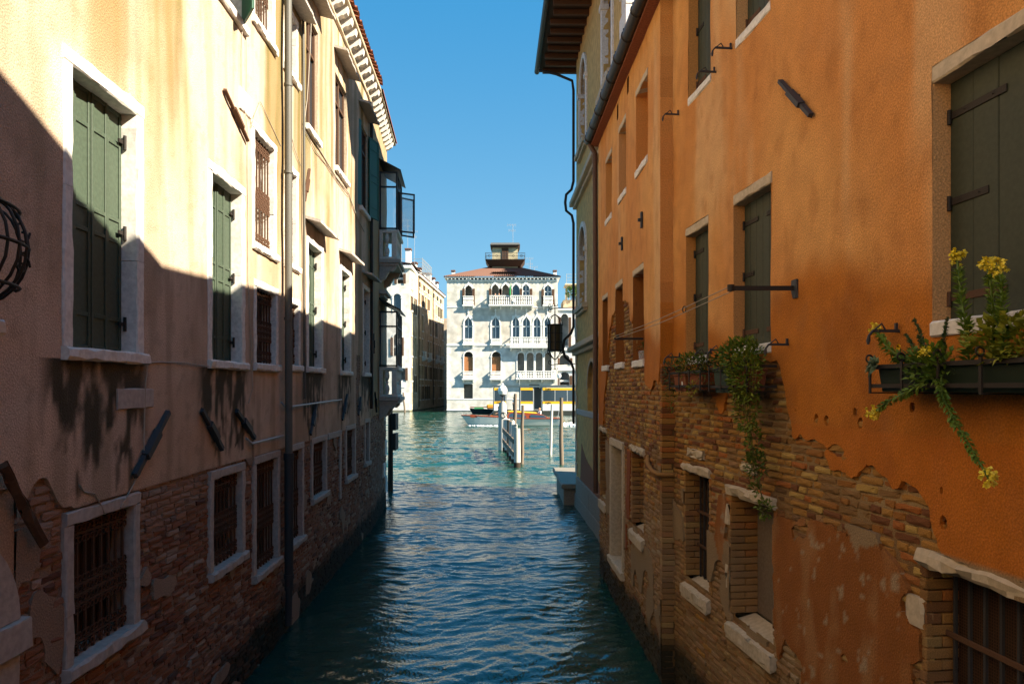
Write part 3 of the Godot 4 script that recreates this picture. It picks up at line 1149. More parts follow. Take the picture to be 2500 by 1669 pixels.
	for e: Array in [[9.12, -0.68, 10.5, -0.67], [10.62, -0.27, 14.6, -0.22]]:
		dp = MB.new()
		dp.tube([V(e[0] - 0.12, e[1] + 0.07, 0.02), V(e[0] - 0.05, e[1] + 0.02, 0.05), V(e[0], e[1], 0.05), V(e[2], e[3], 0.05)], 0.014, 8)
		part("conduit", dp, M.zinc, h)
	# iron anchors
	for e: Array in [[6.8, -0.22, 6.16, -0.73], [7.59, -0.22, 8.17, -0.67], [8.63, -0.26, 9.29, -0.62], [12.6, -0.24, 12.18, -0.76], [15.3, -0.13, 14.8, -0.63], [16.9, -0.2, 16.6, -0.6]]:
		anchor(h, e[0], e[1], e[2], e[3], M.iron_grey, 0.04)
	for e: Array in [[8.24, 3.34, 9.03, 3.03], [12.1, 3.6, 11.8, 3.0]]:
		anchor(h, e[0], e[1], e[2], e[3], M.iron_rust, 0.022)
	b = MB.new()
	b.stone(V(-0.04, -0.34, 0.03), V(0.04, 0.34, 0.09), rng, 0.006, 0.02)
	var beam := part("timber", b, M.wood_brown, h)
	beam.position = V(4.64, -0.74, 0)
	beam.rotation.z = 0.62
	# small stones let into the plaster
	for e: Array in [[5.91, 6.53, -0.17, 0.0], [8.82, 9.22, 3.36, 3.62], [13.6, 14.8, -0.95, -0.83], [14.68, 14.8, -2.2, -0.95]]:
		b = MB.new()
		b.stone(V(e[0], e[2], -0.03), V(e[1], e[3], 0.016), rng)
		part("stone_block", b, M.stone_grey if e[2] < 1.0 else M.stone, h)
	# the water door at the near end: arched stone surround
	var dn := node("water_door", h)
	b = MB.new()
	var inner := arch(2.72, 4.34, -1.45, -0.92)
	var outer := arch(2.4, 4.66, -1.45, -0.64)
	spandrel(b, 2.4, 4.66, outer, -0.62, -0.3, -0.012, Color(0.6, 0.42, 0.28))
	part("spandrel", b, M.tan_plaster, dn)
	b = MB.new()
	b.band(outer, inner, -0.3, 0.03)
	part("arch", b, M.stone_grey, dn)
	for s: Array in [[2.4, 2.72], [4.34, 4.66]]:
		b = MB.new()
		b.stone(V(s[0], -3.7, -0.3), V(s[1], -1.66, 0.03), rng)
		b.stone(V(s[0] - 0.04, -1.655, -0.3), V(s[1] + 0.05, -1.455, 0.07), rng)
		part("jamb", b, M.stone_grey, dn)
	b = MB.new()
	b.box(V(2.5, -3.8, -0.36), V(4.6, -0.7, -0.32))
	part("door", b, M.boards_dark, dn)
	# loose cables
	cord(h, [[9.1, 0.23], [8.3, 0.22], [7.7, 0.235], [7.2, 0.25], [6.7, 0.24], [6.5, 0.23], [6.42, 0.21], [6.38, 0.06], [6.35, -0.3], [6.34, -0.55], [6.28, -0.7], [6.12, -0.84], [5.95, -0.96]], 0.006, M.cable)
	cord(h, [[5.35, -0.70], [5.42, -0.76], [5.55, -0.79], [5.66, -0.9], [5.7, -0.97]], 0.006, M.cable)
	cord(h, [[8.86, 4.3], [8.84, 3.6], [9.05, 3.2], [9.08, 2.2], [9.1, 1.2], [9.2, 0.5], [9.25, 0.0], [9.1, -0.18]], 0.006, M.cable)
	cord(h, [[9.0, 4.3], [9.04, 3.5], [9.2, 3.25], [9.32, 3.45], [9.55, 3.72], [10.5, 3.45]], 0.005, M.cable)
	cord(h, [[11.75, 4.22], [12.6, 4.18], [13.6, 4.12], [14.2, 4.08], [15.5, 4.1], [16.2, 3.9], [17.4, 3.7]], 0.012, M.cable)
	cord(h, [[11.75, 4.16], [12.6, 4.05], [13.6, 4.06], [14.4, 4.02], [15.5, 4.04]], 0.008, M.cable)
	cord(h, [[12.35, 6.6], [12.2, 5.6], [12.0, 4.7], [11.8, 4.2]], 0.006, M.cable)
	cord(h, [[10.7, 4.1], [11.2, 3.65], [11.6, 3.5]], 0.006, M.cable)
	# bellied iron basket before the nearest window
	var gb := node("window_basket", h)
	var cx := 3.93
	var cy := 0.80
	for q in 9:
		var t := -1.0 + q * 0.25
		var pts := []
		for w in 13:
			var a := -PI / 2 + PI * w / 12.0
			pts.append(V(cx + t * 0.46, cy + 0.36 * sin(a) * sqrt(maxf(0.05, 1.0 - t * t * 0.4)), 0.02 + 0.40 * cos(a) * sqrt(maxf(0.0, 1.0 - t * t * 0.8))))
		b = MB.new()
		b.tube(pts, 0.0085, 6)
		part("bar", b, M.iron, gb)
	for q: Array in [[0.0, 0.40], [0.22, 0.33], [-0.22, 0.33]]:
		var pts := []
		for w in 17:
			var t := -1.0 + w / 8.0
			pts.append(V(cx + t * 0.46, cy + q[0], 0.02 + q[1] * sqrt(maxf(0.0, 1.0 - t * t * 0.8))))
		b = MB.new()
		b.tube(pts, 0.011, 4)
		part("hoop", b, M.iron, gb)
	for s: float in [-1.0, 1.0]:
		for u: float in [-1.0, 1.0]:
			var pts := []
			for w in 18:
				var a := w * 0.45
				var r := 0.075 * (1.0 - w / 20.0)
				pts.append(V(cx + s * 0.26 + r * cos(a) * s, cy - 0.1 * u + r * sin(a) * u, 0.33))
			b = MB.new()
			b.tube(pts, 0.007, 5)
			part("scroll", b, M.iron, gb)


# ---------------------------------------------------------------- the narrow tan house at the mouth of the canal

func t_mask(x: float, y: float) -> float:
	var v := y + 0.72 + 0.1 * nB.get_noise_2d(x * 2.0, y * 2.0)
	return v


func t_col(x: float, y: float) -> Color:
	var c := Color(0.50, 0.355, 0.20)
	var st := smooth(-0.1, 0.45, nB.get_noise_2d(x * 2.4, y * 0.22))
	c = c.lerp(Color(0.25, 0.18, 0.085), st * 0.7)
	return c * (1.0 + 0.08 * nB.get_noise_2d(x * 4.0, y * 4.0))


func oriel(h: Node3D, y0: float, yr: float, y1: float, roofy: float, open_leaves: bool) -> void:
	var o := node("oriel", h)
	var x0 := 20.45
	var x1 := 22.05
	var z1 := 0.48
	var b := MB.new()
	# corbelled base
	b.stone(V(x0 - 0.06, y0 - 0.10, -0.1), V(x1 + 0.06, y0, z1 + 0.10), rng, 0.003)
	b.stone(V(x0 - 0.02, y0 - 0.17, -0.1), V(x1 + 0.02, y0 - 0.105, z1 + 0.04), rng, 0.003)
	part("base", b, M.stone_grey, o)
	for x: float in [x0 + 0.02, x1 - 0.22]:
		b = MB.new()
		var pr := PackedVector2Array([Vector2(0, 0), Vector2(0.46, 0), Vector2(0.44, -0.09), Vector2(0.36, -0.16), Vector2(0.28, -0.15), Vector2(0.22, -0.24), Vector2(0.16, -0.36), Vector2(0.08, -0.40), Vector2(0, -0.46)])
		b.prism(pr, -0.1, 0.1)
		var m := part("bracket", b, M.stone_grey, o)
		m.transform = Transform3D(Basis(Vector3.UP, -PI / 2), V(x + 0.1, y0 - 0.17, 0))
	# parapet: posts, rail and turned balusters
	b = MB.new()
	b.bev(V(x0, yr - 0.09, 0), V(x1, yr, z1 + 0.06), 0.01)
	b.bev(V(x0, y0, 0), V(x1, y0 + 0.07, z1 + 0.03), 0.01)
	for p: Array in [[x0, x0 + 0.16, z1 - 0.14, z1], [x1 - 0.16, x1, z1 - 0.14, z1], [x0, x0 + 0.13, 0.0, 0.09]]:
		b.bev(V(p[0], y0 + 0.07, p[2]), V(p[1], yr - 0.09, p[3]), 0.008)
	part("parapet", b, M.stone, o)
	var hh := yr - 0.09 - y0 - 0.07
	var spots := [V(x0 + 0.07, 0, 0.21)]
	for q in 5:
		spots.append(V(lerpf(x0 + 0.3, x1 - 0.3, q / 4.0), 0, z1 - 0.07))
	for p: Vector3 in spots:
		b = MB.new()
		b.lathe([Vector2(0.03, 0), Vector2(0.055, hh * 0.06), Vector2(0.05, hh * 0.1), Vector2(0.07, hh * 0.22), Vector2(0.06, hh * 0.33), Vector2(0.025, hh * 0.44), Vector2(0.045, hh * 0.5), Vector2(0.025, hh * 0.56), Vector2(0.06, hh * 0.67), Vector2(0.07, hh * 0.78), Vector2(0.05, hh * 0.9), Vector2(0.055, hh * 0.94), Vector2(0.03, hh)], V(p.x, y0 + 0.07, p.z), 12)
		part("baluster", b, M.stone, o)
	# glazed box
	b = MB.new()
	var t := 0.022
	var mid := y1 - 0.42
	for p: Array in [[x0, z1], [x0, 0.03], [x1, z1], [lerpf(x0, x1, 0.34), z1], [lerpf(x0, x1, 0.67), z1]]:
		b.box(V(p[0] - t, yr, p[1] - t), V(p[0] + t, y1, p[1] + t))
	for y: float in [yr + 0.03, mid, y1 - 0.02]:
		b.box(V(x0 - t, y - t, 0.0), V(x0 + t, y + t, z1))
		b.box(V(x0, y - t, z1 - t), V(x1, y + t, z1 + t))
	part("frame", b, M.iron_grey, o)
	for y: Array in [[yr + 0.05, mid - t], [mid + t, y1 - 0.04]]:
		b = MB.new()
		b.box(V(x0 - 0.004, y[0], 0.05), V(x0 + 0.004, y[1], z1 - t))
		part("pane", b, M.pane, o)
		for q in 3:
			if open_leaves and q < 2 and y[0] < yr + 0.1:
				continue
			b = MB.new()
			b.box(V(lerpf(x0, x1, q / 3.0) + t, y[0], z1 - 0.004), V(lerpf(x0, x1, (q + 1) / 3.0) - t, y[1], z1 + 0.004))
			part("pane", b, M.pane, o)
	if open_leaves:
		for q in 2:
			var lf := node("casement", o, V(lerpf(x0, x1, 0.34 * (q + 1)), 0, z1 + 0.03))
			lf.rotation.y = -1.15 + q * 0.25
			b = MB.new()
			var w := 0.46
			for s: Array in [[0, 0.035, yr + 0.05, mid], [w - 0.035, w, yr + 0.05, mid], [0.035, w - 0.035, yr + 0.05, yr + 0.09], [0.035, w - 0.035, mid - 0.04, mid]]:
				b.box(V(s[0], s[2], -0.018), V(s[1], s[3], 0.018))
			lf.position.x -= 0.0
			part("sash", b, M.iron_grey, lf)
			b = MB.new()
			b.box(V(0.035, yr + 0.09, -0.003), V(w - 0.035, mid - 0.04, 0.003))
			part("pane", b, M.pane, lf)
	b = MB.new()
	var p8 := PackedVector3Array([V(x0 - 0.1, roofy - 0.04, -0.02), V(x1 + 0.1, roofy - 0.04, -0.02), V(x0 - 0.1, roofy, -0.02), V(x1 + 0.1, roofy, -0.02), V(x0 - 0.1, y1, z1 + 0.12), V(x1 + 0.1, y1, z1 + 0.12), V(x0 - 0.1, y1 + 0.04, z1 + 0.12), V(x1 + 0.1, y1 + 0.04, z1 + 0.12)])
	b.hexa(p8)
	part("roof", b, M.lead_dark, o)


func tan_house() -> void:
	rng.seed = 6
	var h := thing("tan_house", "narrow tan corner house with two glazed stone oriels over the canal mouth", "house")
	along(h, -2.249, -0.07, 1.0)
	var k := 1.00245
	coat(h, 18.5 * k, 22.5 * k, -3.8, 7.25, 0.08, 0.0, [], t_mask, t_col, M.tan_plaster, M.mortar, l_mortar, 0.01)
	bricks(h, 18.5 * k, 22.5 * k, -3.75, -0.4, [], t_mask, l_brick, 0, [], 47)
	var b := MB.new()
	b.box(V(18.52, -4.3, -6.5), V(22.45 * k, 7.4, -0.06))
	part("wall", b, M.stone_grey, h)
	oriel(h, 3.58, 4.40, 6.0, 6.36, true)
	oriel(h, -0.24, 0.60, 2.14, 2.52, false)
	b = MB.new()
	b.stone(V(20.4, 2.62, -0.05), V(21.6, 2.72, 0.22), rng)
	b.stone(V(20.5, 2.54, -0.05), V(21.5, 2.62, 0.14), rng)
	part("cornice", b, M.stone_grey, h)
	b = MB.new()
	b.stone(V(18.6, 7.45, -0.2), V(22.7, 7.53, 0.26), rng, 0.003, 0.01, Color.WHITE, 0.4)
	part("cornice", b, M.stone_warm, h)
	var br := MB.new()
	br.prism(PackedVector2Array([Vector2(0, 0.0), Vector2(0.08, 0.02), Vector2(0.17, 0.09), Vector2(0.22, 0.2), Vector2(0.22, 0.26), Vector2(0, 0.26)]), -0.06, 0.06)
	var bm := br.mesh(M.stone)
	for q in 10:
		inst("bracket", bm, h, Transform3D(Basis(Vector3.UP, -PI / 2), V(18.9 + q * 0.38, 7.19, 0)))
	var rf := MB.new()
	rf.quad_o(V(18.6, 7.54, 0.3), V(22.75, 7.54, 0.3), V(22.0, 8.8, -3.0), V(18.6, 8.8, -3.0), Vector3.UP)
	rf.quad_o(V(18.6, 7.5, 0.3), V(22.75, 7.5, 0.3), V(22.75, 7.54, 0.3), V(18.6, 7.54, 0.3), Vector3.BACK)
	rf.quad_o(V(22.75, 7.54, 0.3), V(22.75, 7.54, -6.0), V(22.0, 8.8, -3.0), V(22.0, 8.8, -3.0), Vector3.RIGHT)
	part("roof", rf, M.roof_tile, h)
	for e: Array in [[19.2, -0.1, 19.55, -0.62], [18.85, 1.4, 18.95, 0.9]]:
		anchor(h, e[0], e[1], e[2], e[3], M.iron, 0.035)
	for e: Array in [[21.7, 21.95, -0.95, -0.4], [21.9, 22.4, -2.0, -1.55], [21.5, 22.0, -2.6, -2.2], [22.0, 22.5, -3.1, -2.65]]:
		b = MB.new()
		b.stone(V(e[0], e[2], -0.03), V(e[1], e[3], 0.02), rng)
		part("stone_block", b, M.stone, h)
	# the sign post in the water just past the corner
	var p := thing("sign_post", "tall dark wooden mooring post with two black boards beside the tan house", "post", V(-4.28, WATER, -25.9))
	b = MB.new()
	b.tube([V(0, -0.8, 0), V(0.01, 1.5, 0), V(0, 3.3, 0)], [0.1, 0.09, 0.08], 10)
	part("pole", b, M.wood_dark, p)
	for y: float in [2.15, 1.45]:
		b = MB.new()
		b.bev(V(0.10, y, -0.32), V(0.24, y + 0.58, 0.32), 0.01)
		part("board", b, M.iron, p)


# ---------------------------------------------------------------- the orange houses on the right

const K1 := 1.0056
const R_MAIN := [[-6.0, 7.0], [-6.0, -0.97], [4.12, -0.97], [4.23, -0.92], [4.33, -0.73], [4.39, -0.67], [4.5, -0.59], [4.61, -0.58], [4.67, -0.64], [4.73, -0.57], [4.88, -0.53], [4.99, -0.53], [5.1, -0.61], [5.34, -0.6], [5.45, -0.58], [5.5, -0.48], [5.23, -0.47], [5.31, -0.41], [5.61, -0.42], [5.87, -0.39], [6.02, -0.39], [6.04, -0.21], [6.12, -0.07], [6.17, 0.1], [6.2, 0.21], [6.43, 0.25], [7.1, 0.2], [7.24, 0.04], [7.36, -0.05], [7.45, -0.27], [7.56, -0.24], [7.66, -0.12], [7.83, 0.02], [8.2, 0.06], [8.6, 0.05], [8.62, 0.24], [8.9, 0.27], [9.3, 0.26], [9.3, 7.0]]
const R_LOW := [[6.38, -1.06], [6.25, -1.09], [5.62, -1.02], [5.23, -1.02], [5.14, -1.14], [4.78, -1.05], [4.64, -1.11], [4.51, -1.24], [4.58, -1.32], [4.59, -1.42], [4.42, -1.45], [4.42, -1.62], [4.5, -1.68], [4.49, -1.8], [4.9, -2.3], [5.84, -2.44], [5.85, -2.18], [6.1, -2.08], [6.25, -2.3], [6.31, -2.14]]
const R_PATCH := [[7.4, -1.05], [7.55, -1.1], [7.65, -1.5], [7.5, -1.75], [7.42, -1.5], [7.35, -1.3]]
const R2_MAIN := [[8.0, 7.0], [8.0, 0.46], [9.02, 0.46], [9.14, 0.05], [9.34, 0.1], [9.55, -0.01], [9.97, 0.06], [10.0, 0.42], [10.0, 0.81], [10.77, 1.22], [10.9, 0.95], [11.05, 1.0], [11.2, 1.3], [11.66, 1.41], [12.34, 1.32], [12.71, 1.24], [13.11, 0.9], [13.25, 0.46], [13.38, 0.25], [13.67, -0.23], [13.82, -0.76], [15.0, -0.85], [15.0, 7.0]]


func poly(pts: Array) -> PackedVector2Array:
	var o := PackedVector2Array()
	for p: Array in pts:
		o.append(Vector2(p[0], p[1]))
	return o


var P_MAIN := poly(R_MAIN)
var P_LOW := poly(R_LOW)
var P_PATCH := poly(R_PATCH)
var P2_MAIN := poly(R2_MAIN)


# distance to the outline, positive inside
func sd(pl: PackedVector2Array, p: Vector2) -> float:
	var d := 1e9
	var m := pl.size()
	for q in m:
		var a := pl[q]
		var ab := pl[(q + 1) % m] - a
		var t := clampf((p - a).dot(ab) / maxf(ab.length_squared(), 1e-9), 0.0, 1.0)
		d = minf(d, p.distance_squared_to(a + ab * t))
	d = sqrt(d)
	return d if Geometry2D.is_point_in_polygon(p, pl) else -d


func r_mask(x: float, y: float) -> float:
	var d := -x / K1
	if y > 0.5:
		return 1.0
	var nz := 0.05 * nB.get_noise_2d(x * 10.0, y * 10.0)
	var v := -1.0
	if y > -1.1:
		v = sd(P_MAIN, Vector2(d, y)) + nz
	for q: Array in [[5.94, -0.175, 0.022], [5.63, -0.24, 0.04], [5.48, -0.24, 0.035], [5.12, -0.168, 0.03], [5.05, -0.24, 0.038], [4.23, -0.58, 0.03], [4.21, -0.765, 0.045], [4.5, -0.12, 0.04], [5.29, -0.155, 0.026]]:
		if absf(d - q[0]) < 0.2 and absf(y - q[1]) < 0.2:
			v = minf(v, Vector2((d - q[0]) * 1.3, y - q[1]).length() - q[2] + nz * 0.5)
	if y < -0.9:
		var lw := sd(P_LOW, Vector2(d, y)) + nz
		# holes in the lower patch
		if lw > 0.0:
			lw = minf(lw, 0.16 - 0.32 * nB.get_noise_2d(x * 2.6 + 8.0, y * 2.6))
		v = maxf(v, lw)
		v = maxf(v, sd(P_PATCH, Vector2(d, y)) + nz)
	if v < 0.0 and y < -0.95:
		# thin grey skim left on the masonry
		v = maxf(v, 0.3 * nB.get_noise_2d(x * 1.7 + 4.0, y * 1.4) - 0.105)
	return v


func r_col(x: float, y: float) -> Color:
	var nz := nA.get_noise_2d(x * 0.6, y * 0.5 + 11.0)
	var c := Color(0.88, 0.440, 0.135).lerp(Color(0.78, 0.330, 0.085), clampf(0.45 + nz * 0.9, 0.0, 1.0))
	# soft runs where rain goes down
	var run := nB.get_noise_2d(x * 1.3, y * 0.14 + 4.0)
	c = c.lerp(Color(0.68, 0.265, 0.06), smooth(0.08, 0.45, run) * 0.45)
	var fd := nB.get_noise_2d(x * 1.5 + 17.0, y * 0.22)
	c = c.lerp(Color(0.88, 0.54, 0.25), smooth(0.08, 0.45, fd) * 0.7)
	c = c.lerp(Color(0.74, 0.34, 0.11), smooth(0.2, 0.45, nB.get_noise_2d(x * 3.1, y * 2.3 + 40.0)) * 0.35)
	# the damp, unpainted foot of the wall has an uneven upper edge
	var top := 0.72 + 0.42 * nA.get_noise_2d(x * 0.42 + 3.0, 2.0) + 0.12 * nB.get_noise_2d(x * 2.0, y * 0.8)
	var damp := smooth(top + 0.16, top - 0.16, y)
	c = c.lerp(Color(0.60, 0.195, 0.016), damp * 0.95)
	c = c.lerp(Color(0.40, 0.125, 0.016), damp * smooth(0.05, 0.4, nB.get_noise_2d(x * 2.6 + 5.0, y * 1.3)) * 0.55)
	c = c.lerp(Color(0.50, 0.20, 0.05), smooth(0.2, 0.42, nB.get_noise_2d(x * 6.0 + 21.0, y * 3.0)) * 0.3)
	if y < -0.3:
		c = c.lerp(Color(0.62, 0.18, 0.018), 0.5)
	if y < -0.95:
		c = Color(0.36, 0.125, 0.024).lerp(Color(0.44, 0.20, 0.07), smooth(0.0, 0.4, nB.get_noise_2d(x * 4.0, y * 1.8)))
		c = c.lerp(Color(0.48, 0.36, 0.22), smooth(0.36, 0.44, nB.get_noise_2d(x * 9.0 + 3.0, y * 7.0)) * 0.8)
		var d := -x / K1
		if sd(P_LOW, Vector2(d, y)) < -0.03 and sd(P_PATCH, Vector2(d, y)) < -0.03:
			c = Color(0.38, 0.26, 0.14)
	c = c * (1.0 + 0.13 * nB.get_noise_2d(x * 7.0, y * 7.0))
	return wet(c, x, y)


func r_mortar(x: float, y: float) -> Color:
	var c := Color(0.42, 0.29, 0.14).lerp(Color(0.24, 0.13, 0.05), clampf(0.5 + nB.get_noise_2d(x * 2.0, y * 2.0), 0.0, 1.0))
	return wet(c, x, y)


func r_brick(x: float, y: float, r: float) -> Color:
	var c := Color(0.38, 0.16, 0.035).lerp(Color(0.48, 0.25, 0.06), r)
	if r > 0.9:
		c = Color(0.58, 0.38, 0.11)
	elif r < 0.22:
		c = Color(0.22, 0.085, 0.03)
	elif r < 0.34:
		c = Color(0.46, 0.155, 0.035)
	c = c.lerp(Color(0.16, 0.09, 0.035), smooth(0.08, 0.4, nB.get_noise_2d(x * 2.3 + 70.0, y * 2.0)) * 0.6)
	var low := smooth(-0.9, -1.8, y + 0.3 * nB.get_noise_2d(x * 1.1, y * 1.1))
	c = c.lerp(Color(0.36, 0.215, 0.10), low * 0.6)
	c = c.lerp(Color(0.42, 0.32, 0.20), clampf(1.1 * nB.get_noise_2d(x * 1.1 + 31.0, y * 1.1), 0.0, 0.55) * low)
	return wet(c, x, y)


func r2_mask(x: float, y: float) -> float:
	if y > 1.6:
		return 1.0
	var v := sd(P2_MAIN, Vector2(-x, y)) + 0.06 * nB.get_noise_2d(x * 8.0, y * 8.0)
	if v < 0.0 and y < -0.9:
		v = maxf(v, 0.3 * nB.get_noise_2d(x * 1.3 + 4.0, y * 1.0) - 0.11)
		if x > -11.4 and x < -11.05 and y > -2.0:
			v = maxf(v, 0.12 - absf(x + 11.2) + 0.06 * nB.get_noise_2d(x * 3.0, y * 2.0))
	return v


func r2_col(x: float, y: float) -> Color:
	var c := r_col(x + 40.0, y + (0.0 if y < -0.9 else -0.25))
	if y < -0.95:
		c = Color(0.38, 0.26, 0.14) if x < -11.45 or x > -11.0 else Color(0.34, 0.095, 0.025)
		c = wet(c, x, y)
	return c


func plank_window(house: Node3D, x0: float, x1: float, y0: float, y1: float, m: Material, deep := 0.11, lint := 0.095, sill := 0.09) -> Node3D:
	var win := node("window", house)
	var b := MB.new()
	b.stone(V(x0 - 0.004, y1, -deep - 0.05), V(x1 + 0.004, y1 + lint, 0.006), rng, 0.005, 0.008)
	part("lintel", b, M.stone_warm, win)
	b = MB.new()
	b.stone(V(x0 - 0.005, y0 - sill, -deep - 0.05), V(x1 + 0.005, y0, 0.012), rng, 0.004, 0.008)
	part("sill", b, M.stone, win)
	b = MB.new()
	var zs: Array[float] = [0.002, -deep - 0.06]
	b.quad_o(V(x0, y0, zs[0]), V(x0, y1, zs[0]), V(x0, y1, zs[1]), V(x0, y0, zs[1]), Vector3.RIGHT, r_col(x0, y1))
	part("reveal", b, M.orange_plaster, win)
	b = MB.new()
	b.quad_o(V(x1, y0, zs[0]), V(x1, y1, zs[0]), V(x1, y1, zs[1]), V(x1, y0, zs[1]), Vector3.LEFT, r_col(x1, y1))
	part("reveal", b, M.orange_plaster, win)
	for s in 2:
		var lf := node("shutter", win)
		var a := lerpf(x0, x1, s * 0.5)
		var e := lerpf(x0, x1, s * 0.5 + 0.5)
		b = MB.new()
		for q in 3:
			b.bev(V(lerpf(a, e, q / 3.0) + 0.0015, y0, -deep - 0.035), V(lerpf(a, e, (q + 1) / 3.0) - 0.0015, y1, -deep + rng.randf_range(-0.002, 0.002)), 0.004)
		part("board", b, m, lf)
		for t: float in [0.1, 0.5, 0.86]:
			var y := lerpf(y0, y1, t)
			var ha := a if s == 0 else e
			var sg := 1.0 if s == 0 else -1.0
			var hl := (e - a) * (0.78 if t != 0.5 else 0.55)
			b = MB.new()
			var p0 := minf(ha, ha + sg * hl)
			b.bev(V(p0, y - 0.022, -deep), V(p0 + hl, y + 0.022, -deep + 0.008), 0.003)
			b.lathe([Vector2(0.0, -0.05), Vector2(0.012, -0.05), Vector2(0.012, 0.035), Vector2(0, 0.035)], V(ha + sg * 0.012, y, -deep + 0.014), 8)
			for w: float in [0.3, 0.8]:
				b.lathe([Vector2(0.007, 0), Vector2(0, 0.004)], V(ha + sg * hl * w, y, -deep + 0.01), 6)
			part("strap_hinge", b, M.iron_rust if t < 0.3 else M.iron, lf)
	return win


func shutter_dog(house: Node3D, x: float, y: float, ln := 0.17) -> void:
	# an iron arm out of the wall with a drooping weighted catch
	var b := MB.new()
	b.box(V(x - 0.007, y - 0.009, -0.02), V(x + 0.007, y + 0.009, ln))
	b.box(V(x - 0.008, y, 0.012), V(x + 0.008, y + 0.05, 0.028))
	b.tube([V(x, y + 0.01, ln * 0.55), V(x, y + 0.045, ln * 0.68), V(x, y + 0.008, ln * 0.95)], 0.006, 5)
	b.tube([V(x, y + 0.005, ln), V(x, y - 0.03, ln + 0.03), V(x, y - 0.06, ln + 0.035), V(x, y - 0.085, ln + 0.036)], [0.008, 0.008, 0.013, 0.007], 6)
	part("shutter_catch", b, M.iron_grey, house)


func deep_window(house: Node3D, x0: float, x1: float, y0: float, y1: float, deep: float, kind: int) -> Node3D:
	var win := node("window", house)
	var b := MB.new()
	b.stone(V(x0 - 0.06, y1, -deep), V(x1 + 0.05, y1 + 0.10, 0.02), rng, 0.012, 0.02)
	part("lintel", b, M.stone_warm, win)
	# brick reveals, course by course
	var y := y0
	b = MB.new()
	while y < y1 - 0.01:
		for s in 2:
			var n2 := 2 if int(y / 0.069) % 2 == 0 else 1
			for q in n2:
				var z0 := lerpf(-0.012, -deep - 0.05, float(q) / n2) - 0.003
				var z1 := lerpf(-0.012, -deep - 0.05, float(q + 1) / n2) + 0.003
				var col := r_brick(x0 + q, y, rng.randf())
				var t := rng.randf_range(0.0, 0.008)
				var a := x0 - 0.06 if s == 0 else x1 - t
				b.bev(V(a, y + 0.004, z1), V(a + 0.06 + t, minf(y + 0.065, y1), z0), 0.006, col)
		y += 0.069
	part("reveal", b, M.brick, win)
	b = MB.new()
	var sl := PackedVector3Array()
	for yy: float in [-0.14, 0.0]:
		for p: Array in [[x0 - 0.02, 0.03], [x1 + 0.03, 0.03], [x0, -deep], [x1, -deep]]:
			sl.append(V(p[0], y0 + yy - (0.09 if p[1] > 0.0 else 0.0), p[1]))
	b.hexa(PackedVector3Array([sl[0], sl[1], sl[4], sl[5], sl[2], sl[3], sl[6], sl[7]]))
	b.stone(V(x0 - 0.03, y0 - 0.2, -0.02), V(x1 + 0.05, y0 - 0.085, 0.035), rng, 0.012, 0.015)
	part("sill", b, M.stone_warm, win)
	b = MB.new()
	b.box(V(x0 - 0.02, y0 - 0.02, -deep - 0.08), V(x1 + 0.02, y1 + 0.02, -deep - 0.05))
	part("casement", b, M.wood_dark if kind != 1 else M.stone_warm, win)
	if kind == 0:
		# flat bars behind a fine wire screen
		grille(win, x0, x1, y0, y1, -deep + 0.02, M.iron_grey, false)
		for t: float in [0.3, 0.62]:
			b = MB.new()
			var yy := lerpf(y0, y1, t)
			b.bev(V(x0, yy - 0.018, -deep + 0.029), V(x1, yy + 0.018, -deep + 0.041), 0.003)
			part("cross_bar", b, M.iron_rust, win)
		b = MB.new()
		for q in int((x1 - x0) / 0.018):
			var x := x0 + q * 0.018
			b.box(V(x, y0, -deep - 0.022), V(x + 0.003, y1, -deep - 0.019))
		for q in int((y1 - y0) / 0.018):
			var yy := y0 + q * 0.018
			b.box(V(x0, yy, -deep - 0.019), V(x1, yy + 0.003, -deep - 0.016))
		part("wire_screen", b, M.iron_rust, win)
		b = MB.new()
		b.bev(V(x1 - 0.12, y0, -deep - 0.045), V(x1 - 0.05, y1, -deep - 0.025), 0.004)
		b.bev(V(lerpf(x0, x1, 0.5) - 0.03, y0, -deep - 0.045), V(lerpf(x0, x1, 0.5) + 0.03, y1, -deep - 0.025), 0.004)
		part("sash", b, M.wood_brown, win)
	elif kind == 1:
		b = MB.new()
		b.bev(V(x0, y0, -deep - 0.05), V(lerpf(x0, x1, 0.93), y1, -deep - 0.02), 0.006)
		part("board", b, M.wood_weathered, win)
	return win


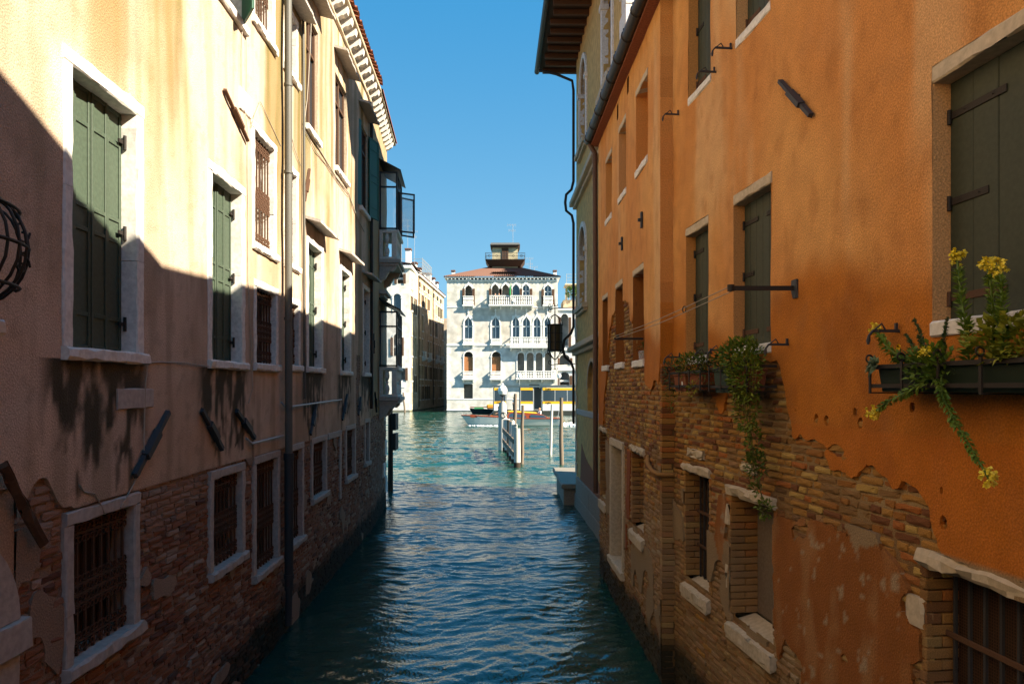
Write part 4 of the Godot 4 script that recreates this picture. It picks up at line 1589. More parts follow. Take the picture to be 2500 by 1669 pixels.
func orange_house() -> void:
	rng.seed = 15
	var h := thing("orange_house", "tall orange stucco house with dark olive shutters and crumbling plaster over brick", "house")
	along(h, 2.918, -0.106, -1.0)
	var ops := []
	var plank := [[3.2, 4.31, 0.39, 1.785], [6.37, 7.17, 0.40, 1.78], [7.82, 8.52, 0.36, 1.75], [7.76, 8.44, 3.32, 4.85], [6.38, 7.1, 3.36, 4.9]]
	for s: Array in plank:
		ops.append(rect(-s[0] * K1, -s[1] * K1, s[2] - 0.09, s[3] + 0.095))
	var deepw := [[3.2, 4.39, -2.1, -1.06, 0.18, 0], [6.36, 7.28, -2.22, -1.04, 0.27, 1], [7.86, 8.6, -2.18, -0.96, 0.2, 0]]
	for s: Array in deepw:
		ops.append(rect(-s[0] * K1, -s[1] * K1, s[2], s[3] + 0.0))
	coat(h, -2.3, 5.0, -3.8, 5.15, 0.12, 0.0, ops, r_mask, r_col, M.orange_plaster, M.mortar, r_mortar, 0.010)
	coat(h, -9.02 * K1, -2.3, -3.8, 5.15, 0.03, 7.0, ops, r_mask, r_col, M.orange_plaster, M.mortar, r_mortar, 0.010)
	bricks(h, -9.02 * K1, -2.0, -3.75, 0.45, ops, r_mask, r_brick, 300, palette("right_brick", [Color(0.38, 0.16, 0.035), Color(0.46, 0.235, 0.055), Color(0.56, 0.36, 0.10), Color(0.22, 0.085, 0.03), Color(0.46, 0.155, 0.035), Color(0.17, 0.09, 0.035), Color(0.30, 0.165, 0.06), Color(0.38, 0.22, 0.10), Color(0.42, 0.30, 0.17), Color(0.06, 0.045, 0.02)]), 61)
	var b := MB.new()
	b.box(V(-9.0 * K1, -4.3, -8.0), V(5.0, 5.1, -0.45))
	part("wall", b, M.stone_grey, h)
	# the gable that rises towards the near end, and the eaves
	b = MB.new()
	b.prism(PackedVector2Array([Vector2(-4.85, 5.16), Vector2(-1.6, 6.5), Vector2(1.6, 5.16)]), -0.4, 0.0)
	part("gable", b, M.tan_plaster, h)
	b = MB.new()
	b.hexa(PackedVector3Array([V(-9.1, 5.1, -0.4), V(-4.1, 5.1, -0.4), V(-9.1, 5.1, 0.28), V(-4.1, 5.1, 0.28), V(-9.1, 5.3, -0.4), V(-4.8, 5.3, -0.4), V(-9.1, 5.16, 0.28), V(-4.1, 5.16, 0.28)]))
	b.quad_o(V(-9.1, 5.3, -0.4), V(-4.8, 5.3, -0.4), V(-4.8, 6.6, -4.0), V(-9.1, 6.6, -4.0), Vector3.UP)
	b.quad_o(V(-4.85, 5.2, 0.06), V(-1.6, 6.54, 0.06), V(-1.6, 6.54, -8), V(-4.85, 5.2, -8), V(-0.4, 1, 0))
	b.quad_o(V(1.6, 5.2, 0.06), V(-1.6, 6.54, 0.06), V(-1.6, 6.54, -8), V(1.6, 5.2, -8), V(0.4, 1, 0))
	part("roof", b, M.roof_tile, h)
	for s: Array in plank:
		plank_window(h, -s[1] * K1, -s[0] * K1, s[2], s[3], M.shutter_dark)
	for s: Array in deepw:
		deep_window(h, -s[1] * K1, -s[0] * K1, s[2], s[3], s[4], s[5])
	for e: Array in [[4.62, 0.36], [6.05, 0.36], [7.32, 0.38], [7.72, 0.37], [8.7, 0.37], [7.2, 3.32], [7.62, 3.27], [8.75, 3.25]]:
		shutter_dog(h, -e[0] * K1, e[1])
	anchor(h, -6.15 * K1, 2.56, -5.65 * K1, 2.09, M.iron_grey, 0.025)
	# stray stones and old relieving arches in the masonry
	for e: Array in [[6.7, 7.0, -0.80, -0.70], [8.0, 8.5, -0.78, -0.68], [4.40, 4.57, -1.44, -1.26], [7.3, 7.38, -2.0, -1.75], [7.3, 7.4, -1.35, -1.15]]:
		b = MB.new()
		b.stone(V(-e[1] * K1, e[2], -0.04), V(-e[0] * K1, e[3], 0.004), rng, 0.01, 0.02)
		part("stone_block", b, M.stone_warm, h)


func orange_wing() -> void:
	rng.seed = 16
	var h := thing("orange_wing", "lower orange wing with a long gutter and blind windows next to the yellow house", "house")
	along(h, 2.022, -0.023, -1.0)
	var ops := []
	var blind := [[10.0, 10.8, 0.40, 1.72], [11.67, 12.35, 0.42, 1.75], [13.2, 13.85, 0.42, 1.73], [9.77, 10.57, 3.10, 4.26], [11.36, 12.05, 3.10, 4.25], [12.76, 13.45, 3.05, 4.18]]
	for s: Array in blind:
		ops.append(rect(-s[0], -s[1], s[2] - 0.1, s[3]))
	var slits := [[11.1, 11.25, 4.47, 4.72], [12.1, 12.25, 4.44, 4.68]]
	for s: Array in slits:
		ops.append(rect(-s[0], -s[1], s[2], s[3]))
	var low := [[10.1, 10.98, -2.0, -0.93], [13.5, 14.25, -2.05, -0.82]]
	for s: Array in low:
		ops.append(rect(-s[0], -s[1], s[2], s[3]))
	ops.append(rect(-11.62, -12.95, -2.95, -0.86))
	coat(h, -14.4, -9.0, -3.8, 4.8, 0.038, 0.0, ops, r2_mask, r2_col, M.orange_plaster, M.mortar, r_mortar, 0.008)
	bricks(h, -14.4, -9.0, -3.75, 1.5, ops, r2_mask, r_brick, 300, palette("wing_brick", [Color(0.38, 0.16, 0.035), Color(0.46, 0.235, 0.055), Color(0.56, 0.36, 0.10), Color(0.22, 0.085, 0.03), Color(0.46, 0.155, 0.035), Color(0.17, 0.09, 0.035), Color(0.30, 0.165, 0.06), Color(0.38, 0.22, 0.10), Color(0.42, 0.30, 0.17), Color(0.06, 0.045, 0.02)]), 67)
	var b := MB.new()
	b.box(V(-14.4, -4.3, -0.52), V(-9.0, 4.75, -0.40))
	b.box(V(-14.05, -4.3, -6.0), V(-9.0, 4.75, -0.52))
	part("wall", b, M.stone_grey, h)
	# the return that faces back along the canal: stucco above, brick below
	b = MB.new()
	var yy := 0.3
	while yy < 4.8:
		b.quad_o(V(-8.995, yy, 0.006), V(-8.995, yy, -0.4), V(-8.995, minf(yy + 0.25, 4.8), -0.4), V(-8.995, minf(yy + 0.25, 4.8), 0.006), Vector3.RIGHT, r_col(-8.8, yy) * 0.98)
		yy += 0.25
	part("return_plaster", b, M.orange_plaster, h)
	b = MB.new()
	var y := -3.75
	while y < 0.3:
		b.bev(V(-9.1, y + 0.004, -0.13 - rng.randf() * 0.12), V(-8.992 + rng.randf_range(-0.006, 0.006), y + 0.065, -0.012), 0.006, r_brick(-9.0, y, rng.randf()))
		b.bev(V(-9.1, y + 0.004, -0.4), V(-8.994 + rng.randf_range(-0.006, 0.004), y + 0.065, -0.26), 0.006, r_brick(-9.0, y, rng.randf()))
		y += 0.069
	stuff(part("return_brickwork", b, M.brick, h))
	b = MB.new()
	b.quad_o(V(-9.005, -3.8, -0.02), V(-9.005, -3.8, -0.4), V(-9.005, 0.3, -0.4), V(-9.005, 0.3, -0.02), Vector3.RIGHT, Color(0.2, 0.12, 0.05))
	part("mortar", b, M.mortar, h)
	# corbel moulding under the projecting flue
	b = MB.new()
	b.tube([V(-9.75, -0.90, 0.0), V(-9.6, -0.98, 0.03), V(-9.3, -1.04, 0.04), V(-8.97, -1.05, 0.02), V(-8.965, -1.05, -0.15)], 0.032, 6, Color(0.40, 0.20, 0.06))
	part("moulding", b, M.brick, h)
	for q in blind.size():
		var s: Array = blind[q]
		var w := node("window", h)
		var x0: float = -s[1]
		var x1: float = -s[0]
		b = MB.new()
		b.stone(V(x0, s[3] - 0.09, -0.2), V(x1, s[3], 0.008), rng, 0.004)
		part("lintel", b, M.stone_warm, w)
		b = MB.new()
		b.stone(V(x0 - 0.02, s[2] - 0.1, -0.2), V(x1 + 0.02, s[2], 0.02), rng, 0.006)
		part("sill", b, M.stone, w)
		b = MB.new()
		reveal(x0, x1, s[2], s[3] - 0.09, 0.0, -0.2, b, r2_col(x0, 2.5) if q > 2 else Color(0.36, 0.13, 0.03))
		part("reveal", b, M.orange_plaster, w)
		b = MB.new()
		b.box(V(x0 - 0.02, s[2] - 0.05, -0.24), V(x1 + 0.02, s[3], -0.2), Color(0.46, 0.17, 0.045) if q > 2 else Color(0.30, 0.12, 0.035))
		part("infill", b, M.orange_plaster, w)
	for s: Array in slits:
		b = MB.new()
		b.box(V(-s[1] - 0.02, s[2] - 0.02, -0.4), V(-s[0] + 0.02, s[3] + 0.02, -0.35))
		part("vent", b, M.terracotta, h)
	for q in 2:
		var s: Array = low[q]
		var w := deep_window(h, -s[1], -s[0], s[2], s[3], 0.22, 2)
		b = MB.new()
		b.box(V(-s[1], s[2], -0.27), V(-s[0], s[3], -0.21), Color(0.25, 0.125, 0.045))
		part("infill", b, M.mortar, w)
	# the tall stone framed water door
	var dw := node("door", h)
	stone_frame(dw, -12.95, -11.62, -2.9, -0.86, 0.12, 0.22, 0.13, M.stone_warm)
	b = MB.new()
	for q in 5:
		b.bev(V(lerpf(-12.83, -11.74, q / 5.0) + 0.003, -2.9, -0.2), V(lerpf(-12.83, -11.74, (q + 1) / 5.0) - 0.003, -0.98, -0.17), 0.004)
	part("board", b, M.wood_dark, dw)
	# gutter along the eaves and its pipe
	b = MB.new()
	var gp := []
	for q in 13:
		gp.append(V(lerpf(-14.5, -8.55, q / 12.0), 4.86, 0.19))
	b.tube(gp, 0.085, 12)
	for q in 9:
		var x := lerpf(-14.3, -8.8, q / 8.0)
		b.lathe([Vector2(0.0, 0.0), Vector2(0.02, 0.0), Vector2(0.02, 0.03), Vector2(0, 0.03)], V(x, 4.93, 0.24), 6)
		b.tube(ring_pts(0, 0, 0, 0.09, 12).map(func(p: Vector3) -> Vector3: return V(x, 4.86 + p.y, 0.19 + p.x)), 0.008, 4, Color.WHITE, true)
	part("gutter", b, M.lead_dark, h)
	b = MB.new()
	b.tube([V(-14.46, 4.8, 0.17), V(-14.46, 4.6, 0.06), V(-14.47, 2.0, 0.05), V(-14.47, -2.05, 0.05)], 0.05, 10)
	part("downpipe", b, mat("pipe_brown", Color(0.085, 0.045, 0.03), 0.5), h)
	b = MB.new()
	b.hexa(PackedVector3Array([V(-14.5, 4.75, -0.45), V(-8.6, 4.75, -0.45), V(-14.5, 4.75, 0.14), V(-8.6, 4.75, 0.14), V(-14.5, 4.98, -0.45), V(-8.6, 4.98, -0.45), V(-14.5, 4.9, 0.14), V(-8.6, 4.9, 0.14)]))
	b.quad_o(V(-14.05, 4.98, -0.45), V(-8.6, 4.98, -0.45), V(-8.6, 5.6, -3.5), V(-14.05, 5.6, -3.5), Vector3.UP)
	part("roof", b, M.roof_tile, h)
	for e: Array in [[11.64, 2.39, 2.18], [10.07, 2.41, 2.19]]:
		b = MB.new()
		b.bev(V(-e[0] - 0.03, e[2], 0.01), V(-e[0] + 0.03, e[1], 0.035), 0.005)
		b.lathe([Vector2(0, -0.025), Vector2(0.025, -0.02), Vector2(0.025, 0.02), Vector2(0, 0.025)], V(-e[0], (e[1] + e[2]) / 2.0, 0.05), 6)
		part("wall_anchor", b, M.iron_grey, h)


# ---------------------------------------------------------------- the yellow house at the right of the canal mouth

func arched(h: Node3D, x0: float, x1: float, y0: float, sp: float, ap: float, glass: Material) -> void:
	var w := node("window", h)
	var b := MB.new()
	var line := arch(x0, x1, sp, ap)
	spandrel(b, x0, x1, line, ap + 0.001, -0.18, -0.002)
	part("tympanum", b, M.yellow_plaster, w)
	b = MB.new()
	b.band(arch(x0 - 0.14, x1 + 0.14, sp, ap + 0.14), line, -0.1, 0.05)
	part("arch", b, M.stone, w)
	for s: Array in [[x0 - 0.14, x0], [x1, x1 + 0.14]]:
		b = MB.new()
		b.stone(V(s[0], y0, -0.12), V(s[1], sp - 0.12, 0.05), rng, 0.002)
		b.stone(V(s[0] - 0.04, sp - 0.12, -0.12), V(s[1] + 0.04, sp, 0.085), rng, 0.002)
		part("jamb", b, M.stone, w)
	b = MB.new()
	b.stone(V(x0 - 0.24, y0 - 0.14, -0.12), V(x1 + 0.24, y0, 0.16), rng, 0.003)
	b.stone(V(x0 - 0.18, y0 - 0.22, -0.12), V(x1 + 0.18, y0 - 0.142, 0.10), rng, 0.003)
	part("sill", b, M.stone_warm, w)
	b = MB.new()
	b.box(V(x0, y0, -0.2), V(x1, ap, -0.16))
	part("pane", b, glass, w)
	b = MB.new()
	var mx := (x0 + x1) / 2.0
	b.box(V(mx - 0.04, y0, -0.16), V(mx + 0.04, ap, -0.12))
	b.box(V(x0, sp - 0.05, -0.16), V(x1, sp + 0.03, -0.125))
	part("sash", b, M.wood_brown, w)


# the rows that go on behind the camera on both banks
func rows_behind() -> void:
	for e: Array in [[-3.0, -0.02, 1.0, "cream house row on the left bank behind the viewpoint", 7.4], [2.9, -0.06, -1.0, "orange house row on the right bank behind the viewpoint", 4.6]]:
		var h := thing("canal_house", e[3], "house")
		along(h, e[0], e[1], e[2])
		var b := MB.new()
		var x0 := -32.0 if e[2] > 0.0 else 5.0
		var x1 := -3.0 if e[2] > 0.0 else 32.0
		b.box(V(x0, -4.3, -7.0), V(x1, e[4], 0.0), l_col(3.0, 2.0) if e[2] > 0.0 else Color(0.74, 0.33, 0.09))
		part("wall", b, M.tan_plaster, h)
		b = MB.new()
		b.quad_o(V(x0, e[4] + 0.01, 0.3), V(x1, e[4] + 0.01, 0.3), V(x1, e[4] + 1.5, -3.5), V(x0, e[4] + 1.5, -3.5), Vector3.UP)
		part("roof", b, M.roof_tile, h)


func yellow_house() -> void:
	rng.seed = 21
	var h := thing("yellow_house", "tall ochre yellow house with stone string courses and wide dark eaves", "house")
	along(h, 2.55, -0.025, -1.0)
	var wins := [[15.75, 17.1, 6.75, 8.9, 9.4], [20.2, 21.6, 6.85, 8.6, 9.3], [20.25, 21.8, 2.35, 3.9, 4.6]]
	var ops := []
	for s: Array in wins:
		ops.append(rect(-s[0], -s[1], s[2], s[4]))
	ops.append(rect(-18.3, -20.0, -0.6, 0.72))
	front("plaster", h, -22.7, -14.1, -3.8, 10.1, ops, 0.2, M.yellow_plaster)
	for s: Array in wins:
		arched(h, -s[1], -s[0], s[2], s[3], s[4], M.glass)
	# blind arch
	var bl := node("blind_arch", h)
	var b := MB.new()
	var line := arch(-20.0, -18.3, 0.0, 0.70)
	spandrel(b, -20.0, -18.3, line, 0.72, -0.15, -0.003)
	b.box(V(-20.05, -0.62, -0.16), V(-18.25, 0.74, -0.12))
	part("infill", b, M.yellow_plaster, bl)
	b = MB.new()
	b.band(arch(-20.1, -18.2, 0.0, 0.80), line, -0.1, 0.02)
	part("arch", b, M.stone_warm, bl)
	b = MB.new()
	b.box(V(-22.68, -4.3, -8.0), V(-14.1, 10.1, -0.2))
	part("wall", b, M.yellow_plaster, h)
	for e: Array in [[5.52, 5.62, 0.10], [5.62, 5.78, 0.20], [1.0, 1.12, 0.12], [1.12, 1.26, 0.26], [-0.78, -0.61, 0.02]]:
		b = MB.new()
		b.stone(V(-22.7 - e[2], e[0], -0.1), V(-14.1, e[1] - 0.001, e[2]), rng, 0.002, 0.012, Color.WHITE, 0.6)
		part("string_course", b, M.stone_warm if e[0] > 0.0 else M.stone_grey, h)
	# brick bared at the foot
	b = MB.new()
	var pr := PackedVector2Array([Vector2(-21.6, -2.7), Vector2(-21.3, -1.6), Vector2(-20.9, -1.75), Vector2(-20.4, -1.9), Vector2(-19.9, -2.0), Vector2(-19.0, -2.1), Vector2(-18.0, -2.2), Vector2(-17.4, -2.6), Vector2(-17.4, -2.9), Vector2(-21.6, -2.9)])
	b.prism(pr, -0.02, 0.012, Color(0.34, 0.14, 0.07))
	part("bare_patch", b, M.mortar, h)
	# dressed stone at the waterline and up the far corner
	for q in 12:
		b = MB.new()
		var x := -22.72 + (q % 6) * 1.0 + (0.4 if q > 5 else 0.0)
		var y := -3.75 + (0.55 if q > 5 else 0.0)
		b.stone(V(x, y, -0.1), V(x + 0.99, y + 0.545, 0.06), rng, 0.004, 0.015, Color.WHITE, 0.3)
		part("stone_block", b, M.stone_dark, h)
	for q in 16:
		b = MB.new()
		var y := -2.6 + q * 0.34
		b.stone(V(-22.76, y, -0.3), V(-22.35 - (0.2 if q % 2 else 0.0), y + 0.335, 0.03), rng, 0.003)
		part("quoin", b, M.stone_warm, h)
	for q in 15:
		b = MB.new()
		var y := 4.3 + q * 0.38
		b.bev(V(-14.5 - (0.25 if q % 2 else 0.0), y, -0.75 + (0.3 if q % 2 else 0.0)), V(-14.06, y + 0.368, 0.035), 0.012)
		part("quoin", b, M.stone, h)
	# eaves: boards, rafters, gutter
	b = MB.new()
	b.box(V(-23.6, 10.1, -1.0), V(-13.2, 10.2, 1.1))
	part("eaves_board", b, M.wood_dark, h)
	for q in 20:
		b = MB.new()
		var x := -23.4 + q * 0.52
		b.bev(V(x, 9.96, -0.1), V(x + 0.12, 10.098, 1.0 - (0.05 if q % 2 else 0.0)), 0.01)
		part("rafter", b, M.wood_brown, h)
	b = MB.new()
	b.tube([V(-23.65, 10.13, 1.16), V(-13.2, 10.13, 1.16)], 0.085, 10)
	part("gutter", b, M.lead_dark, h)
	b = MB.new()
	b.quad_o(V(-23.6, 10.21, 1.1), V(-13.2, 10.21, 1.1), V(-13.2, 11.8, -3.5), V(-23.6, 11.8, -3.5), Vector3.UP)
	part("roof", b, M.roof_tile, h)
	# black pipe that swings out round each course
	b = MB.new()
	var pts := [V(-23.2, 10.0, 1.12), V(-22.9, 9.75, 0.6), V(-22.78, 9.5, 0.12)]
	for y: float in [9.2, 7.5, 6.4]:
		pts.append(V(-22.78, y, 0.08))
	pts += [V(-22.8, 6.15, 0.14), V(-22.84, 6.0, 0.30), V(-22.84, 5.75, 0.33), V(-22.84, 5.5, 0.30), V(-22.8, 5.35, 0.13), V(-22.78, 5.1, 0.08), V(-22.78, 3.0, 0.08), V(-22.78, 1.9, 0.08), V(-22.8, 1.7, 0.16), V(-22.84, 1.5, 0.36), V(-22.84, 1.2, 0.40), V(-22.84, 0.98, 0.34), V(-22.8, 0.8, 0.15), V(-22.78, 0.6, 0.08), V(-22.78, -1.1, 0.08)]
	b.tube(pts, 0.042, 10)
	part("downpipe", b, M.iron, h)
	# landing stage of stone at the corner
	var l := thing("stone_landing", "low grey stone landing at the foot of the yellow house", "landing", V(0, WATER, -22.8))
	b = MB.new()
	b.stone(V(1.52, 0.50, -4.6), V(3.4, 0.66, 0.1), rng, 0.01, 0.03, Color.WHITE, 0.6)
	part("slab", b, M.stone_dark, l)
	for q in 5:
		b = MB.new()
		b.stone(V(1.60 + (0.08 if q == 0 else 0.0), -0.5, -4.5 + q * 0.9), V(3.3, 0.498, -3.62 + q * 0.9), rng, 0.012, 0.03)
		part("stone_block", b, M.stone_dark, l)
	# the iron lantern on its two arms
	lantern(V(1.34, 1.58, -23.0), 0.68)


func lantern(at: Vector3, reach: float) -> void:
	var l := thing("wall_lantern", "large wrought iron lantern on scrolled arms at the corner of the yellow house", "lantern", at)
	var b := MB.new()
	var r := 0.22
	var k := 8
	for q in k:
		var a := TAU * q / k
		b.bar(V(r * cos(a), -0.42, r * sin(a)), V(r * cos(a), 0.40, r * sin(a)), 0.016, 6)
	for y: float in [-0.40, -0.14, 0.14, 0.40]:
		b.tube(range(k).map(func(q: int) -> Vector3: return V((r + 0.02) * cos(TAU * q / k), y, (r + 0.02) * sin(TAU * q / k))), 0.022 if absf(y) > 0.3 else 0.012, 5, Color.WHITE, true)
	part("cage", b, M.iron, l)
	b = MB.new()
	b.lathe([Vector2(0, -0.39), Vector2(r * 0.95, -0.39), Vector2(r * 0.95, 0.39), Vector2(0, 0.39)], Vector3.ZERO, k)
	part("glazing", b, M.lantern_glass, l)
	b = MB.new()
	for q in k:
		var a := TAU * q / k
		b.tube([V((r + 0.03) * cos(a), 0.40, (r + 0.03) * sin(a)), V(r * 0.95 * cos(a), 0.54, r * 0.95 * sin(a)), V(r * 0.6 * cos(a), 0.66, r * 0.6 * sin(a)), V(0.02 * cos(a), 0.72, 0.02 * sin(a))], 0.012, 5)
		b.tube([V((r + 0.02) * cos(a), -0.42, (r + 0.02) * sin(a)), V(r * 0.75 * cos(a), -0.55, r * 0.75 * sin(a)), V(r * 0.35 * cos(a), -0.63, r * 0.35 * sin(a)), V(0.02 * cos(a), -0.68, 0.02 * sin(a))], 0.011, 5)
		b.tube(ring_pts(0, 0, 0, 0.035, 7).map(func(p: Vector3) -> Vector3: return V((r + 0.05 + p.x) * cos(a), -0.47 + p.y, (r + 0.05 + p.x) * sin(a))), 0.008, 4, Color.WHITE, true)
	part("crown", b, M.iron, l)
	b = MB.new()
	b.tube([V(0, -0.99, 0), V(0, -0.68, 0)], 0.014, 6)
	b.tube([V(0, 0.70, 0), V(0, 1.0, 0), V(0, 1.2, 0)], [0.02, 0.014, 0.003], 6)
	part("spindle", b, M.iron, l)
	for e: Array in [[0.92, 0.95], [-0.83, -0.81]]:
		b = MB.new()
		b.tube([V(-0.14, e[0] - 0.02, 0), V(0, e[0], 0), V(reach, e[1], 0)], 0.016, 6)
		for s: float in ([-1.0, 1.0] if e[0] > 0.0 else [1.0]):
			var pts := []
			for w in 16:
				var a := w * 0.42
				var rr := 0.075 * (1.0 - w / 19.0)
				pts.append(V(-0.15 - rr * sin(a) * 0.9, e[0] + s * (0.075 - rr * cos(a)), 0))
			b.tube(pts, 0.011, 5)
		part("arm", b, M.iron, l)
	b = MB.new()
	for s: float in [-1.0, 1.0]:
		b.tube([V(0, -0.96, 0), V(0.06 * s, -1.0, 0), V(0.10 * s, -0.96, 0), V(0.08 * s, -0.92, 0)], 0.009, 5)
		b.tube([V(0, 1.0, 0), V(0.05 * s, 0.98, 0), V(0.085 * s, 1.01, 0), V(0.07 * s, 1.05, 0)], 0.009, 5)
	part("finial", b, M.iron, l)


# ---------------------------------------------------------------- plants and what hangs on the walls

func leaf(b: MB, at: Vector3, dir: Vector3, ln: float, w: float, col: Color) -> void:
	dir = dir.normalized()
	var up := V(rng.randf_range(-1, 1), 1.2, rng.randf_range(-1, 1))
	var s := dir.cross(up).normalized() * w * 0.5
	var nn := s.cross(dir).normalized()
	var m := at + dir * ln * 0.45
	var tip := at + dir * ln + V(0, -0.12 * ln, 0)
	b.tri_o(at, m + s + nn * w * 0.12, tip, nn, col)
	b.tri_o(at, m - s + nn * w * 0.12, tip, nn, col * 0.92)


func ball(k := 0.0) -> Vector3:
	var v := V(rng.randf_range(-1, 1), rng.randf_range(-1, 1), rng.randf_range(-1, 1))
	while v.length() > 1.0 or v.length() < k:
		v = V(rng.randf_range(-1, 1), rng.randf_range(-1, 1), rng.randf_range(-1, 1))
	return v


func clump(b: MB, at: Vector3, size: Vector3, count: int, ln: float, w: float, a: Color, e: Color) -> void:
	for q in count:
		var p := ball(0.35)
		leaf(b, at + p * size, p + V(0, 0.4, 0.3) + ball() * 0.8, ln * rng.randf_range(0.6, 1.25), w * rng.randf_range(0.7, 1.2), a.lerp(e, rng.randf()))


func flowers(b: MB, at: Vector3, size: float, count: int, col: Color) -> void:
	for q in count:
		var p := at + ball() * size
		var c := col.lerp(Color(0.80, 0.72, 0.20), rng.randf() * 0.5)
		for w in 6:
			var d := ball(0.4)
			leaf(b, p, d, size * 0.55, size * 0.5, c)


func path(pts: Array, k := 12) -> Array:
	var cu := Curve3D.new()
	for q in pts.size():
		var t: Vector3 = (pts[mini(q + 1, pts.size() - 1)] - pts[maxi(q - 1, 0)]) / 6.0
		cu.add_point(pts[q], -t, t)
	var out := []
	for q in k + 1:
		out.append(cu.sample_baked(cu.get_baked_length() * q / k))
	return out


func snapdragon(frame: Transform3D, pts: Array, label: String, fat: float, leaf_ln: float, lush: int) -> void:
	var t := thing("snapdragon", label, "flower", Vector3.ZERO, "snapdragons in the window box")
	t.transform = frame
	var line := path(pts, 16)
	var b := MB.new()
	b.tube(line, 0.006, 5, Color(0.10, 0.17, 0.03))
	part("stem", b, M.leaf, t)
	b = MB.new()
	for q in lush:
		var u := rng.randf() * 0.86
		var f := u * 16.0
		var p: Vector3 = line[int(f)].lerp(line[int(f) + 1], f - int(f))
		var dir: Vector3 = (line[int(f) + 1] - line[int(f)]).normalized()
		var o := ball(0.3).normalized()
		o = (o - dir * o.dot(dir)).normalized()
		leaf(b, p + o * 0.006, o * 0.9 + dir * 0.7, leaf_ln * (1.15 - 0.55 * u) * rng.randf_range(0.7, 1.2), fat * rng.randf_range(0.7, 1.2), Color(0.085, 0.16, 0.018).lerp(Color(0.17, 0.26, 0.03), rng.randf() * (0.4 + u * 0.6)))
	part("foliage", b, M.leaf, t)
	b = MB.new()
	flowers(b, line[16], 0.038, 16, Color(0.86, 0.66, 0.010))
	flowers(b, line[15], 0.032, 10, Color(0.84, 0.70, 0.04))
	part("bloom", b, M.leaf, t)


func rack(o: Node3D, x0: float, x1: float, y0: float, y1: float, z1: float) -> void:
	for y: float in [y0 + 0.045, y1]:
		var b := MB.new()
		b.box(V(x0, y - 0.012, z1), V(x1, y + 0.012, z1 + 0.006))
		b.box(V(x0, y - 0.012, 0.0), V(x0 + 0.006, y + 0.012, z1))
		b.box(V(x1 - 0.006, y - 0.012, 0.0), V(x1, y + 0.012, z1))
		part("rail", b, M.iron, o)
	var k := maxi(2, int(round((x1 - x0) / 0.33)))
	for q in k + 1:
		var x := lerpf(x0 + 0.02, x1 - 0.02, float(q) / k)
		var b := MB.new()
		b.box(V(x - 0.01, y0, z1 + 0.006), V(x + 0.01, y1 + 0.03, z1 + 0.014))
		b.box(V(x - 0.01, y0, 0.0), V(x + 0.01, y0 + 0.008, z1 + 0.006))
		var pts := []
		for w in 14:
			var a := w * 0.45
			var r := 0.032 * (1.0 - w / 22.0)
			pts.append(V(x, y1 + 0.045 + r * sin(a), z1 + 0.01 + r * (1.0 - cos(a)) - 0.02))
		b.tube(pts, 0.006, 4)
		part("strap", b, M.iron, o)


func trough(o: Node3D, x0: float, x1: float, y0: float, y1: float, z0: float, z1: float, m: Material, called := "trough") -> void:
	var b := MB.new()
	var p := PackedVector3Array()
	var i := 0.018
	for y: Array in [[y0, i], [y1, 0.0]]:
		for z: float in [z0 + y[1], z1 - y[1]]:
			p.append(V(x0 + y[1], y[0], z)); p.append(V(x1 - y[1], y[0], z))
	b.hexa(PackedVector3Array([p[0], p[1], p[4], p[5], p[2], p[3], p[6], p[7]]))
	b.bev(V(x0 - 0.008, y1 - 0.025, z0 - 0.008), V(x1 + 0.008, y1, z1 + 0.008), 0.005)
	part(called, b, m, o)


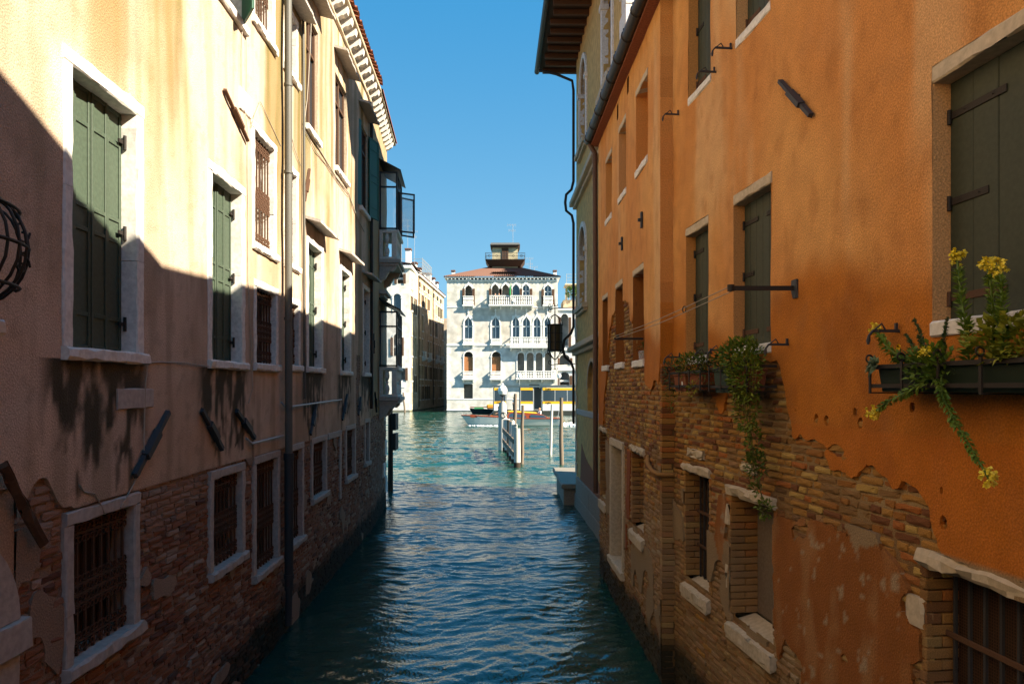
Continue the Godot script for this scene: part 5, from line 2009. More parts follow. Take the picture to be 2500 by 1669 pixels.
func window_boxes() -> void:
	rng.seed = 31
	var fr := Transform3D()
	var tmp := Node3D.new()
	along(tmp, 2.918, -0.106, -1.0)
	fr = tmp.transform
	tmp.free()
	var bx := thing("window_box", "dark green window box in an iron rack under the nearest shuttered window", "planter")
	bx.transform = fr
	rack(bx, -4.56, -3.0, -0.03, 0.13, 0.25)
	trough(bx, -4.50, -3.05, -0.02, 0.14, 0.06, 0.235, M.pot_dark)
	snapdragon(fr, [V(-3.87, 0.13, 0.13), V(-3.9, 0.34, 0.13), V(-3.95, 0.52, 0.12), V(-3.99, 0.72, 0.11)], "tallest yellow snapdragon rising in front of the olive shutter", 0.015, 0.055, 300)
	snapdragon(fr, [V(-3.70, 0.13, 0.13), V(-3.70, 0.34, 0.13), V(-3.73, 0.5, 0.12), V(-3.76, 0.63, 0.12)], "upright yellow snapdragon, middle one of three before the olive shutter", 0.015, 0.05, 260)
	snapdragon(fr, [V(-3.63, 0.13, 0.14), V(-3.62, 0.34, 0.15), V(-3.64, 0.5, 0.14), V(-3.67, 0.61, 0.13)], "upright yellow snapdragon nearest the right edge of the picture", 0.015, 0.05, 260)
	snapdragon(fr, [V(-4.25, 0.12, 0.17), V(-4.42, 0.2, 0.17), V(-4.56, 0.27, 0.15), V(-4.70, 0.38, 0.12)], "yellow snapdragon leaning left towards the iron shutter catch", 0.018, 0.055, 170)
	snapdragon(fr, [V(-4.0, 0.05, 0.24), V(-4.0, 0.12, 0.27), V(-4.02, 0.2, 0.27)], "short yellow snapdragon blooming over the front of the dark window box", 0.02, 0.045, 130)
	snapdragon(fr, [V(-4.02, 0.06, 0.24), V(-4.1, 0.0, 0.28), V(-4.3, -0.06, 0.27), V(-4.58, -0.15, 0.22)], "yellow snapdragon drooping left below the window box", 0.016, 0.036, 190)
	snapdragon(fr, [V(-3.92, 0.06, 0.25), V(-3.86, -0.04, 0.29), V(-3.76, -0.17, 0.29), V(-3.66, -0.3, 0.28), V(-3.56, -0.43, 0.27)], "long yellow snapdragon hanging far below the window box", 0.016, 0.034, 300)
	var g := Color(0.018, 0.050, 0.016)
	for e: Array in [[-4.12, 0.40, -4.30, "rosemary sprig standing highest in the window box"], [-4.2, 0.32, -4.38, "rosemary sprig leaning left beside the yellow pansy"], [-4.05, 0.38, -4.02, "thin upright rosemary sprig against the white sill"], [-4.16, 0.30, -4.26, "short rosemary sprig amid the window box greenery"]]:
		var t := thing("rosemary", e[3], "herb", Vector3.ZERO, "rosemary sprigs")
		t.transform = fr
		var line := path([V(e[0], 0.12, 0.15), V((e[0] + e[2]) / 2.0, (e[1] + 0.12) / 2.0 + 0.02, 0.15), V(e[2], e[1], 0.14)], 10)
		var b := MB.new()
		b.tube(line, 0.004, 4, Color(0.07, 0.05, 0.02))
		for q in 300:
			var u := rng.randf()
			var f := u * 9.99
			var p: Vector3 = line[int(f)].lerp(line[int(f) + 1], f - int(f))
			leaf(b, p, ball(0.3) + (line[10] - line[0]).normalized() * 0.7, 0.030 * (1.2 - 0.6 * u), 0.008, g.lerp(Color(0.07, 0.14, 0.05), rng.randf()))
		part("sprig", b, M.leaf, t)
	var su := thing("succulent", "pale green rosette succulent at the left end of the window box", "succulent")
	su.transform = fr
	for e: Array in [[V(-4.47, 0.14, 0.27), 0.075, 1.0], [V(-4.56, 0.13, 0.22), 0.045, 0.7]]:
		var b := MB.new()
		var out := V(-0.1, 0.25, 1.0).normalized()
		var s1 := out.cross(Vector3.UP).normalized()
		var s2 := s1.cross(out)
		for q in 34:
			var u := q / 34.0
			var a := q * 2.39996
			var d := (s1 * cos(a) + s2 * sin(a)) * (1.0 - u * 0.75) + out * (0.25 + u)
			leaf(b, e[0], d, e[1] * (1.1 - 0.6 * u), e[1] * 0.5, Color(0.13, 0.20, 0.12).lerp(Color(0.22, 0.29, 0.19), u) * e[2])
		part("rosette", b, M.leaf, su)
	var lp := thing("leafy_plant", "yellow green round leaved plant filling the right end of the window box", "plant")
	lp.transform = fr
	var b := MB.new()
	clump(b, V(-3.55, 0.22, 0.16), V(0.28, 0.14, 0.12), 420, 0.048, 0.036, Color(0.16, 0.19, 0.012), Color(0.25, 0.25, 0.02))
	clump(b, V(-3.25, 0.26, 0.16), V(0.2, 0.16, 0.12), 260, 0.05, 0.038, Color(0.14, 0.16, 0.012), Color(0.22, 0.21, 0.02))
	part("foliage", b, M.leaf, lp)
	lp = thing("leafy_plant", "deep green bushy plant spilling over the middle of the window box", "plant")
	lp.transform = fr
	b = MB.new()
	clump(b, V(-4.02, 0.12, 0.24), V(0.17, 0.12, 0.09), 360, 0.040, 0.024, Color(0.06, 0.12, 0.014), Color(0.13, 0.20, 0.02))
	clump(b, V(-4.24, 0.16, 0.18), V(0.13, 0.06, 0.07), 190, 0.036, 0.016, Color(0.05, 0.10, 0.014), Color(0.09, 0.16, 0.03))
	part("foliage", b, M.leaf, lp)
	var pa := thing("pansy", "small yellow pansy with a dark heart above the window box", "flower")
	pa.transform = fr
	b = MB.new()
	b.tube([V(-4.36, 0.14, 0.18), V(-4.35, 0.24, 0.19)], 0.003, 4, Color(0.08, 0.12, 0.02))
	part("stem", b, M.leaf, pa)
	b = MB.new()
	for q in 6:
		leaf(b, V(-4.35, 0.245, 0.20), V(cos(q * 1.05), sin(q * 1.05), 0.3), 0.022, 0.022, Color(0.75, 0.45, 0.01))
		leaf(b, V(-4.35, 0.245, 0.206), V(cos(q * 1.05 + 0.5), sin(q * 1.05 + 0.5), 0.3), 0.011, 0.009, Color(0.05, 0.02, 0.005))
	part("bloom", b, M.leaf, pa)

	# two planters farther along
	var p1 := thing("window_box", "terracotta trough in an iron rack beside the brick corner", "planter")
	p1.transform = fr
	rack(p1, -8.4, -7.4, -0.02, 0.17, 0.25)
	trough(p1, -8.3, -7.92, -0.03, 0.16, 0.05, 0.24, M.terracotta)
	trough(p1, -7.88, -7.45, -0.02, 0.16, 0.06, 0.23, M.terracotta)
	b = MB.new()
	b.bev(V(-8.06, 0.03, 0.226), V(-8.02, 0.09, 0.232), 0.002)
	part("price_tag", b, M.white_paint, p1)
	var p2 := thing("window_box", "grey green trough in an iron rack under the trailing vine", "planter")
	p2.transform = fr
	rack(p2, -7.2, -6.3, -0.03, 0.19, 0.25)
	trough(p2, -7.12, -6.78, -0.04, 0.18, 0.05, 0.24, M.pot_green)
	trough(p2, -6.74, -6.38, -0.03, 0.17, 0.05, 0.23, M.terracotta)
	var c1 := thing("bushy_plant", "dark green bushy herbs growing in the terracotta trough", "plant")
	c1.transform = fr
	b = MB.new()
	clump(b, V(-8.42, 0.15, 0.18), V(0.17, 0.2, 0.13), 260, 0.055, 0.018, Color(0.03, 0.065, 0.022), Color(0.06, 0.11, 0.035))
	clump(b, V(-7.95, 0.25, 0.16), V(0.42, 0.13, 0.12), 560, 0.055, 0.02, Color(0.06, 0.10, 0.012), Color(0.17, 0.19, 0.02))
	clump(b, V(-7.48, 0.2, 0.17), V(0.17, 0.16, 0.12), 170, 0.05, 0.02, Color(0.04, 0.08, 0.02), Color(0.08, 0.13, 0.03))
	clump(b, V(-8.5, -0.1, 0.2), V(0.08, 0.16, 0.07), 70, 0.035, 0.02, Color(0.10, 0.13, 0.012), Color(0.2, 0.2, 0.02))
	clump(b, V(-7.62, 0.0, 0.27), V(0.09, 0.07, 0.05), 60, 0.035, 0.022, Color(0.2, 0.2, 0.012), Color(0.32, 0.28, 0.02))
	part("foliage", b, M.leaf, c1)
	var vn := thing("trailing_vine", "long green vine trailing from the grey green trough down the bricks", "vine")
	vn.transform = fr
	b = MB.new()
	clump(b, V(-7.0, 0.27, 0.17), V(0.2, 0.11, 0.12), 190, 0.05, 0.024, Color(0.04, 0.09, 0.016), Color(0.12, 0.16, 0.02))
	clump(b, V(-6.6, 0.28, 0.19), V(0.36, 0.17, 0.15), 900, 0.05, 0.024, Color(0.06, 0.12, 0.012), Color(0.15, 0.20, 0.02))
	clump(b, V(-6.42, 0.10, 0.24), V(0.27, 0.22, 0.10), 700, 0.045, 0.024, Color(0.07, 0.13, 0.012), Color(0.20, 0.24, 0.02))
	clump(b, V(-6.45, -0.18, 0.20), V(0.22, 0.22, 0.09), 420, 0.042, 0.024, Color(0.07, 0.12, 0.012), Color(0.17, 0.20, 0.02))
	clump(b, V(-6.38, -0.45, 0.17), V(0.11, 0.16, 0.07), 150, 0.042, 0.024, Color(0.06, 0.11, 0.012), Color(0.15, 0.19, 0.02))
	clump(b, V(-6.40, -0.66, 0.15), V(0.13, 0.13, 0.08), 230, 0.042, 0.024, Color(0.05, 0.09, 0.012), Color(0.11, 0.15, 0.02))
	clump(b, V(-6.42, -0.86, 0.13), V(0.09, 0.06, 0.05), 70, 0.04, 0.022, Color(0.07, 0.12, 0.012), Color(0.13, 0.17, 0.02))
	clump(b, V(-6.30, -1.02, 0.11), V(0.08, 0.09, 0.05), 100, 0.04, 0.022, Color(0.06, 0.11, 0.012), Color(0.14, 0.18, 0.02))
	part("foliage", b, M.leaf, vn)
	b = MB.new()
	for q in 9:
		var x := -6.6 + q * 0.05
		b.tube(path([V(x, 0.22, 0.22), V(x + 0.05, 0.05, 0.26), V(-6.45 + rng.randf_range(-0.08, 0.08), -0.3, 0.19), V(-6.40 + rng.randf_range(-0.05, 0.05), -0.7, 0.15), V(-6.33, -1.0 + rng.randf_range(0, 0.3), 0.12)], 10), 0.003, 4, Color(0.12, 0.10, 0.035))
	part("runner", b, M.leaf, vn)
	# clothes line on two brackets
	var cl := thing("clothes_line", "clothes line strung between two iron brackets on the orange walls", "clothes line")
	b = MB.new()
	var w0 := V(2.288, 0.805, -5.94)
	var tip0 := V(1.765, 0.81, -5.94)
	b.box(V(1.765, 0.79, -5.955), V(2.288, 0.825, -5.925))
	b.lathe([Vector2(0, -0.03), Vector2(0.03, -0.025), Vector2(0.03, 0.025), Vector2(0, 0.03)], tip0, 8)
	part("arm", b, M.iron, cl)
	b = MB.new()
	b.stone(w0 + V(-0.02, -0.08, -0.05), w0 + V(0.03, 0.07, 0.05), rng, 0.006, 0.01)
	part("wall_plate", b, M.iron_grey, cl)
	b = MB.new()
	b.box(V(1.40, 0.665, -10.115), V(1.80, 0.695, -10.085))
	b.lathe([Vector2(0, 0), Vector2(0.02, 0.0), Vector2(0.02, 0.05), Vector2(0, 0.05)], V(1.45, 0.69, -10.1), 8)
	part("arm", b, M.iron, cl)
	for e: Array in [[0.015, 0.02], [-0.03, -0.01]]:
		b = MB.new()
		b.tube(path([tip0 + V(0, e[0], 0), V(1.58, 0.73 + e[0], -8.0), V(1.42, 0.70 + e[1], -10.1)], 10), 0.004, 5)
		part("line", b, M.cable, cl)
	b = MB.new()
	b.tube(ring_pts(0, 0, 0, 0.03, 10).map(func(p: Vector3) -> Vector3: return V(1.66 + p.x * 0.3, 0.762 + p.y, -7.1 + p.x)), 0.005, 4, Color.WHITE, true)
	part("spacer_ring", b, M.iron, cl)
	var pt := thing("glass_jar", "small glass jar with a green plant on a bricked up window sill", "jar", V(1.80, 0.40, -10.15))
	b = MB.new()
	b.lathe([Vector2(0, 0.001), Vector2(0.05, 0.001), Vector2(0.055, 0.1), Vector2(0.045, 0.12), Vector2(0.04, 0.12), Vector2(0.045, 0.02), Vector2(0, 0.02)], Vector3.ZERO, 12)
	part("jar", b, M.pane, pt)
	b = MB.new()
	clump(b, V(0, 0.15, 0), V(0.06, 0.08, 0.05), 60, 0.04, 0.02, Color(0.05, 0.1, 0.02), Color(0.1, 0.16, 0.03))
	part("foliage", b, M.leaf, pt)


# ---------------------------------------------------------------- people: one continuous surface per body

func body(bones: Array, cell := 0.035) -> MB:
	var lo := V(9, 9, 9)
	var hi := -lo
	for e: Array in bones:
		for p: Vector3 in [e[0], e[1]]:
			var r: float = maxf(e[2], e[3]) + cell * 2.0
			lo = lo.min(p - V(r, r, r))
			hi = hi.max(p + V(r, r, r))
	var nx := int((hi.x - lo.x) / cell) + 2
	var ny := int((hi.y - lo.y) / cell) + 2
	var nz := int((hi.z - lo.z) / cell) + 2
	var f := PackedFloat32Array()
	f.resize(nx * ny * nz)
	for z in nz:
		for y in ny:
			for x in nx:
				f[(z * ny + y) * nx + x] = field(bones, lo + V(x, y, z) * cell)
	var b := MB.new()
	var at := {}
	for z in nz - 1:
		for y in ny - 1:
			for x in nx - 1:
				var s := Vector3.ZERO
				var k := 0
				var q0 := (z * ny + y) * nx + x
				for e: Array in [[0, 0, 0, 1, 0, 0], [0, 1, 0, 1, 1, 0], [0, 0, 1, 1, 0, 1], [0, 1, 1, 1, 1, 1], [0, 0, 0, 0, 1, 0], [1, 0, 0, 1, 1, 0], [0, 0, 1, 0, 1, 1], [1, 0, 1, 1, 1, 1], [0, 0, 0, 0, 0, 1], [1, 0, 0, 1, 0, 1], [0, 1, 0, 0, 1, 1], [1, 1, 0, 1, 1, 1]]:
					var a := f[q0 + e[0] + e[1] * nx + e[2] * nx * ny]
					var c := f[q0 + e[3] + e[4] * nx + e[5] * nx * ny]
					if (a < 0.0) != (c < 0.0):
						s += V(e[0], e[1], e[2]).lerp(V(e[3], e[4], e[5]), a / (a - c))
						k += 1
				if k > 0:
					var p := lo + (V(x, y, z) + s / k) * cell
					at[q0] = b.v.size()
					b.v.append(p)
					var h := 0.01
					var g := V(field(bones, p + V(h, 0, 0)) - field(bones, p - V(h, 0, 0)), field(bones, p + V(0, h, 0)) - field(bones, p - V(0, h, 0)), field(bones, p + V(0, 0, h)) - field(bones, p - V(0, 0, h)))
					b.n.append(g.normalized())
					b.c.append(nearest(bones, p))
	for z in range(1, nz - 1):
		for y in range(1, ny - 1):
			for x in range(1, nx - 1):
				var q0 := (z * ny + y) * nx + x
				for e: Array in [[1, nx, nx * ny], [nx, nx * ny, 1], [nx * ny, 1, nx]]:
					var a := f[q0] < 0.0
					if a != (f[q0 + e[0]] < 0.0):
						var q: Array[int] = [q0, q0 - e[1], q0 - e[1] - e[2], q0 - e[2]]
						if at.has(q[0]) and at.has(q[1]) and at.has(q[2]) and at.has(q[3]):
							var p0: Vector3 = b.v[at[q[0]]]
							var ccw: bool = (b.v[at[q[1]]] - p0).cross(b.v[at[q[2]]] - p0).dot(b.n[at[q[0]]]) > 0.0
							for w: int in ([0, 2, 1, 0, 3, 2] if ccw else [0, 1, 2, 0, 2, 3]):
								b.i.append(at[q[w]])
	return b


func capsule(p: Vector3, e: Array) -> float:
	var ab: Vector3 = e[1] - e[0]
	var t := clampf((p - e[0]).dot(ab) / maxf(ab.length_squared(), 1e-9), 0.0, 1.0)
	return p.distance_to(e[0] + ab * t) - lerpf(e[2], e[3], t)


func field(bones: Array, p: Vector3) -> float:
	var d := 9.0
	for e: Array in bones:
		var c := capsule(p, e)
		var h := clampf(0.5 + 0.5 * (d - c) / 0.035, 0.0, 1.0)
		d = lerpf(d, c, h) - 0.035 * h * (1.0 - h)
	return d


func nearest(bones: Array, p: Vector3) -> Color:
	var d := 9.0
	var out := Color.WHITE
	for e: Array in bones:
		var c := capsule(p, e)
		if c < d:
			d = c
			out = e[4]
	return out


func person(label: String, at: Vector3, turn: float, top: Color, legs: Color, hair: Color, lean := 0.0, arms := 0.5, half := false) -> void:
	var sk := Color(0.46, 0.26, 0.17)
	var sh := V(0, 1.40, lean)
	var bones := []
	bones.append([V(-0.08, 0.95, 0), V(0.08, 0.95, 0), 0.12, 0.12, legs])
	bones.append([V(0, 1.0, 0), V(0, 1.28, lean * 0.7), 0.13, 0.15, top])
	bones.append([sh + V(-0.13, -0.04, 0), sh + V(0.13, -0.04, 0), 0.085, 0.085, top])
	bones.append([sh + V(0, 0.02, 0), sh + V(0, 0.1, 0.02), 0.05, 0.048, sk])
	bones.append([sh + V(0, 0.16, 0.03), sh + V(0, 0.23, 0.03), 0.082, 0.092, sk])
	bones.append([sh + V(0, 0.20, -0.01), sh + V(0, 0.26, 0.0), 0.088, 0.09, hair])
	bones.append([sh + V(0, 0.18, 0.115), sh + V(0, 0.165, 0.125), 0.012, 0.014, sk])
	for s: float in [-1.0, 1.0]:
		if not half:
			bones.append([V(0.095 * s, 0.92, 0), V(0.10 * s, 0.50, 0.02), 0.095, 0.062, legs])
			bones.append([V(0.10 * s, 0.50, 0.02), V(0.10 * s, 0.08, -0.02), 0.06, 0.042, legs])
			bones.append([V(0.10 * s, 0.05, -0.03), V(0.11 * s, 0.04, 0.15), 0.045, 0.036, Color(0.04, 0.03, 0.025)])
		var el := sh + V(0.21 * s, -0.30, 0.02 + 0.1 * arms)
		var ha := el + V(-0.03 * s, -0.22 + 0.2 * arms, 0.22 * arms + 0.03)
		bones.append([sh + V(0.17 * s, -0.03, 0), el, 0.055, 0.042, top])
		bones.append([el, ha, 0.040, 0.030, sk])
		for q in 4:
			bones.append([ha, ha + V((q - 1.5) * 0.018, -0.02, 0.085 - absf(q - 1.4) * 0.01), 0.018, 0.009, sk])
		bones.append([ha, ha + V(-0.04 * s, 0.0, 0.05), 0.016, 0.010, sk])
	var o := thing("person", label, "person", at)
	o.rotation.y = turn
	part("body", body(bones, 0.03), M.cloth, o)


# ---------------------------------------------------------------- across the wide canal

func far_col(base: Color, amount: float, sd2: float) -> Callable:
	return func(x: float, y: float) -> Color:
		var t := nB.get_noise_2d(x * 0.5 + sd2, y * 0.5)
		var c := base.lerp(base * Color(0.82, 0.78, 0.68), clampf(0.3 + t * 1.6, 0.0, 1.0) * amount)
		c = c.lerp(base * Color(0.62, 0.60, 0.55), smoothstep(0.1, 0.4, nB.get_noise_2d(x * 3.0 + sd2, y * 0.35)) * 0.35 * amount)
		if y < -3.0:
			c = c.lerp(Color(0.07, 0.075, 0.035), 0.85)
		return c


func balustrade(o: Node3D, x0: float, x1: float, y0: float, y1: float, out: float, each: float) -> void:
	var bal := node("balcony", o)
	var b := MB.new()
	b.bev(V(x0 - 0.1, y0 - 0.22, 0), V(x1 + 0.1, y0, out + 0.1), 0.03)
	part("slab", b, M.stone_far, bal)
	b = MB.new()
	b.bev(V(x0, y1 - 0.13, out - 0.2), V(x1, y1, out), 0.02)
	b.box(V(x0, y1 - 0.13, 0), V(x0 + 0.16, y1, out - 0.2))
	b.box(V(x1 - 0.16, y1 - 0.13, 0), V(x1, y1, out - 0.2))
	part("rail", b, M.stone_far, bal)
	var k := maxi(3, int(round((x1 - x0) / each)))
	var bm := MB.new()
	var hh := y1 - 0.13 - y0
	bm.lathe([Vector2(0.06, 0), Vector2(0.06, hh * 0.1), Vector2(0.095, hh * 0.3), Vector2(0.04, hh * 0.5), Vector2(0.09, hh * 0.72), Vector2(0.06, hh * 0.92), Vector2(0.06, hh)], Vector3.ZERO, 8)
	var me := bm.mesh(M.stone_far)
	for q in k + 1:
		inst("baluster", me, bal, Transform3D(Basis(), V(lerpf(x0 + 0.1, x1 - 0.1, float(q) / k), y0, out - 0.1)))
	for q in 2:
		inst("baluster", me, bal, Transform3D(Basis(), V(x0 + 0.1 if q == 0 else x1 - 0.1, y0, out * 0.45)))
	var n2 := maxi(2, int(round((x1 - x0) / 1.7)) + 1)
	for q in n2:
		var x := lerpf(x0 + 0.12, x1 - 0.12, float(q) / (n2 - 1))
		b = MB.new()
		b.prism(PackedVector2Array([Vector2(0, 0), Vector2(out, 0), Vector2(out, -0.12), Vector2(out * 0.5, -0.28), Vector2(0, -0.45)]), -0.1, 0.1)
		var m := part("bracket", b, M.stone_far, bal)
		m.transform = Transform3D(Basis(Vector3.UP, -PI / 2), V(x, y0 - 0.22, 0))


func far_window(o: Node3D, x0: float, x1: float, y0: float, sp: float, ap: float, pointed: bool, kind: int, m: Material, trim := true) -> void:
	var w := node("window", o)
	var line := arch(x0, x1, sp, ap, pointed)
	var b := MB.new()
	if ap - sp > 0.05:
		spandrel(b, x0, x1, line, ap + 0.01, -0.3, -0.005)
		part("tympanum", b, m, w)
	if trim:
		b = MB.new()
		var g := 0.16
		b.band(arch(x0 - g, x1 + g, sp, ap + (0.5 if pointed else g), pointed), line, -0.1, 0.09)
		for s: Array in [[x0 - g, x0], [x1, x1 + g]]:
			b.box(V(s[0], y0, -0.1), V(s[1], sp, 0.08))
			b.box(V(s[0] - 0.05, sp - 0.16, -0.1), V(s[1] + 0.05, sp, 0.12))
		if pointed:
			var cx := (x0 + x1) / 2.0
			b.prism(PackedVector2Array([Vector2(cx, ap + 1.15), Vector2(cx - 0.17, ap + 0.85), Vector2(cx - 0.06, ap + 0.72), Vector2(cx - 0.1, ap + 0.4), Vector2(cx + 0.1, ap + 0.4), Vector2(cx + 0.06, ap + 0.72), Vector2(cx + 0.17, ap + 0.85)]), 0.0, 0.13)
		part("surround", b, M.stone_far, w)
	var cx := (x0 + x1) / 2.0
	if kind == 0 or kind == 3:
		b = MB.new()
		for s: Array in [[x0, x0 + 0.09, y0, ap], [x1 - 0.09, x1, y0, ap], [cx - 0.06, cx + 0.06, y0, ap], [x0 + 0.09, x1 - 0.09, sp - 0.35, sp - 0.22], [x0 + 0.09, x1 - 0.09, y0, y0 + 0.2]]:
			b.box(V(s[0], s[2], -0.29), V(s[1], s[3], -0.22))
		part("sash", b, M.white_paint, w)
		for s: Array in [[x0 + 0.09, cx - 0.06], [cx + 0.06, x1 - 0.09]]:
			b = MB.new()
			b.box(V(s[0], y0, -0.28), V(s[1], ap, -0.265))
			part("pane", b, M.glass_far, w)
	elif kind == 1:
		for q in 7:
			b = MB.new()
			var x := lerpf(x0, x1, (q + 0.5) / 7.0)
			b.box(V(x - 0.012, y0, -0.2), V(x + 0.012, ap, -0.175))
			part("bar", b, M.lead, w)
	elif kind == 2:
		for s: Array in [[x0, cx], [cx, x1]]:
			b = MB.new()
			b.bev(V(s[0] + 0.01, y0, -0.26), V(s[1] - 0.01, sp - 0.1, -0.2), 0.02)
			part("shutter", b, M.wood_orange, w)
	elif kind == 5:
		b = MB.new()
		b.box(V(x0, y0, -0.4), V(x1, ap, -0.3))
		part("pane", b, M.glass_far, w)
	if kind == 3 or kind == 4:
		for s: Array in [[x0 - 0.42, x0 - 0.02], [x1 + 0.02, x1 + 0.42]]:
			b = MB.new()
			b.bev(V(s[0], y0, 0.1), V(s[1], sp + 0.05, 0.15), 0.02)
			part("shutter", b, M.wood_brown, w)


func chimney(o: Node3D, x: float, z: float, w: float, y0: float, y1: float) -> void:
	var c := node("chimney", o)
	var b := MB.new()
	b.bev(V(x - w / 2, y0, z - w / 2), V(x + w / 2, y1 - 0.3, z + w / 2), 0.02)
	part("stack", b, M.stone_far, c)
	b = MB.new()
	b.bev(V(x - w * 0.66, y1 - 0.3, z - w * 0.66), V(x + w * 0.66, y1, z + w * 0.66), 0.05)
	part("cap", b, M.roof_far, c)


func antenna(o: Node3D, x: float, z: float, y0: float, y1: float) -> void:
	var b := MB.new()
	b.bar(V(x, y0, z), V(x, y1, z), 0.028, 5)
	for e: Array in [[0.0, 0.9], [-0.9, 0.7]]:
		b.bar(V(x - e[1], y1 + e[0], z), V(x + e[1] * 0.6, y1 + e[0], z), 0.018, 4)
		for q in 6:
			var xx: float = x - e[1] + q * e[1] * 0.3
			b.bar(V(xx, y1 + e[0] - 0.22, z), V(xx, y1 + e[0] + 0.22, z), 0.012, 4)
	part("antenna", b, M.zinc, o)


func tiles(b: MB, a0: Vector3, a1: Vector3, t0: Vector3, t1: Vector3, k: int) -> void:
	# ridged slope: eave a0-a1, top t0-t1
	var nn := (a1 - a0).cross(t0 - a0).normalized()
	if nn.y < 0.0:
		nn = -nn
	var last := []
	for q in k * 2 + 1:
		var u := q / (k * 2.0)
		var up := nn * (0.15 if q % 2 else 0.0)
		var p := a0.lerp(a1, u) + up
		var r := t0.lerp(t1, u) + up
		if q > 0:
			b.quad_o(last[0], p, r, last[1], nn)
		last = [p, r]


# a building's mass: rooms 2.5 m deep behind the front, their back wall, side walls and floors
func hollow(b: MB, x0: float, x1: float, y0: float, y1: float, z: float, col: Color) -> void:
	b.box(V(x0, y0, z), V(x1, y1, -2.5), col)
	b.box(V(x0, y0, -2.5), V(x0 + 0.3, y1, -0.002), col)
	b.box(V(x1 - 0.3, y0, -2.5), V(x1, y1, -0.002), col)
	var y := y0
	while y < y1:
		b.box(V(x0 + 0.3, y, -2.5), V(x1 - 0.3, y + 0.3, -0.35), col)
		y += 5.2
	b.box(V(x0 + 0.3, y1 - 0.3, -2.5), V(x1 - 0.3, y1, -0.35), col)


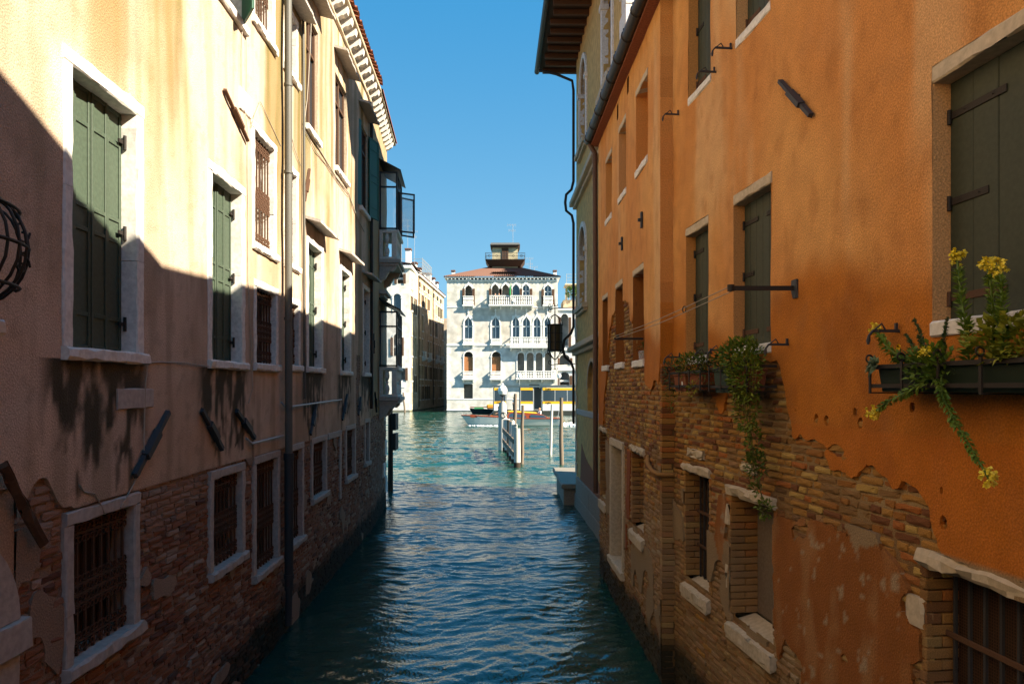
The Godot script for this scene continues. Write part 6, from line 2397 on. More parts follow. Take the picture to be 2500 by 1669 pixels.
func palace() -> void:
	rng.seed = 51
	var h := thing("palace", "white Gothic palace with pointed windows, tiled roof and rooftop belvedere", "palace", V(0, 0, -112))
	var top := [[-7.14, -6.07, 12.5, 15.09, 15.77, 4], [-3.09, -2.0, 12.5, 15.09, 15.96, 4], [-1.52, -0.43, 12.5, 15.09, 15.96, 4], [0.05, 1.14, 12.5, 15.09, 15.96, 5], [1.58, 2.67, 12.5, 15.09, 15.96, 3], [4.89, 6.03, 12.5, 15.0, 15.83, 3]]
	var mid := [[-7.29, -6.0, 6.88, 9.7, 11.0, 0], [-3.14, -1.85, 6.88, 9.7, 11.0, 0], [0.01, 1.15, 6.5, 9.7, 11.05, 0], [1.58, 2.8, 6.5, 9.7, 11.05, 0], [3.23, 4.37, 6.5, 9.7, 11.05, 0], [4.87, 5.94, 6.5, 9.7, 11.05, 0]]
	var fst := [[-7.29, -5.93, 1.6, 4.9, 5.59, 2], [-3.07, -1.71, 1.6, 4.9, 5.59, 2], [0.84, 1.87, 1.6, 4.9, 5.45, 1], [2.22, 3.3, 1.6, 4.9, 5.45, 1], [3.61, 4.66, 1.6, 4.9, 5.45, 1], [4.98, 6.01, 1.6, 4.9, 5.45, 1]]
	var ops := []
	for s: Array in top + mid + fst:
		ops.append(rect(s[0], s[1], s[2], s[4]))
	ops.append(rect(-7.33, -5.96, -1.53, 0.66))
	ops.append(rect(2.6, 4.2, -3.2, 0.6))
	var wallc := far_col(Color(0.74, 0.72, 0.65), 0.8, 3.0)
	var paint := func(x: float, y: float) -> Color:
		var c: Color = wallc.call(x, y)
		if y > 6.7 and y < 12.3:
			c = c.lerp(Color(0.66, 0.56, 0.52), 0.25)
		if y < 6.7:
			c = c.lerp(Color(0.76, 0.75, 0.72), 0.6)
		return c
	front("wall", h, -9.9, 6.95, -4.2, 16.4, ops, 0.3, M.white_plaster, paint, 0.6)
	var b := MB.new()
	hollow(b, -9.88, 6.93, -4.2, 16.6, -14.0, Color(0.7, 0.67, 0.6))
	part("core", b, M.white_plaster, h)
	for s: Array in top:
		far_window(h, s[0], s[1], s[2], s[3], s[4], true, s[5], M.stone_far)
	for s: Array in mid:
		far_window(h, s[0], s[1], s[2], s[3], s[4], true, s[5], M.stone_far)
	for s: Array in fst:
		far_window(h, s[0], s[1], s[2], s[3], s[4], false, s[5], M.stone_far)
	far_window(h, -7.33, -5.96, -1.53, 0.62, 0.66, false, 1, M.stone_far, false)
	far_window(h, 2.6, 4.2, -3.2, 0.55, 0.6, false, 5, M.stone_far, false)
	balustrade(h, -7.45, -5.85, 12.66, 14.0, 0.45, 0.2)
	balustrade(h, 4.72, 6.2, 12.66, 14.0, 0.45, 0.2)
	balustrade(h, -3.44, 3.11, 12.62, 14.0, 1.1, 0.28)
	balustrade(h, -0.28, 6.4, 6.3, 7.74, 1.0, 0.26)
	balustrade(h, 0.65, 6.52, 1.55, 2.66, 0.9, 0.26)
	for x: float in [-7.5, -3.3]:
		balustrade(h, x, x + 1.69, 1.5, 2.61, 0.55, 0.22)
		balustrade(h, x + 0.05, x + 1.6, 6.75, 7.55, 0.4, 0.2)
	for e: Array in [[6.45, 6.72, 0.1], [-1.75, -1.6, 0.06], [16.3, 16.5, 0.16], [-3.35, -3.2, 0.12], [12.25, 12.38, 0.07]]:
		b = MB.new()
		b.bev(V(-9.95, e[0], -0.05), V(7.0, e[1], e[2]), 0.03)
		part("string_course", b, M.stone_far, h)
	# cornice on small brackets
	b = MB.new()
	b.box(V(-10.25, 16.75, -14.3), V(7.3, 16.9, 0.42))
	part("cornice", b, M.stone_far, h)
	var br := MB.new()
	br.bev(V(-0.09, 16.5, 0), V(0.09, 16.75, 0.36), 0.03)
	var bm := br.mesh(M.stone_far)
	for q in 30:
		inst("bracket", bm, h, Transform3D(Basis(), V(-9.75 + q * 0.57, 0, 0)))
	for q in 15:
		b = MB.new()
		var w := 0.55 if q % 2 else 0.35
		b.bev(V(-9.93, -1.5 + q * 0.52, 0.0), V(-9.93 + w, -1.02 + q * 0.52, 0.05), 0.01)
		part("quoin", b, M.stone_far, h)
	b = MB.new()
	tiles(b, V(-10.35, 16.9, 0.5), V(7.4, 16.9, 0.5), V(-3.6, 19.5, -7.0), V(1.0, 19.5, -7.0), 56)
	tiles(b, V(-10.35, 16.9, -14.4), V(-10.35, 16.9, 0.5), V(-3.6, 19.5, -7.0), V(-3.6, 19.5, -7.0), 30)
	tiles(b, V(7.4, 16.9, 0.5), V(7.4, 16.9, -14.4), V(1.0, 19.5, -7.0), V(1.0, 19.5, -7.0), 30)
	part("roof", b, M.roof_far, h)
	var dm := node("dormer", h)
	b = MB.new()
	b.box(V(-2.8, 17.3, -3.5), V(0.5, 17.85, -1.4))
	part("cheek", b, M.wood_brown, dm)
	b = MB.new()
	tiles(b, V(-3.2, 17.8, -1.0), V(0.9, 17.8, -1.0), V(-1.9, 18.9, -5.0), V(-0.4, 18.9, -5.0), 15)
	part("dormer_roof", b, M.roof_far, dm)
	# rooftop belvedere
	var al := node("belvedere", h)
	al.scale = V(1.06, 1.06, 1.0)
	b = MB.new()
	b.box(V(-3.0, 18.2, -9.5), V(0.87, 21.3, -6.0), Color(0.62, 0.55, 0.36))
	part("cabin", b, M.white_plaster, al)
	b = MB.new()
	b.hexa(PackedVector3Array([V(-3.4, 18.4, -9.6), V(1.3, 18.4, -9.6), V(-4.0, 19.3, -10.2), V(1.94, 19.3, -10.2), V(-3.4, 18.4, -5.6), V(1.3, 18.4, -5.6), V(-4.0, 19.3, -4.9), V(1.94, 19.3, -4.9)]))
	part("deck", b, M.wood_brown, al)
	b = MB.new()
	b.box(V(-3.2, 21.25, -9.8), V(1.1, 21.6, -5.6))
	part("fascia", b, M.wood_brown, al)
	b = MB.new()
	b.hexa(PackedVector3Array([V(-3.3, 21.6, -10), V(1.22, 21.6, -10), V(-3.2, 22.1, -8.5), V(1.1, 22.1, -8.5), V(-3.3, 21.6, -5.4), V(1.22, 21.6, -5.4), V(-3.2, 22.1, -6.5), V(1.1, 22.1, -6.5)]))
	part("roof", b, M.lead, al)
	b = MB.new()
	b.bev(V(-1.57, 19.3, -6.0), V(-0.54, 21.2, -5.92), 0.02)
	for q in 3:
		b.box(V(-1.5 + q * 0.34, 19.35, -5.92), V(-1.25 + q * 0.34, 21.1, -5.89))
	part("door", b, M.wood_brown, al)
	b = MB.new()
	for y: float in [19.35, 19.85, 20.3]:
		b.bar(V(-4.0, y, -4.95), V(1.94, y, -4.95), 0.03, 5)
		for x: float in [-4.0, 1.94]:
			b.bar(V(x, y, -4.95), V(x, y, -10.1), 0.03, 5)
	for q in 34:
		b.bar(V(-4.0 + q * 0.18, 19.3, -4.95), V(-4.0 + q * 0.18, 20.3, -4.95), 0.016, 4)
	for x: float in [-3.4, -2.3, 0.2, 1.4]:
		b.tube(ring_pts(x, 19.85, -4.95, 0.16, 10), 0.03, 4, Color.WHITE, true)
	part("railing", b, M.iron_grey, al)
	chimney(h, -9.05, -1.5, 0.5, 16.9, 18.2)
	chimney(h, 6.6, -1.5, 0.5, 16.9, 18.2)
	antenna(h, 0.15, -8.0, 23.0, 26.6)
	antenna(h, 2.9, -6.0, 18.2, 20.8)
	antenna(h, 3.6, -6.0, 18.2, 19.4)
	# flag and a white placard on the balcony
	var fl := thing("flag", "furled green flag on a white staff at the palace balcony", "flag", V(-0.25, 12.7, -110.95))
	b = MB.new()
	b.bar(V(0, 0, 0), V(0.05, 3.2, 0.2), 0.03, 6)
	part("staff", b, M.white_paint, fl)
	b = MB.new()
	b.tube([V(0.0, 3.0, 0.18), V(-0.05, 2.3, 0.15), V(-0.08, 1.6, 0.12), V(-0.02, 1.2, 0.1)], [0.05, 0.13, 0.16, 0.05], 7, Color(0.02, 0.20, 0.06))
	part("cloth", b, M.cloth, fl)
	b = MB.new()
	b.prism(PackedVector2Array([Vector2(-0.35, 0), Vector2(0, -0.32), Vector2(0.35, 0), Vector2(0, 0.32)]), 0, 0.04)
	one("placard", b, M.white_paint, "white diamond placard hung on the palace balcony rail", "placard", V(0.36, 13.2, -110.86))
	person("person in a light top leaning on the palace balcony, left of two", V(-2.55, 12.62, -111.35), 0.2, Color(0.55, 0.45, 0.33), Color(0.05, 0.04, 0.04), Color(0.05, 0.03, 0.02), 0.08, 0.9)
	person("person in pale trousers on the palace balcony, right of two", V(-1.95, 12.62, -111.35), -0.2, Color(0.50, 0.46, 0.40), Color(0.42, 0.36, 0.24), Color(0.12, 0.08, 0.05), 0.06, 0.9)


func side_front(o: Node3D, x0: float, x1: float, top: float, base: Color, sd2: int, ops_in: Array, m: Material) -> void:
	front("wall", o, x0, x1, -4.2, top, ops_in, 0.3, m, far_col(base, 1.0, sd2), 1.0)
	for s: Array in ops_in:
		var w := node("window", o)
		var b := MB.new()
		b.box(V(s[0], s[2], -0.36), V(s[1], s[3], -0.3))
		part("pane", b, M.glass_far, w)
		b = MB.new()
		b.box(V(s[0] - 0.14, s[2] - 0.18, -0.05), V(s[1] + 0.14, s[2], 0.14))
		b.box(V(s[0] - 0.12, s[3], -0.05), V(s[1] + 0.12, s[3] + 0.16, 0.06))
		part("sill", b, M.stone_far, w)
		if int(s[0] * 13 + s[2]) % 3 == 0:
			for e: Array in [[s[0] - 0.5, s[0] - 0.03], [s[1] + 0.03, s[1] + 0.5]]:
				b = MB.new()
				b.bev(V(e[0], s[2], 0.03), V(e[1], s[3], 0.09), 0.015)
				part("shutter", b, M.wood_brown if sd2 % 2 else M.shutter_dark, w)


func far_left() -> void:
	rng.seed = 71
	var dir := Vector3(0.052, 0, -1).normalized()
	var tr := Transform3D(Basis(dir, Vector3.UP, dir.cross(Vector3.UP)), V(-15.55, 0, -112))
	var h := thing("white_house", "white house with arched windows at the mouth of the far side canal", "house", V(-15.55, 0, -112))
	var ops := [rect(-1.9, -1.0, 15.9, 17.4), rect(-2.5, -1.3, 11.5, 14.4), rect(-2.5, -1.3, 4.95, 8.3), rect(-1.6, -0.7, 1.2, 3.1), rect(-6.4, -5.2, 11.5, 14.4), rect(-6.4, -5.2, 4.95, 8.3)]
	front("wall", h, -16.0, 0.0, -4.2, 18.2, ops, 0.3, M.white_plaster, far_col(Color(0.82, 0.81, 0.78), 0.5, 12.0), 1.0)
	for q in ops.size():
		var s: Array = ops[q]
		var rd := q != 0 and q != 3
		far_window(h, s[0], s[1], s[2], s[3] - (0.6 if rd else 0.02), s[3], false, 4 if q != 1 else 5, M.stone_far, true)
	var b := MB.new()
	hollow(b, -16.0, -0.35, -4.2, 18.3, -40.0, Color(0.7, 0.69, 0.66))
	part("core", b, M.white_plaster, h)
	b = MB.new()
	b.bev(V(-16.4, 18.2, -8.0), V(0.35, 18.75, 0.4), 0.05)
	part("cornice", b, M.stone_far, h)
	b = MB.new()
	tiles(b, V(-16.5, 18.8, 0.5), V(0.5, 18.8, 0.5), V(-10, 20.4, -6), V(-4, 20.4, -6), 50)
	tiles(b, V(0.5, 18.8, 0.5), V(0.9, 18.8, -8.0), V(-4, 20.4, -6), V(-4, 20.4, -6), 30)
	part("roof", b, M.roof_far, h)
	chimney(h, -0.7, -3.5, 0.8, 18.3, 21.9)
	antenna(h, -0.9, -4.2, 20.0, 26.5)
	antenna(h, 0.0, -5.5, 18.8, 25.0)
	antenna(h, -2.0, -5.0, 18.8, 27.5)
	b = MB.new()
	b.bev(V(-1.3, 0.15, 0.02), V(-0.7, 0.95, 0.07), 0.01)
	part("notice", b, M.white_paint, h)
	var sw := node("side_wall", h)
	sw.transform = Transform3D(tr.basis, Vector3.ZERO)
	side_front(sw, 0.0, 7.0, 18.2, Color(0.70, 0.64, 0.50), 3, [rect(1.2, 2.0, 12.0, 14.2), rect(1.2, 2.0, 5.0, 8.0), rect(1.2, 2.0, 1.2, 3.2), rect(4.2, 5.2, 5.0, 8.0), rect(4.2, 5.2, 11.6, 14.2), rect(4.2, 5.0, -0.6, 2.0), rect(1.0, 1.5, 15.4, 17.0), rect(2.2, 2.7, 15.4, 17.0)], M.white_plaster)
	var names := ["brown plastered house along the far side canal next to the white house", "farthest house in the far side canal, half in shade"]
	var back := thing("canal_house", "house behind the palace on the right bank of the far side canal", "house", V(-8.6, 0, -127))
	b = MB.new()
	b.box(V(0, -4.2, -30), V(12, 16.5, 0), Color(0.6, 0.5, 0.4))
	part("wall", b, M.white_plaster, back)
	b = MB.new()
	tiles(b, V(-0.3, 16.5, -30), V(-0.3, 16.5, 0), V(6, 18, -30), V(6, 18, 0), 60)
	part("roof", b, M.roof_far, back)
	var end := thing("canal_house", "house closing the far end of the side canal", "house", V(-14.5, 0, -158))
	b = MB.new()
	b.box(V(-3, -4.2, -8), V(9, 15.0, 0), Color(0.6, 0.48, 0.36))
	part("wall", b, M.white_plaster, end)
	for k in 3:
		for f in 3:
			b = MB.new()
			b.bev(V(1.0 + k * 1.8, 1.0 + f * 4.0, 0.0), V(1.9 + k * 1.8, 3.2 + f * 4.0, 0.06), 0.02)
			part("shutter", b, M.wood_brown, end)
	for q in 2:
		var o := thing("canal_house", names[q], "house")
		o.transform = tr
		var x0 := 7.0 + q * 14.5
		var x1 := x0 + 14.5
		var opz := []
		for fl: Array in [[-1.8, 0.4], [1.6, 3.8], [5.4, 8.2], [9.6, 12.2], [13.6, 15.6]]:
			for k in 5:
				var x := x0 + 1.2 + k * 2.8 + rng.randf_range(-0.4, 0.4)
				if rng.randf() < 0.22:
					continue
				opz.append(rect(x, x + 1.0, fl[0], fl[1]))
		for k in 6:
			opz.append(rect(x0 + 1.0 + k * 2.2, x0 + 1.5 + k * 2.2, 16.5, 17.4))
		side_front(o, x0, x1, 18.2, [Color(0.66, 0.53, 0.37), Color(0.66, 0.55, 0.41)][q], 5 + q, opz, M.white_plaster)
		b = MB.new()
		b.box(V(x0, -4.2, -8), V(x1, 18.3, -0.4), Color(0.4, 0.3, 0.22))
		part("core", b, M.white_plaster, o)
		b = MB.new()
		b.bev(V(x0, 18.2, -0.3), V(x1, 18.5, 0.35), 0.04)
		part("cornice", b, M.stone_far, o)
		b = MB.new()
		tiles(b, V(x0, 18.5, 0.4), V(x1, 18.5, 0.4), V(x0, 20.2, -5), V(x1, 20.2, -5), 40)
		part("roof", b, M.roof_far, o)
		b = MB.new()
		b.bar(V(x0 + 0.3, -3.0, 0.12), V(x0 + 0.3, 18.2, 0.12), 0.07, 6)
		part("downpipe", b, M.lead_dark, o)
		for k in 3:
			chimney(o, x0 + 1.5 + k * 4.2, -1.0, 1.0, 18.0, 20.6 - k * 0.2 + q * 0.5)
		if q == 0:
			var t := node("roof_terrace", o)
			b = MB.new()
			for y: float in [20.4, 21.0, 21.6]:
				b.bar(V(x0 + 4, y, 0.0), V(x1 - 1, y, 0.0), 0.04, 5)
				b.bar(V(x0 + 4, y, 0.0), V(x0 + 4, y, -4.0), 0.04, 5)
			for k in 9:
				b.bar(V(x0 + 4 + k * 1.18, 18.4, 0.0), V(x0 + 4 + k * 1.18, 21.8, 0.0), 0.05, 5)
			part("railing", b, M.grey_paint, t)
		for k: int in [1, 3]:
			var bx0 := x0 + 1.0 + k * 2.8
			balustrade(o, bx0, bx0 + 1.5, 5.2, 6.2, 0.6, 0.3)


func far_right() -> void:
	rng.seed = 81
	var h := thing("arcaded_house", "white arcaded house right of the palace, partly hidden by the lantern", "house", V(7.3, 0, -112.5))
	var ops := [rect(0.0, 1.5, 3.7, 5.2), rect(0.05, 1.45, 0.5, 2.5), rect(0.2, 1.3, 6.2, 11.4), rect(2.6, 3.4, 8.0, 10.6), rect(2.7, 3.4, 0.0, 2.6), rect(5.5, 6.6, 3.2, 5.6), rect(5.5, 6.6, 7.6, 10.4), rect(9.5, 10.6, 3.2, 5.6), rect(9.5, 10.6, 7.6, 10.4)]
	front("wall", h, -0.35, 18.0, -4.2, 12.1, ops, 0.5, M.white_plaster, far_col(Color(0.82, 0.81, 0.78), 0.5, 22.0), 1.0)
	for q in ops.size():
		var s: Array = ops[q]
		far_window(h, s[0], s[1], s[2], s[3] - (0.6 if q < 3 else 0.02), s[3], false, 4 if q < 3 else 0, M.stone_far, q > 2)
	var b := MB.new()
	hollow(b, -0.33, 18.0, -4.2, 12.0, -10.0, Color(0.7, 0.69, 0.66))
	part("core", b, M.white_plaster, h)
	for y: float in [12.1, 6.0, 2.9]:
		b = MB.new()
		b.bev(V(-0.35, y - 0.2, -0.1), V(18.1, y + 0.1, 0.25), 0.04)
		part("string_course", b, M.stone_far, h)
	var t := thing("terrace_house", "cream house with a planted roof terrace behind the arcaded house", "house", V(8.3, 0, -119))
	b = MB.new()
	b.box(V(0, 10, -6), V(12, 14.3, 0), Color(0.62, 0.52, 0.36))
	part("wall", b, M.white_plaster, t)
	for q in 3:
		b = MB.new()
		b.box(V(0.35 + q * 1.6, 14.3, -0.4), V(0.6 + q * 1.6, 17.0, -0.15), Color(0.6, 0.5, 0.36))
		part("post", b, M.white_plaster, t)
	b = MB.new()
	b.box(V(0.3, 16.7, -4), V(6, 16.9, 0.4), Color(0.66, 0.58, 0.4))
	part("awning", b, M.cloth, t)
	b = MB.new()
	for y: float in [17.4, 17.9, 18.4]:
		b.bar(V(0.5, y, 0), V(6, y, 0), 0.04, 5)
	for q in 5:
		b.bar(V(0.5 + q * 1.3, 16.8, 0), V(0.5 + q * 1.3, 18.5, 0), 0.04, 5)
	part("railing", b, M.grey_paint, t)
	b = MB.new()
	for q in 16:
		b.bar(V(0.3 + q * 0.35, 14.3, 0.1), V(0.3 + q * 0.35, 15.2, 0.1), 0.04, 4)
	b.bar(V(0.3, 15.2, 0.1), V(6, 15.2, 0.1), 0.06, 5)
	part("balustrade", b, M.stone_far, t)
	var sh := thing("terrace_shrub", "leafy green shrub on the planted roof terrace", "shrub", V(9.6, 15.0, -118.7))
	b = MB.new()
	clump(b, V(0, 0.5, 0), V(1.0, 0.9, 0.5), 420, 0.35, 0.2, Color(0.05, 0.11, 0.02), Color(0.14, 0.22, 0.04))
	part("crown", b, M.leaf, sh)
	b = MB.new()
	b.tube([V(0, -0.72, 0), V(0.05, 0.3, 0)], 0.05, 6)
	part("stem", b, M.wood_brown, sh)
	b = MB.new()
	b.lathe([Vector2(1.5, 0), Vector2(0.9, 0.55), Vector2(0.06, 0.95), Vector2(0, 1.05)], Vector3.ZERO, 10, Color(0.55, 0.10, 0.06))
	b.bar(V(0, -2.2, 0), V(0, 0.9, 0), 0.05, 6)
	one("parasol", b, M.cloth, "red parasol below the planted roof terrace", "parasol", V(10.4, 12.2, -118.2))


func pontoon() -> void:
	rng.seed = 91
	var h := thing("water_bus_stop", "floating water bus stop with yellow bands and glass sides before the palace", "pontoon", V(0, 0, -98))
	var b := MB.new()
	b.bev(V(-2.6, -4.0, -4.5), V(16, -2.95, 0.0), 0.05)
	part("hull", b, M.hull_dark, h)
	b = MB.new()
	b.hexa(PackedVector3Array([V(-2.4, 0.14, -4.4), V(16, 0.14, -4.4), V(-2.4, 0.14, -0.02), V(16, 0.14, -0.02), V(-2.8, 0.42, -4.8), V(16.2, 0.42, -4.8), V(-2.8, 0.42, 0.12), V(16.2, 0.42, 0.12)]))
	part("roof", b, M.grey_paint, h)
	for e: Array in [[-2.4, -0.8], [1.13, 2.76], [4.07, 9.0], [9.0, 15.8]]:
		for y: Array in [[-0.24, 0.08], [-2.06, -1.72]]:
			b = MB.new()
			b.bev(V(e[0], y[0], -0.12), V(e[1], y[1], -0.04), 0.01)
			part("band", b, M.yellow_paint, h)
			if e[0] != 1.13:
				var t := TextMesh.new()
				t.text = "Giglio"
				t.font_size = 24
				t.pixel_size = 0.0125
				t.depth = 0.02
				var f := SystemFont.new()
				f.font_names = PackedStringArray(["Droid Sans"])
				t.font = f
				t.material = M.ink
				inst("lettering", t, h, Transform3D(Basis(), V(e[0] + 0.75, (y[0] + y[1]) / 2.0, -0.03)))
		b = MB.new()
		b.bev(V(e[0], -2.95, -0.13), V(e[1], -2.07, -0.05), 0.01)
		part("side_panel", b, M.white_paint, h)
		var k := maxi(1, int((e[1] - e[0]) / 1.4))
		for q in k:
			var a := lerpf(e[0], e[1], float(q) / k)
			var c := lerpf(e[0], e[1], float(q + 1) / k)
			b = MB.new()
			b.box(V(a + 0.05, -1.72, -0.1), V(c - 0.05, -0.24, -0.08))
			part("pane", b, M.glass_far, h)
			b = MB.new()
			b.bev(V(a - 0.04, -1.72, -0.12), V(a + 0.05, -0.24, -0.05), 0.01)
			part("mullion", b, M.grey_paint, h)
	for x: float in [-2.45, -0.75, 1.05, 2.85, 4.0, 15.8]:
		b = MB.new()
		b.bev(V(x - 0.07, -2.95, -0.25), V(x + 0.07, 0.14, -0.11), 0.01)
		part("post", b, M.grey_paint, h)
		b = MB.new()
		b.bev(V(x - 0.07, -2.95, -4.3), V(x + 0.07, 0.14, -4.16), 0.01)
		part("post", b, M.grey_paint, h)
	b = MB.new()
	b.box(V(2.9, -2.9, -3.6), V(3.95, 0.0, -3.5))
	part("inner_wall", b, M.grey_paint, h)
	for x: float in [1.0, 6.3]:
		var l := thing("deck_lamp", "white globe lamp on the water bus stop roof, %s" % ("left one" if x < 2.0 else "right one behind the lantern"), "lamp", V(x, 0.42, -98.5))
		b = MB.new()
		b.bar(Vector3.ZERO, V(0, 0.95, 0), 0.035, 6)
		part("stem", b, M.grey_paint, l)
		b = MB.new()
		b.lathe([Vector2(0.05, 0.9), Vector2(0.24, 1.05), Vector2(0.28, 1.3), Vector2(0.22, 1.52), Vector2(0, 1.62)], Vector3.ZERO, 12)
		part("globe", b, M.globe, l)
	person("person in a white shirt and dark trousers standing at the water bus stop", V(0.25, -2.95, -98.6), 0.4, Color(0.70, 0.70, 0.70), Color(0.02, 0.02, 0.03), Color(0.05, 0.04, 0.03), 0.0, 0.3)


func hull(b: MB, ln: float, beam: float, bow: float, stern: float, col := Color.WHITE) -> void:
	# bow at -x; rows of keel, chine, gunwale on both sides
	var last := []
	for q in 17:
		var t := q / 16.0
		var x := -ln / 2.0 + ln * t
		var w := beam / 2.0 * pow(sin(minf(t * 1.7, 1.0) * PI / 2.0), 0.75) * (1.0 - 0.16 * smoothstep(0.6, 1.0, t))
		var sheer := lerpf(bow, stern, smoothstep(0.0, 0.75, t))
		var rake := (1.0 - smoothstep(0.0, 0.18, t)) * ln * 0.085
		var row := [V(x + rake, -0.35 + 0.3 * (1.0 - smoothstep(0.0, 0.25, t)), 0), V(x + rake * 0.8, 0.05, w * 0.72), V(x, sheer, w + 0.01), V(x, sheer + 0.03, 0.0), V(x, sheer, -w - 0.01), V(x + rake * 0.8, 0.05, -w * 0.72)]
		if q > 0:
			for k in 6:
				var k2 := (k + 1) % 6
				var mid: Vector3 = (row[k] + row[k2]) / 2.0
				b.quad_o(last[k], row[k], row[k2], last[k2], V(0, mid.y - 0.35, mid.z), col)
		last = row
	b.quad_o(last[0], last[1], last[2], last[3], Vector3.RIGHT, col)
	b.quad_o(last[0], last[5], last[4], last[3], Vector3.RIGHT, col)


func boats() -> void:
	rng.seed = 101
	var t := thing("water_taxi", "white water taxi with a varnished cabin speeding to the left", "boat", V(-0.15, WATER, -72))
	var b := MB.new()
	hull(b, 9.6, 2.3, 0.95, 0.68)
	part("hull", b, M.hull_white, t)
	b = MB.new()
	for s: float in [-1.0, 1.0]:
		var pts := []
		for q in 13:
			var u := q / 12.0
			var w := 1.16 * pow(sin(minf(u * 1.7, 1.0) * PI / 2.0), 0.75) * (1.0 - 0.16 * smoothstep(0.6, 1.0, u))
			pts.append(V(-4.8 + 9.6 * u, lerpf(0.97, 0.70, smoothstep(0.0, 0.75, u)), s * w))
		b.tube(pts, 0.055, 5)
	b.box(V(-3.9, 0.80, -0.6), V(-2.2, 0.98, 0.6))
	part("deck_trim", b, M.varnish, t)
	b = MB.new()
	b.hexa(PackedVector3Array([V(-0.5, 0.65, -0.95), V(4.1, 0.6, -0.9), V(-0.1, 1.36, -0.75), V(2.9, 1.14, -0.7), V(-0.5, 0.65, 0.95), V(4.1, 0.6, 0.9), V(-0.1, 1.36, 0.75), V(2.9, 1.14, 0.7)]))
	part("cabin", b, M.varnish, t)
	b = MB.new()
	b.hexa(PackedVector3Array([V(-0.3, 1.37, -0.8), V(2.6, 1.20, -0.72), V(-0.1, 1.43, -0.7), V(2.5, 1.26, -0.65), V(-0.3, 1.37, 0.8), V(2.6, 1.20, 0.72), V(-0.1, 1.43, 0.7), V(2.5, 1.26, 0.65)]))
	part("cabin_roof", b, M.yellow_paint, t)
	for e: Array in [[-0.2, 1.6], [1.85, 3.5]]:
		b = MB.new()
		var f := func(x: float, y: float) -> Vector3:
			var u := (y - 0.63) / 0.66
			return V(x, y, lerpf(0.96, 0.76, u) + 0.0)
		b.quad_o(f.call(e[0], 0.78), f.call(e[1], 0.74), f.call(e[1] - 0.25, 1.08 if e[0] < 1 else 0.98), f.call(e[0] + 0.12, 1.24 if e[0] < 1.0 else 1.1), Vector3.BACK)
		part("window", b, M.glass_far, t)
	b = MB.new()
	b.hexa(PackedVector3Array([V(-2.2, 0.85, -0.9), V(-2.1, 0.85, -0.9), V(-1.6, 1.45, -0.7), V(-1.55, 1.45, -0.7), V(-2.2, 0.85, 0.9), V(-2.1, 0.85, 0.9), V(-1.6, 1.45, 0.7), V(-1.55, 1.45, 0.7)]))
	part("windscreen", b, M.glass_far, t)
	b = MB.new()
	b.bar(V(-4.7, 0.95, 0), V(-4.7, 1.25, 0), 0.03, 6)
	b.bar(V(4.6, 0.7, 0), V(4.75, 1.45, 0), 0.025, 6)
	part("flagstaff", b, M.zinc, t)
	person("person in a dark jacket at the wheel of the water taxi", V(-1.25, WATER + 0.12, -72), -1.4, Color(0.05, 0.06, 0.12), Color(0.03, 0.03, 0.04), Color(0.06, 0.04, 0.03), 0.03, 0.8)
	person("person with fair hair and a white shirt in the stern of the water taxi", V(2.72, WATER - 0.02, -72.0), -0.9, Color(0.72, 0.72, 0.74), Color(0.10, 0.10, 0.12), Color(0.45, 0.28, 0.10), 0.02, 0.7)
	# broken water at the bow and behind the stern
	b = MB.new()
	for q in 270:
		var u := rng.randf()
		var p := V(lerpf(-4.0, -0.6, u), 0, 1.0 + 0.5 * u + rng.randf_range(-0.35, 0.35))
		if q > 120:
			p = V(lerpf(4.8, 11.5, u * u), 0, rng.randf_range(-1.6, 1.6))
		var s := rng.randf_range(0.05, 0.16) * (1.4 if q > 120 and u < 0.5 else 0.85)
		var hh := s * (1.5 if q > 120 and u < 0.55 else 0.6) * rng.randf_range(0.6, 1.3)
		b.lathe([Vector2(s, -0.06), Vector2(s * 0.8, hh * 0.45), Vector2(s * 0.35, hh * 0.85), Vector2(0, hh)], p, 6)
	var fo := part("wake_foam", b, M.foam, self)
	fo.position = V(-0.15, WATER, -72)
	stuff(tag(fo, "white foam thrown up by the water taxi", "foam") as MeshInstance3D)
	var g := thing("moored_boat", "dark boat with a green cover and orange seat moored at the palace wall", "boat", V(-3.1, WATER, -105))
	b = MB.new()
	hull(b, 6.0, 1.6, 0.75, 0.6)
	part("hull", b, M.hull_dark, g)
	b = MB.new()
	b.hexa(PackedVector3Array([V(-2.4, 0.6, -0.6), V(-0.9, 0.6, -0.6), V(-2.2, 0.95, -0.2), V(-1.0, 0.95, -0.2), V(-2.4, 0.6, 0.6), V(-0.9, 0.6, 0.6), V(-2.2, 0.95, 0.2), V(-1.0, 0.95, 0.2)]), Color(0.03, 0.14, 0.06))
	b.bev(V(-0.5, 0.7, -0.5), V(0.9, 1.35, 0.5), 0.15, Color(0.65, 0.28, 0.04))
	part("cover", b, M.cloth, g)
	b = MB.new()
	b.hexa(PackedVector3Array([V(-2.9, 0.85, -0.1), V(1.5, 0.95, -0.1), V(-2.9, 0.98, -0.1), V(1.5, 1.05, -0.1), V(-2.9, 0.85, 0.2), V(1.5, 0.95, 0.2), V(-2.9, 0.98, 0.2), V(1.5, 1.05, 0.2)]))
	part("thwart", b, M.varnish, g)


func pole(label: String, at: Vector3, top: Vector3, r: float, m: Material) -> void:
	var b := MB.new()
	var pts := []
	var rad := []
	for q in 9:
		var t := q / 8.0
		pts.append(V(0, -0.8, 0).lerp(top - at, t) + V(rng.randf_range(-0.02, 0.02), 0, rng.randf_range(-0.02, 0.02)))
		rad.append(r * (1.05 - 0.2 * t) * rng.randf_range(0.92, 1.08))
	b.tube(pts, rad, 9)
	one("mooring_pole", b, m, label, "pole", at, "mooring poles")


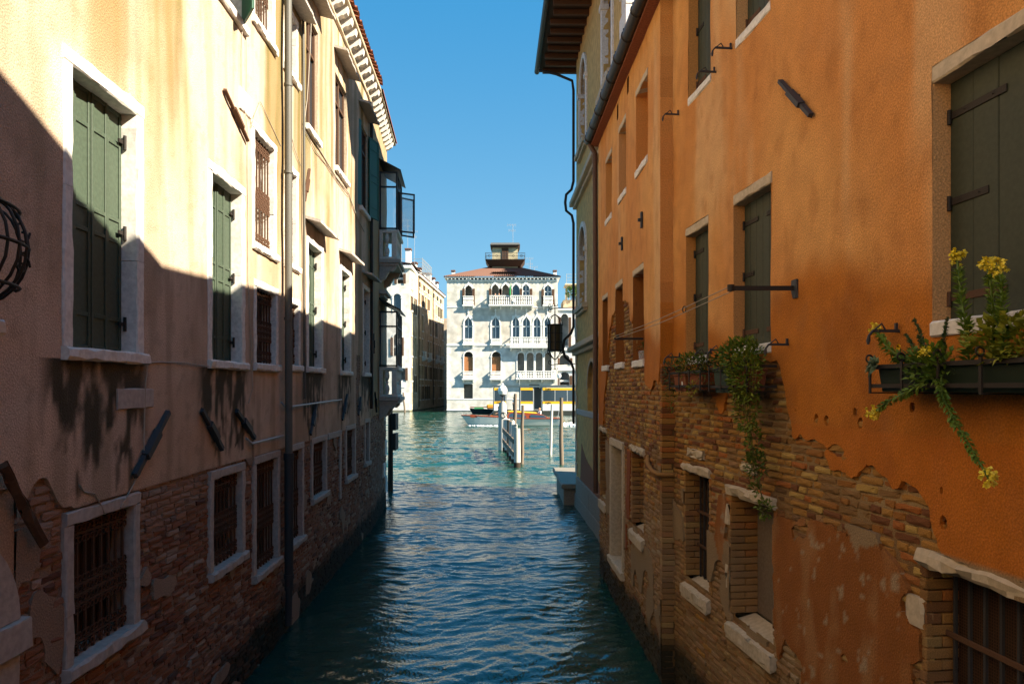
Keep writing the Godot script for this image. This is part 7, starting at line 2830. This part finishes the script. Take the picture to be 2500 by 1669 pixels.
func posts() -> void:
	rng.seed = 111
	pole("crooked pale mooring pole, thinner of the two at the right", V(2.07, WATER, -40), V(2.18, -0.87, -40), 0.085, M.wood_white)
	pole("tall brown mooring pole nearest the yellow house", V(2.35, WATER, -34.8), V(2.32, -0.44, -34.8), 0.1, M.wood_weathered)
	pole("brown mooring pole just right of the white pile fence", V(0.47, WATER, -35.2), V(0.51, -0.8, -35.2), 0.09, M.wood_weathered)
	pole("tall brown mooring pole rising behind the white pile fence", V(0.10, WATER, -37.5), V(0.16, -0.27, -37.5), 0.1, M.wood_weathered)
	pole("short leaning mooring pole before the far white house", V(-15.8, WATER, -109), V(-16.1, -0.6, -109), 0.14, M.wood_weathered)
	var f := thing("pile_fence", "row of whitish wooden piles with two cross boards standing in the water", "fence")
	for q in 6:
		var t := q / 5.0
		var b := MB.new()
		var p := V(-0.38, WATER, -42.3).lerp(V(0.24, WATER, -33.75), t)
		var hh := 1.98 - 0.06 * absf(q - 2.0) + rng.randf_range(-0.05, 0.05)
		b.tube([V(0, -0.7, 0), V(0, hh * 0.5, 0), V(rng.randf_range(-0.02, 0.02), hh - 0.02, 0), V(0, hh, 0)], [0.155, 0.15, 0.14, 0.12], 12)
		var o := part("pile", b, M.wood_white if q % 2 else M.wood_weathered if q == 2 else M.wood_white, f)
		o.position = p
		b = MB.new()
		b.tube([V(0, -0.6, 0), V(0, 0.22, 0)], 0.16, 12)
		part("tide_mark", b, M.wood_dark, f).position = p
	for y: float in [0.62, 1.22]:
		var b := MB.new()
		var p0 := V(-0.56, WATER + y, -42.3)
		var p1 := V(0.05, WATER + y - 0.06, -33.9)
		b.hexa(PackedVector3Array([p0 + V(0, -0.12, 0), p1 + V(0, -0.12, 0), p0 + V(0, 0.12, 0), p1 + V(0, 0.12, 0), p0 + V(0.06, -0.12, 0), p1 + V(0.06, -0.12, 0), p0 + V(0.06, 0.12, 0), p1 + V(0.06, 0.12, 0)]))
		part("board", b, M.wood_weathered, f)
	var l := thing("globe_lamp", "white mooring post carrying a white globe lamp in the canal mouth", "lamp", V(-0.55, WATER, -43.2))
	var b := MB.new()
	b.tube([V(0, -0.8, 0), V(0, 1.5, 0), V(0, 2.55, 0), V(0, 2.75, 0), V(0, 2.86, 0)], [0.26, 0.25, 0.24, 0.19, 0.05], 14)
	part("post", b, M.wood_white, l)
	b = MB.new()
	b.tube([V(0, 2.8, 0), V(0, 3.2, 0)], 0.045, 8)
	b.lathe([Vector2(0.05, 3.12), Vector2(0.16, 3.18), Vector2(0.17, 3.22), Vector2(0.05, 3.22)], Vector3.ZERO, 10)
	part("bracket", b, M.iron_grey, l)
	b = MB.new()
	b.lathe([Vector2(0.10, 3.2), Vector2(0.22, 3.28), Vector2(0.28, 3.46), Vector2(0.25, 3.62), Vector2(0.15, 3.74), Vector2(0.07, 3.79), Vector2(0.06, 3.88), Vector2(0, 3.92)], Vector3.ZERO, 16)
	part("globe", b, M.globe, l)
	b = MB.new()
	b.tube(ring_pts(0.05, 2.05, 0.27, 0.16, 12).map(func(p: Vector3) -> Vector3: return V(p.x, p.y * 1.0, 0.26)), 0.025, 5, Color.WHITE, true)
	part("ring", b, M.iron_grey, l)


func _ready() -> void:
	nA.seed = 1
	nA.frequency = 1.0
	nA.noise_type = FastNoiseLite.TYPE_SIMPLEX_SMOOTH
	nA.fractal_type = FastNoiseLite.FRACTAL_NONE
	nB.seed = 2
	nB.frequency = 0.5
	nB.fractal_octaves = 4
	sky_and_sun()
	materials()
	water()
	cream_house()
	tan_house()
	orange_house()
	orange_wing()
	rows_behind()
	yellow_house()
	palace()
	far_left()
	far_right()
	window_boxes()
	pontoon()
	boats()
	posts()
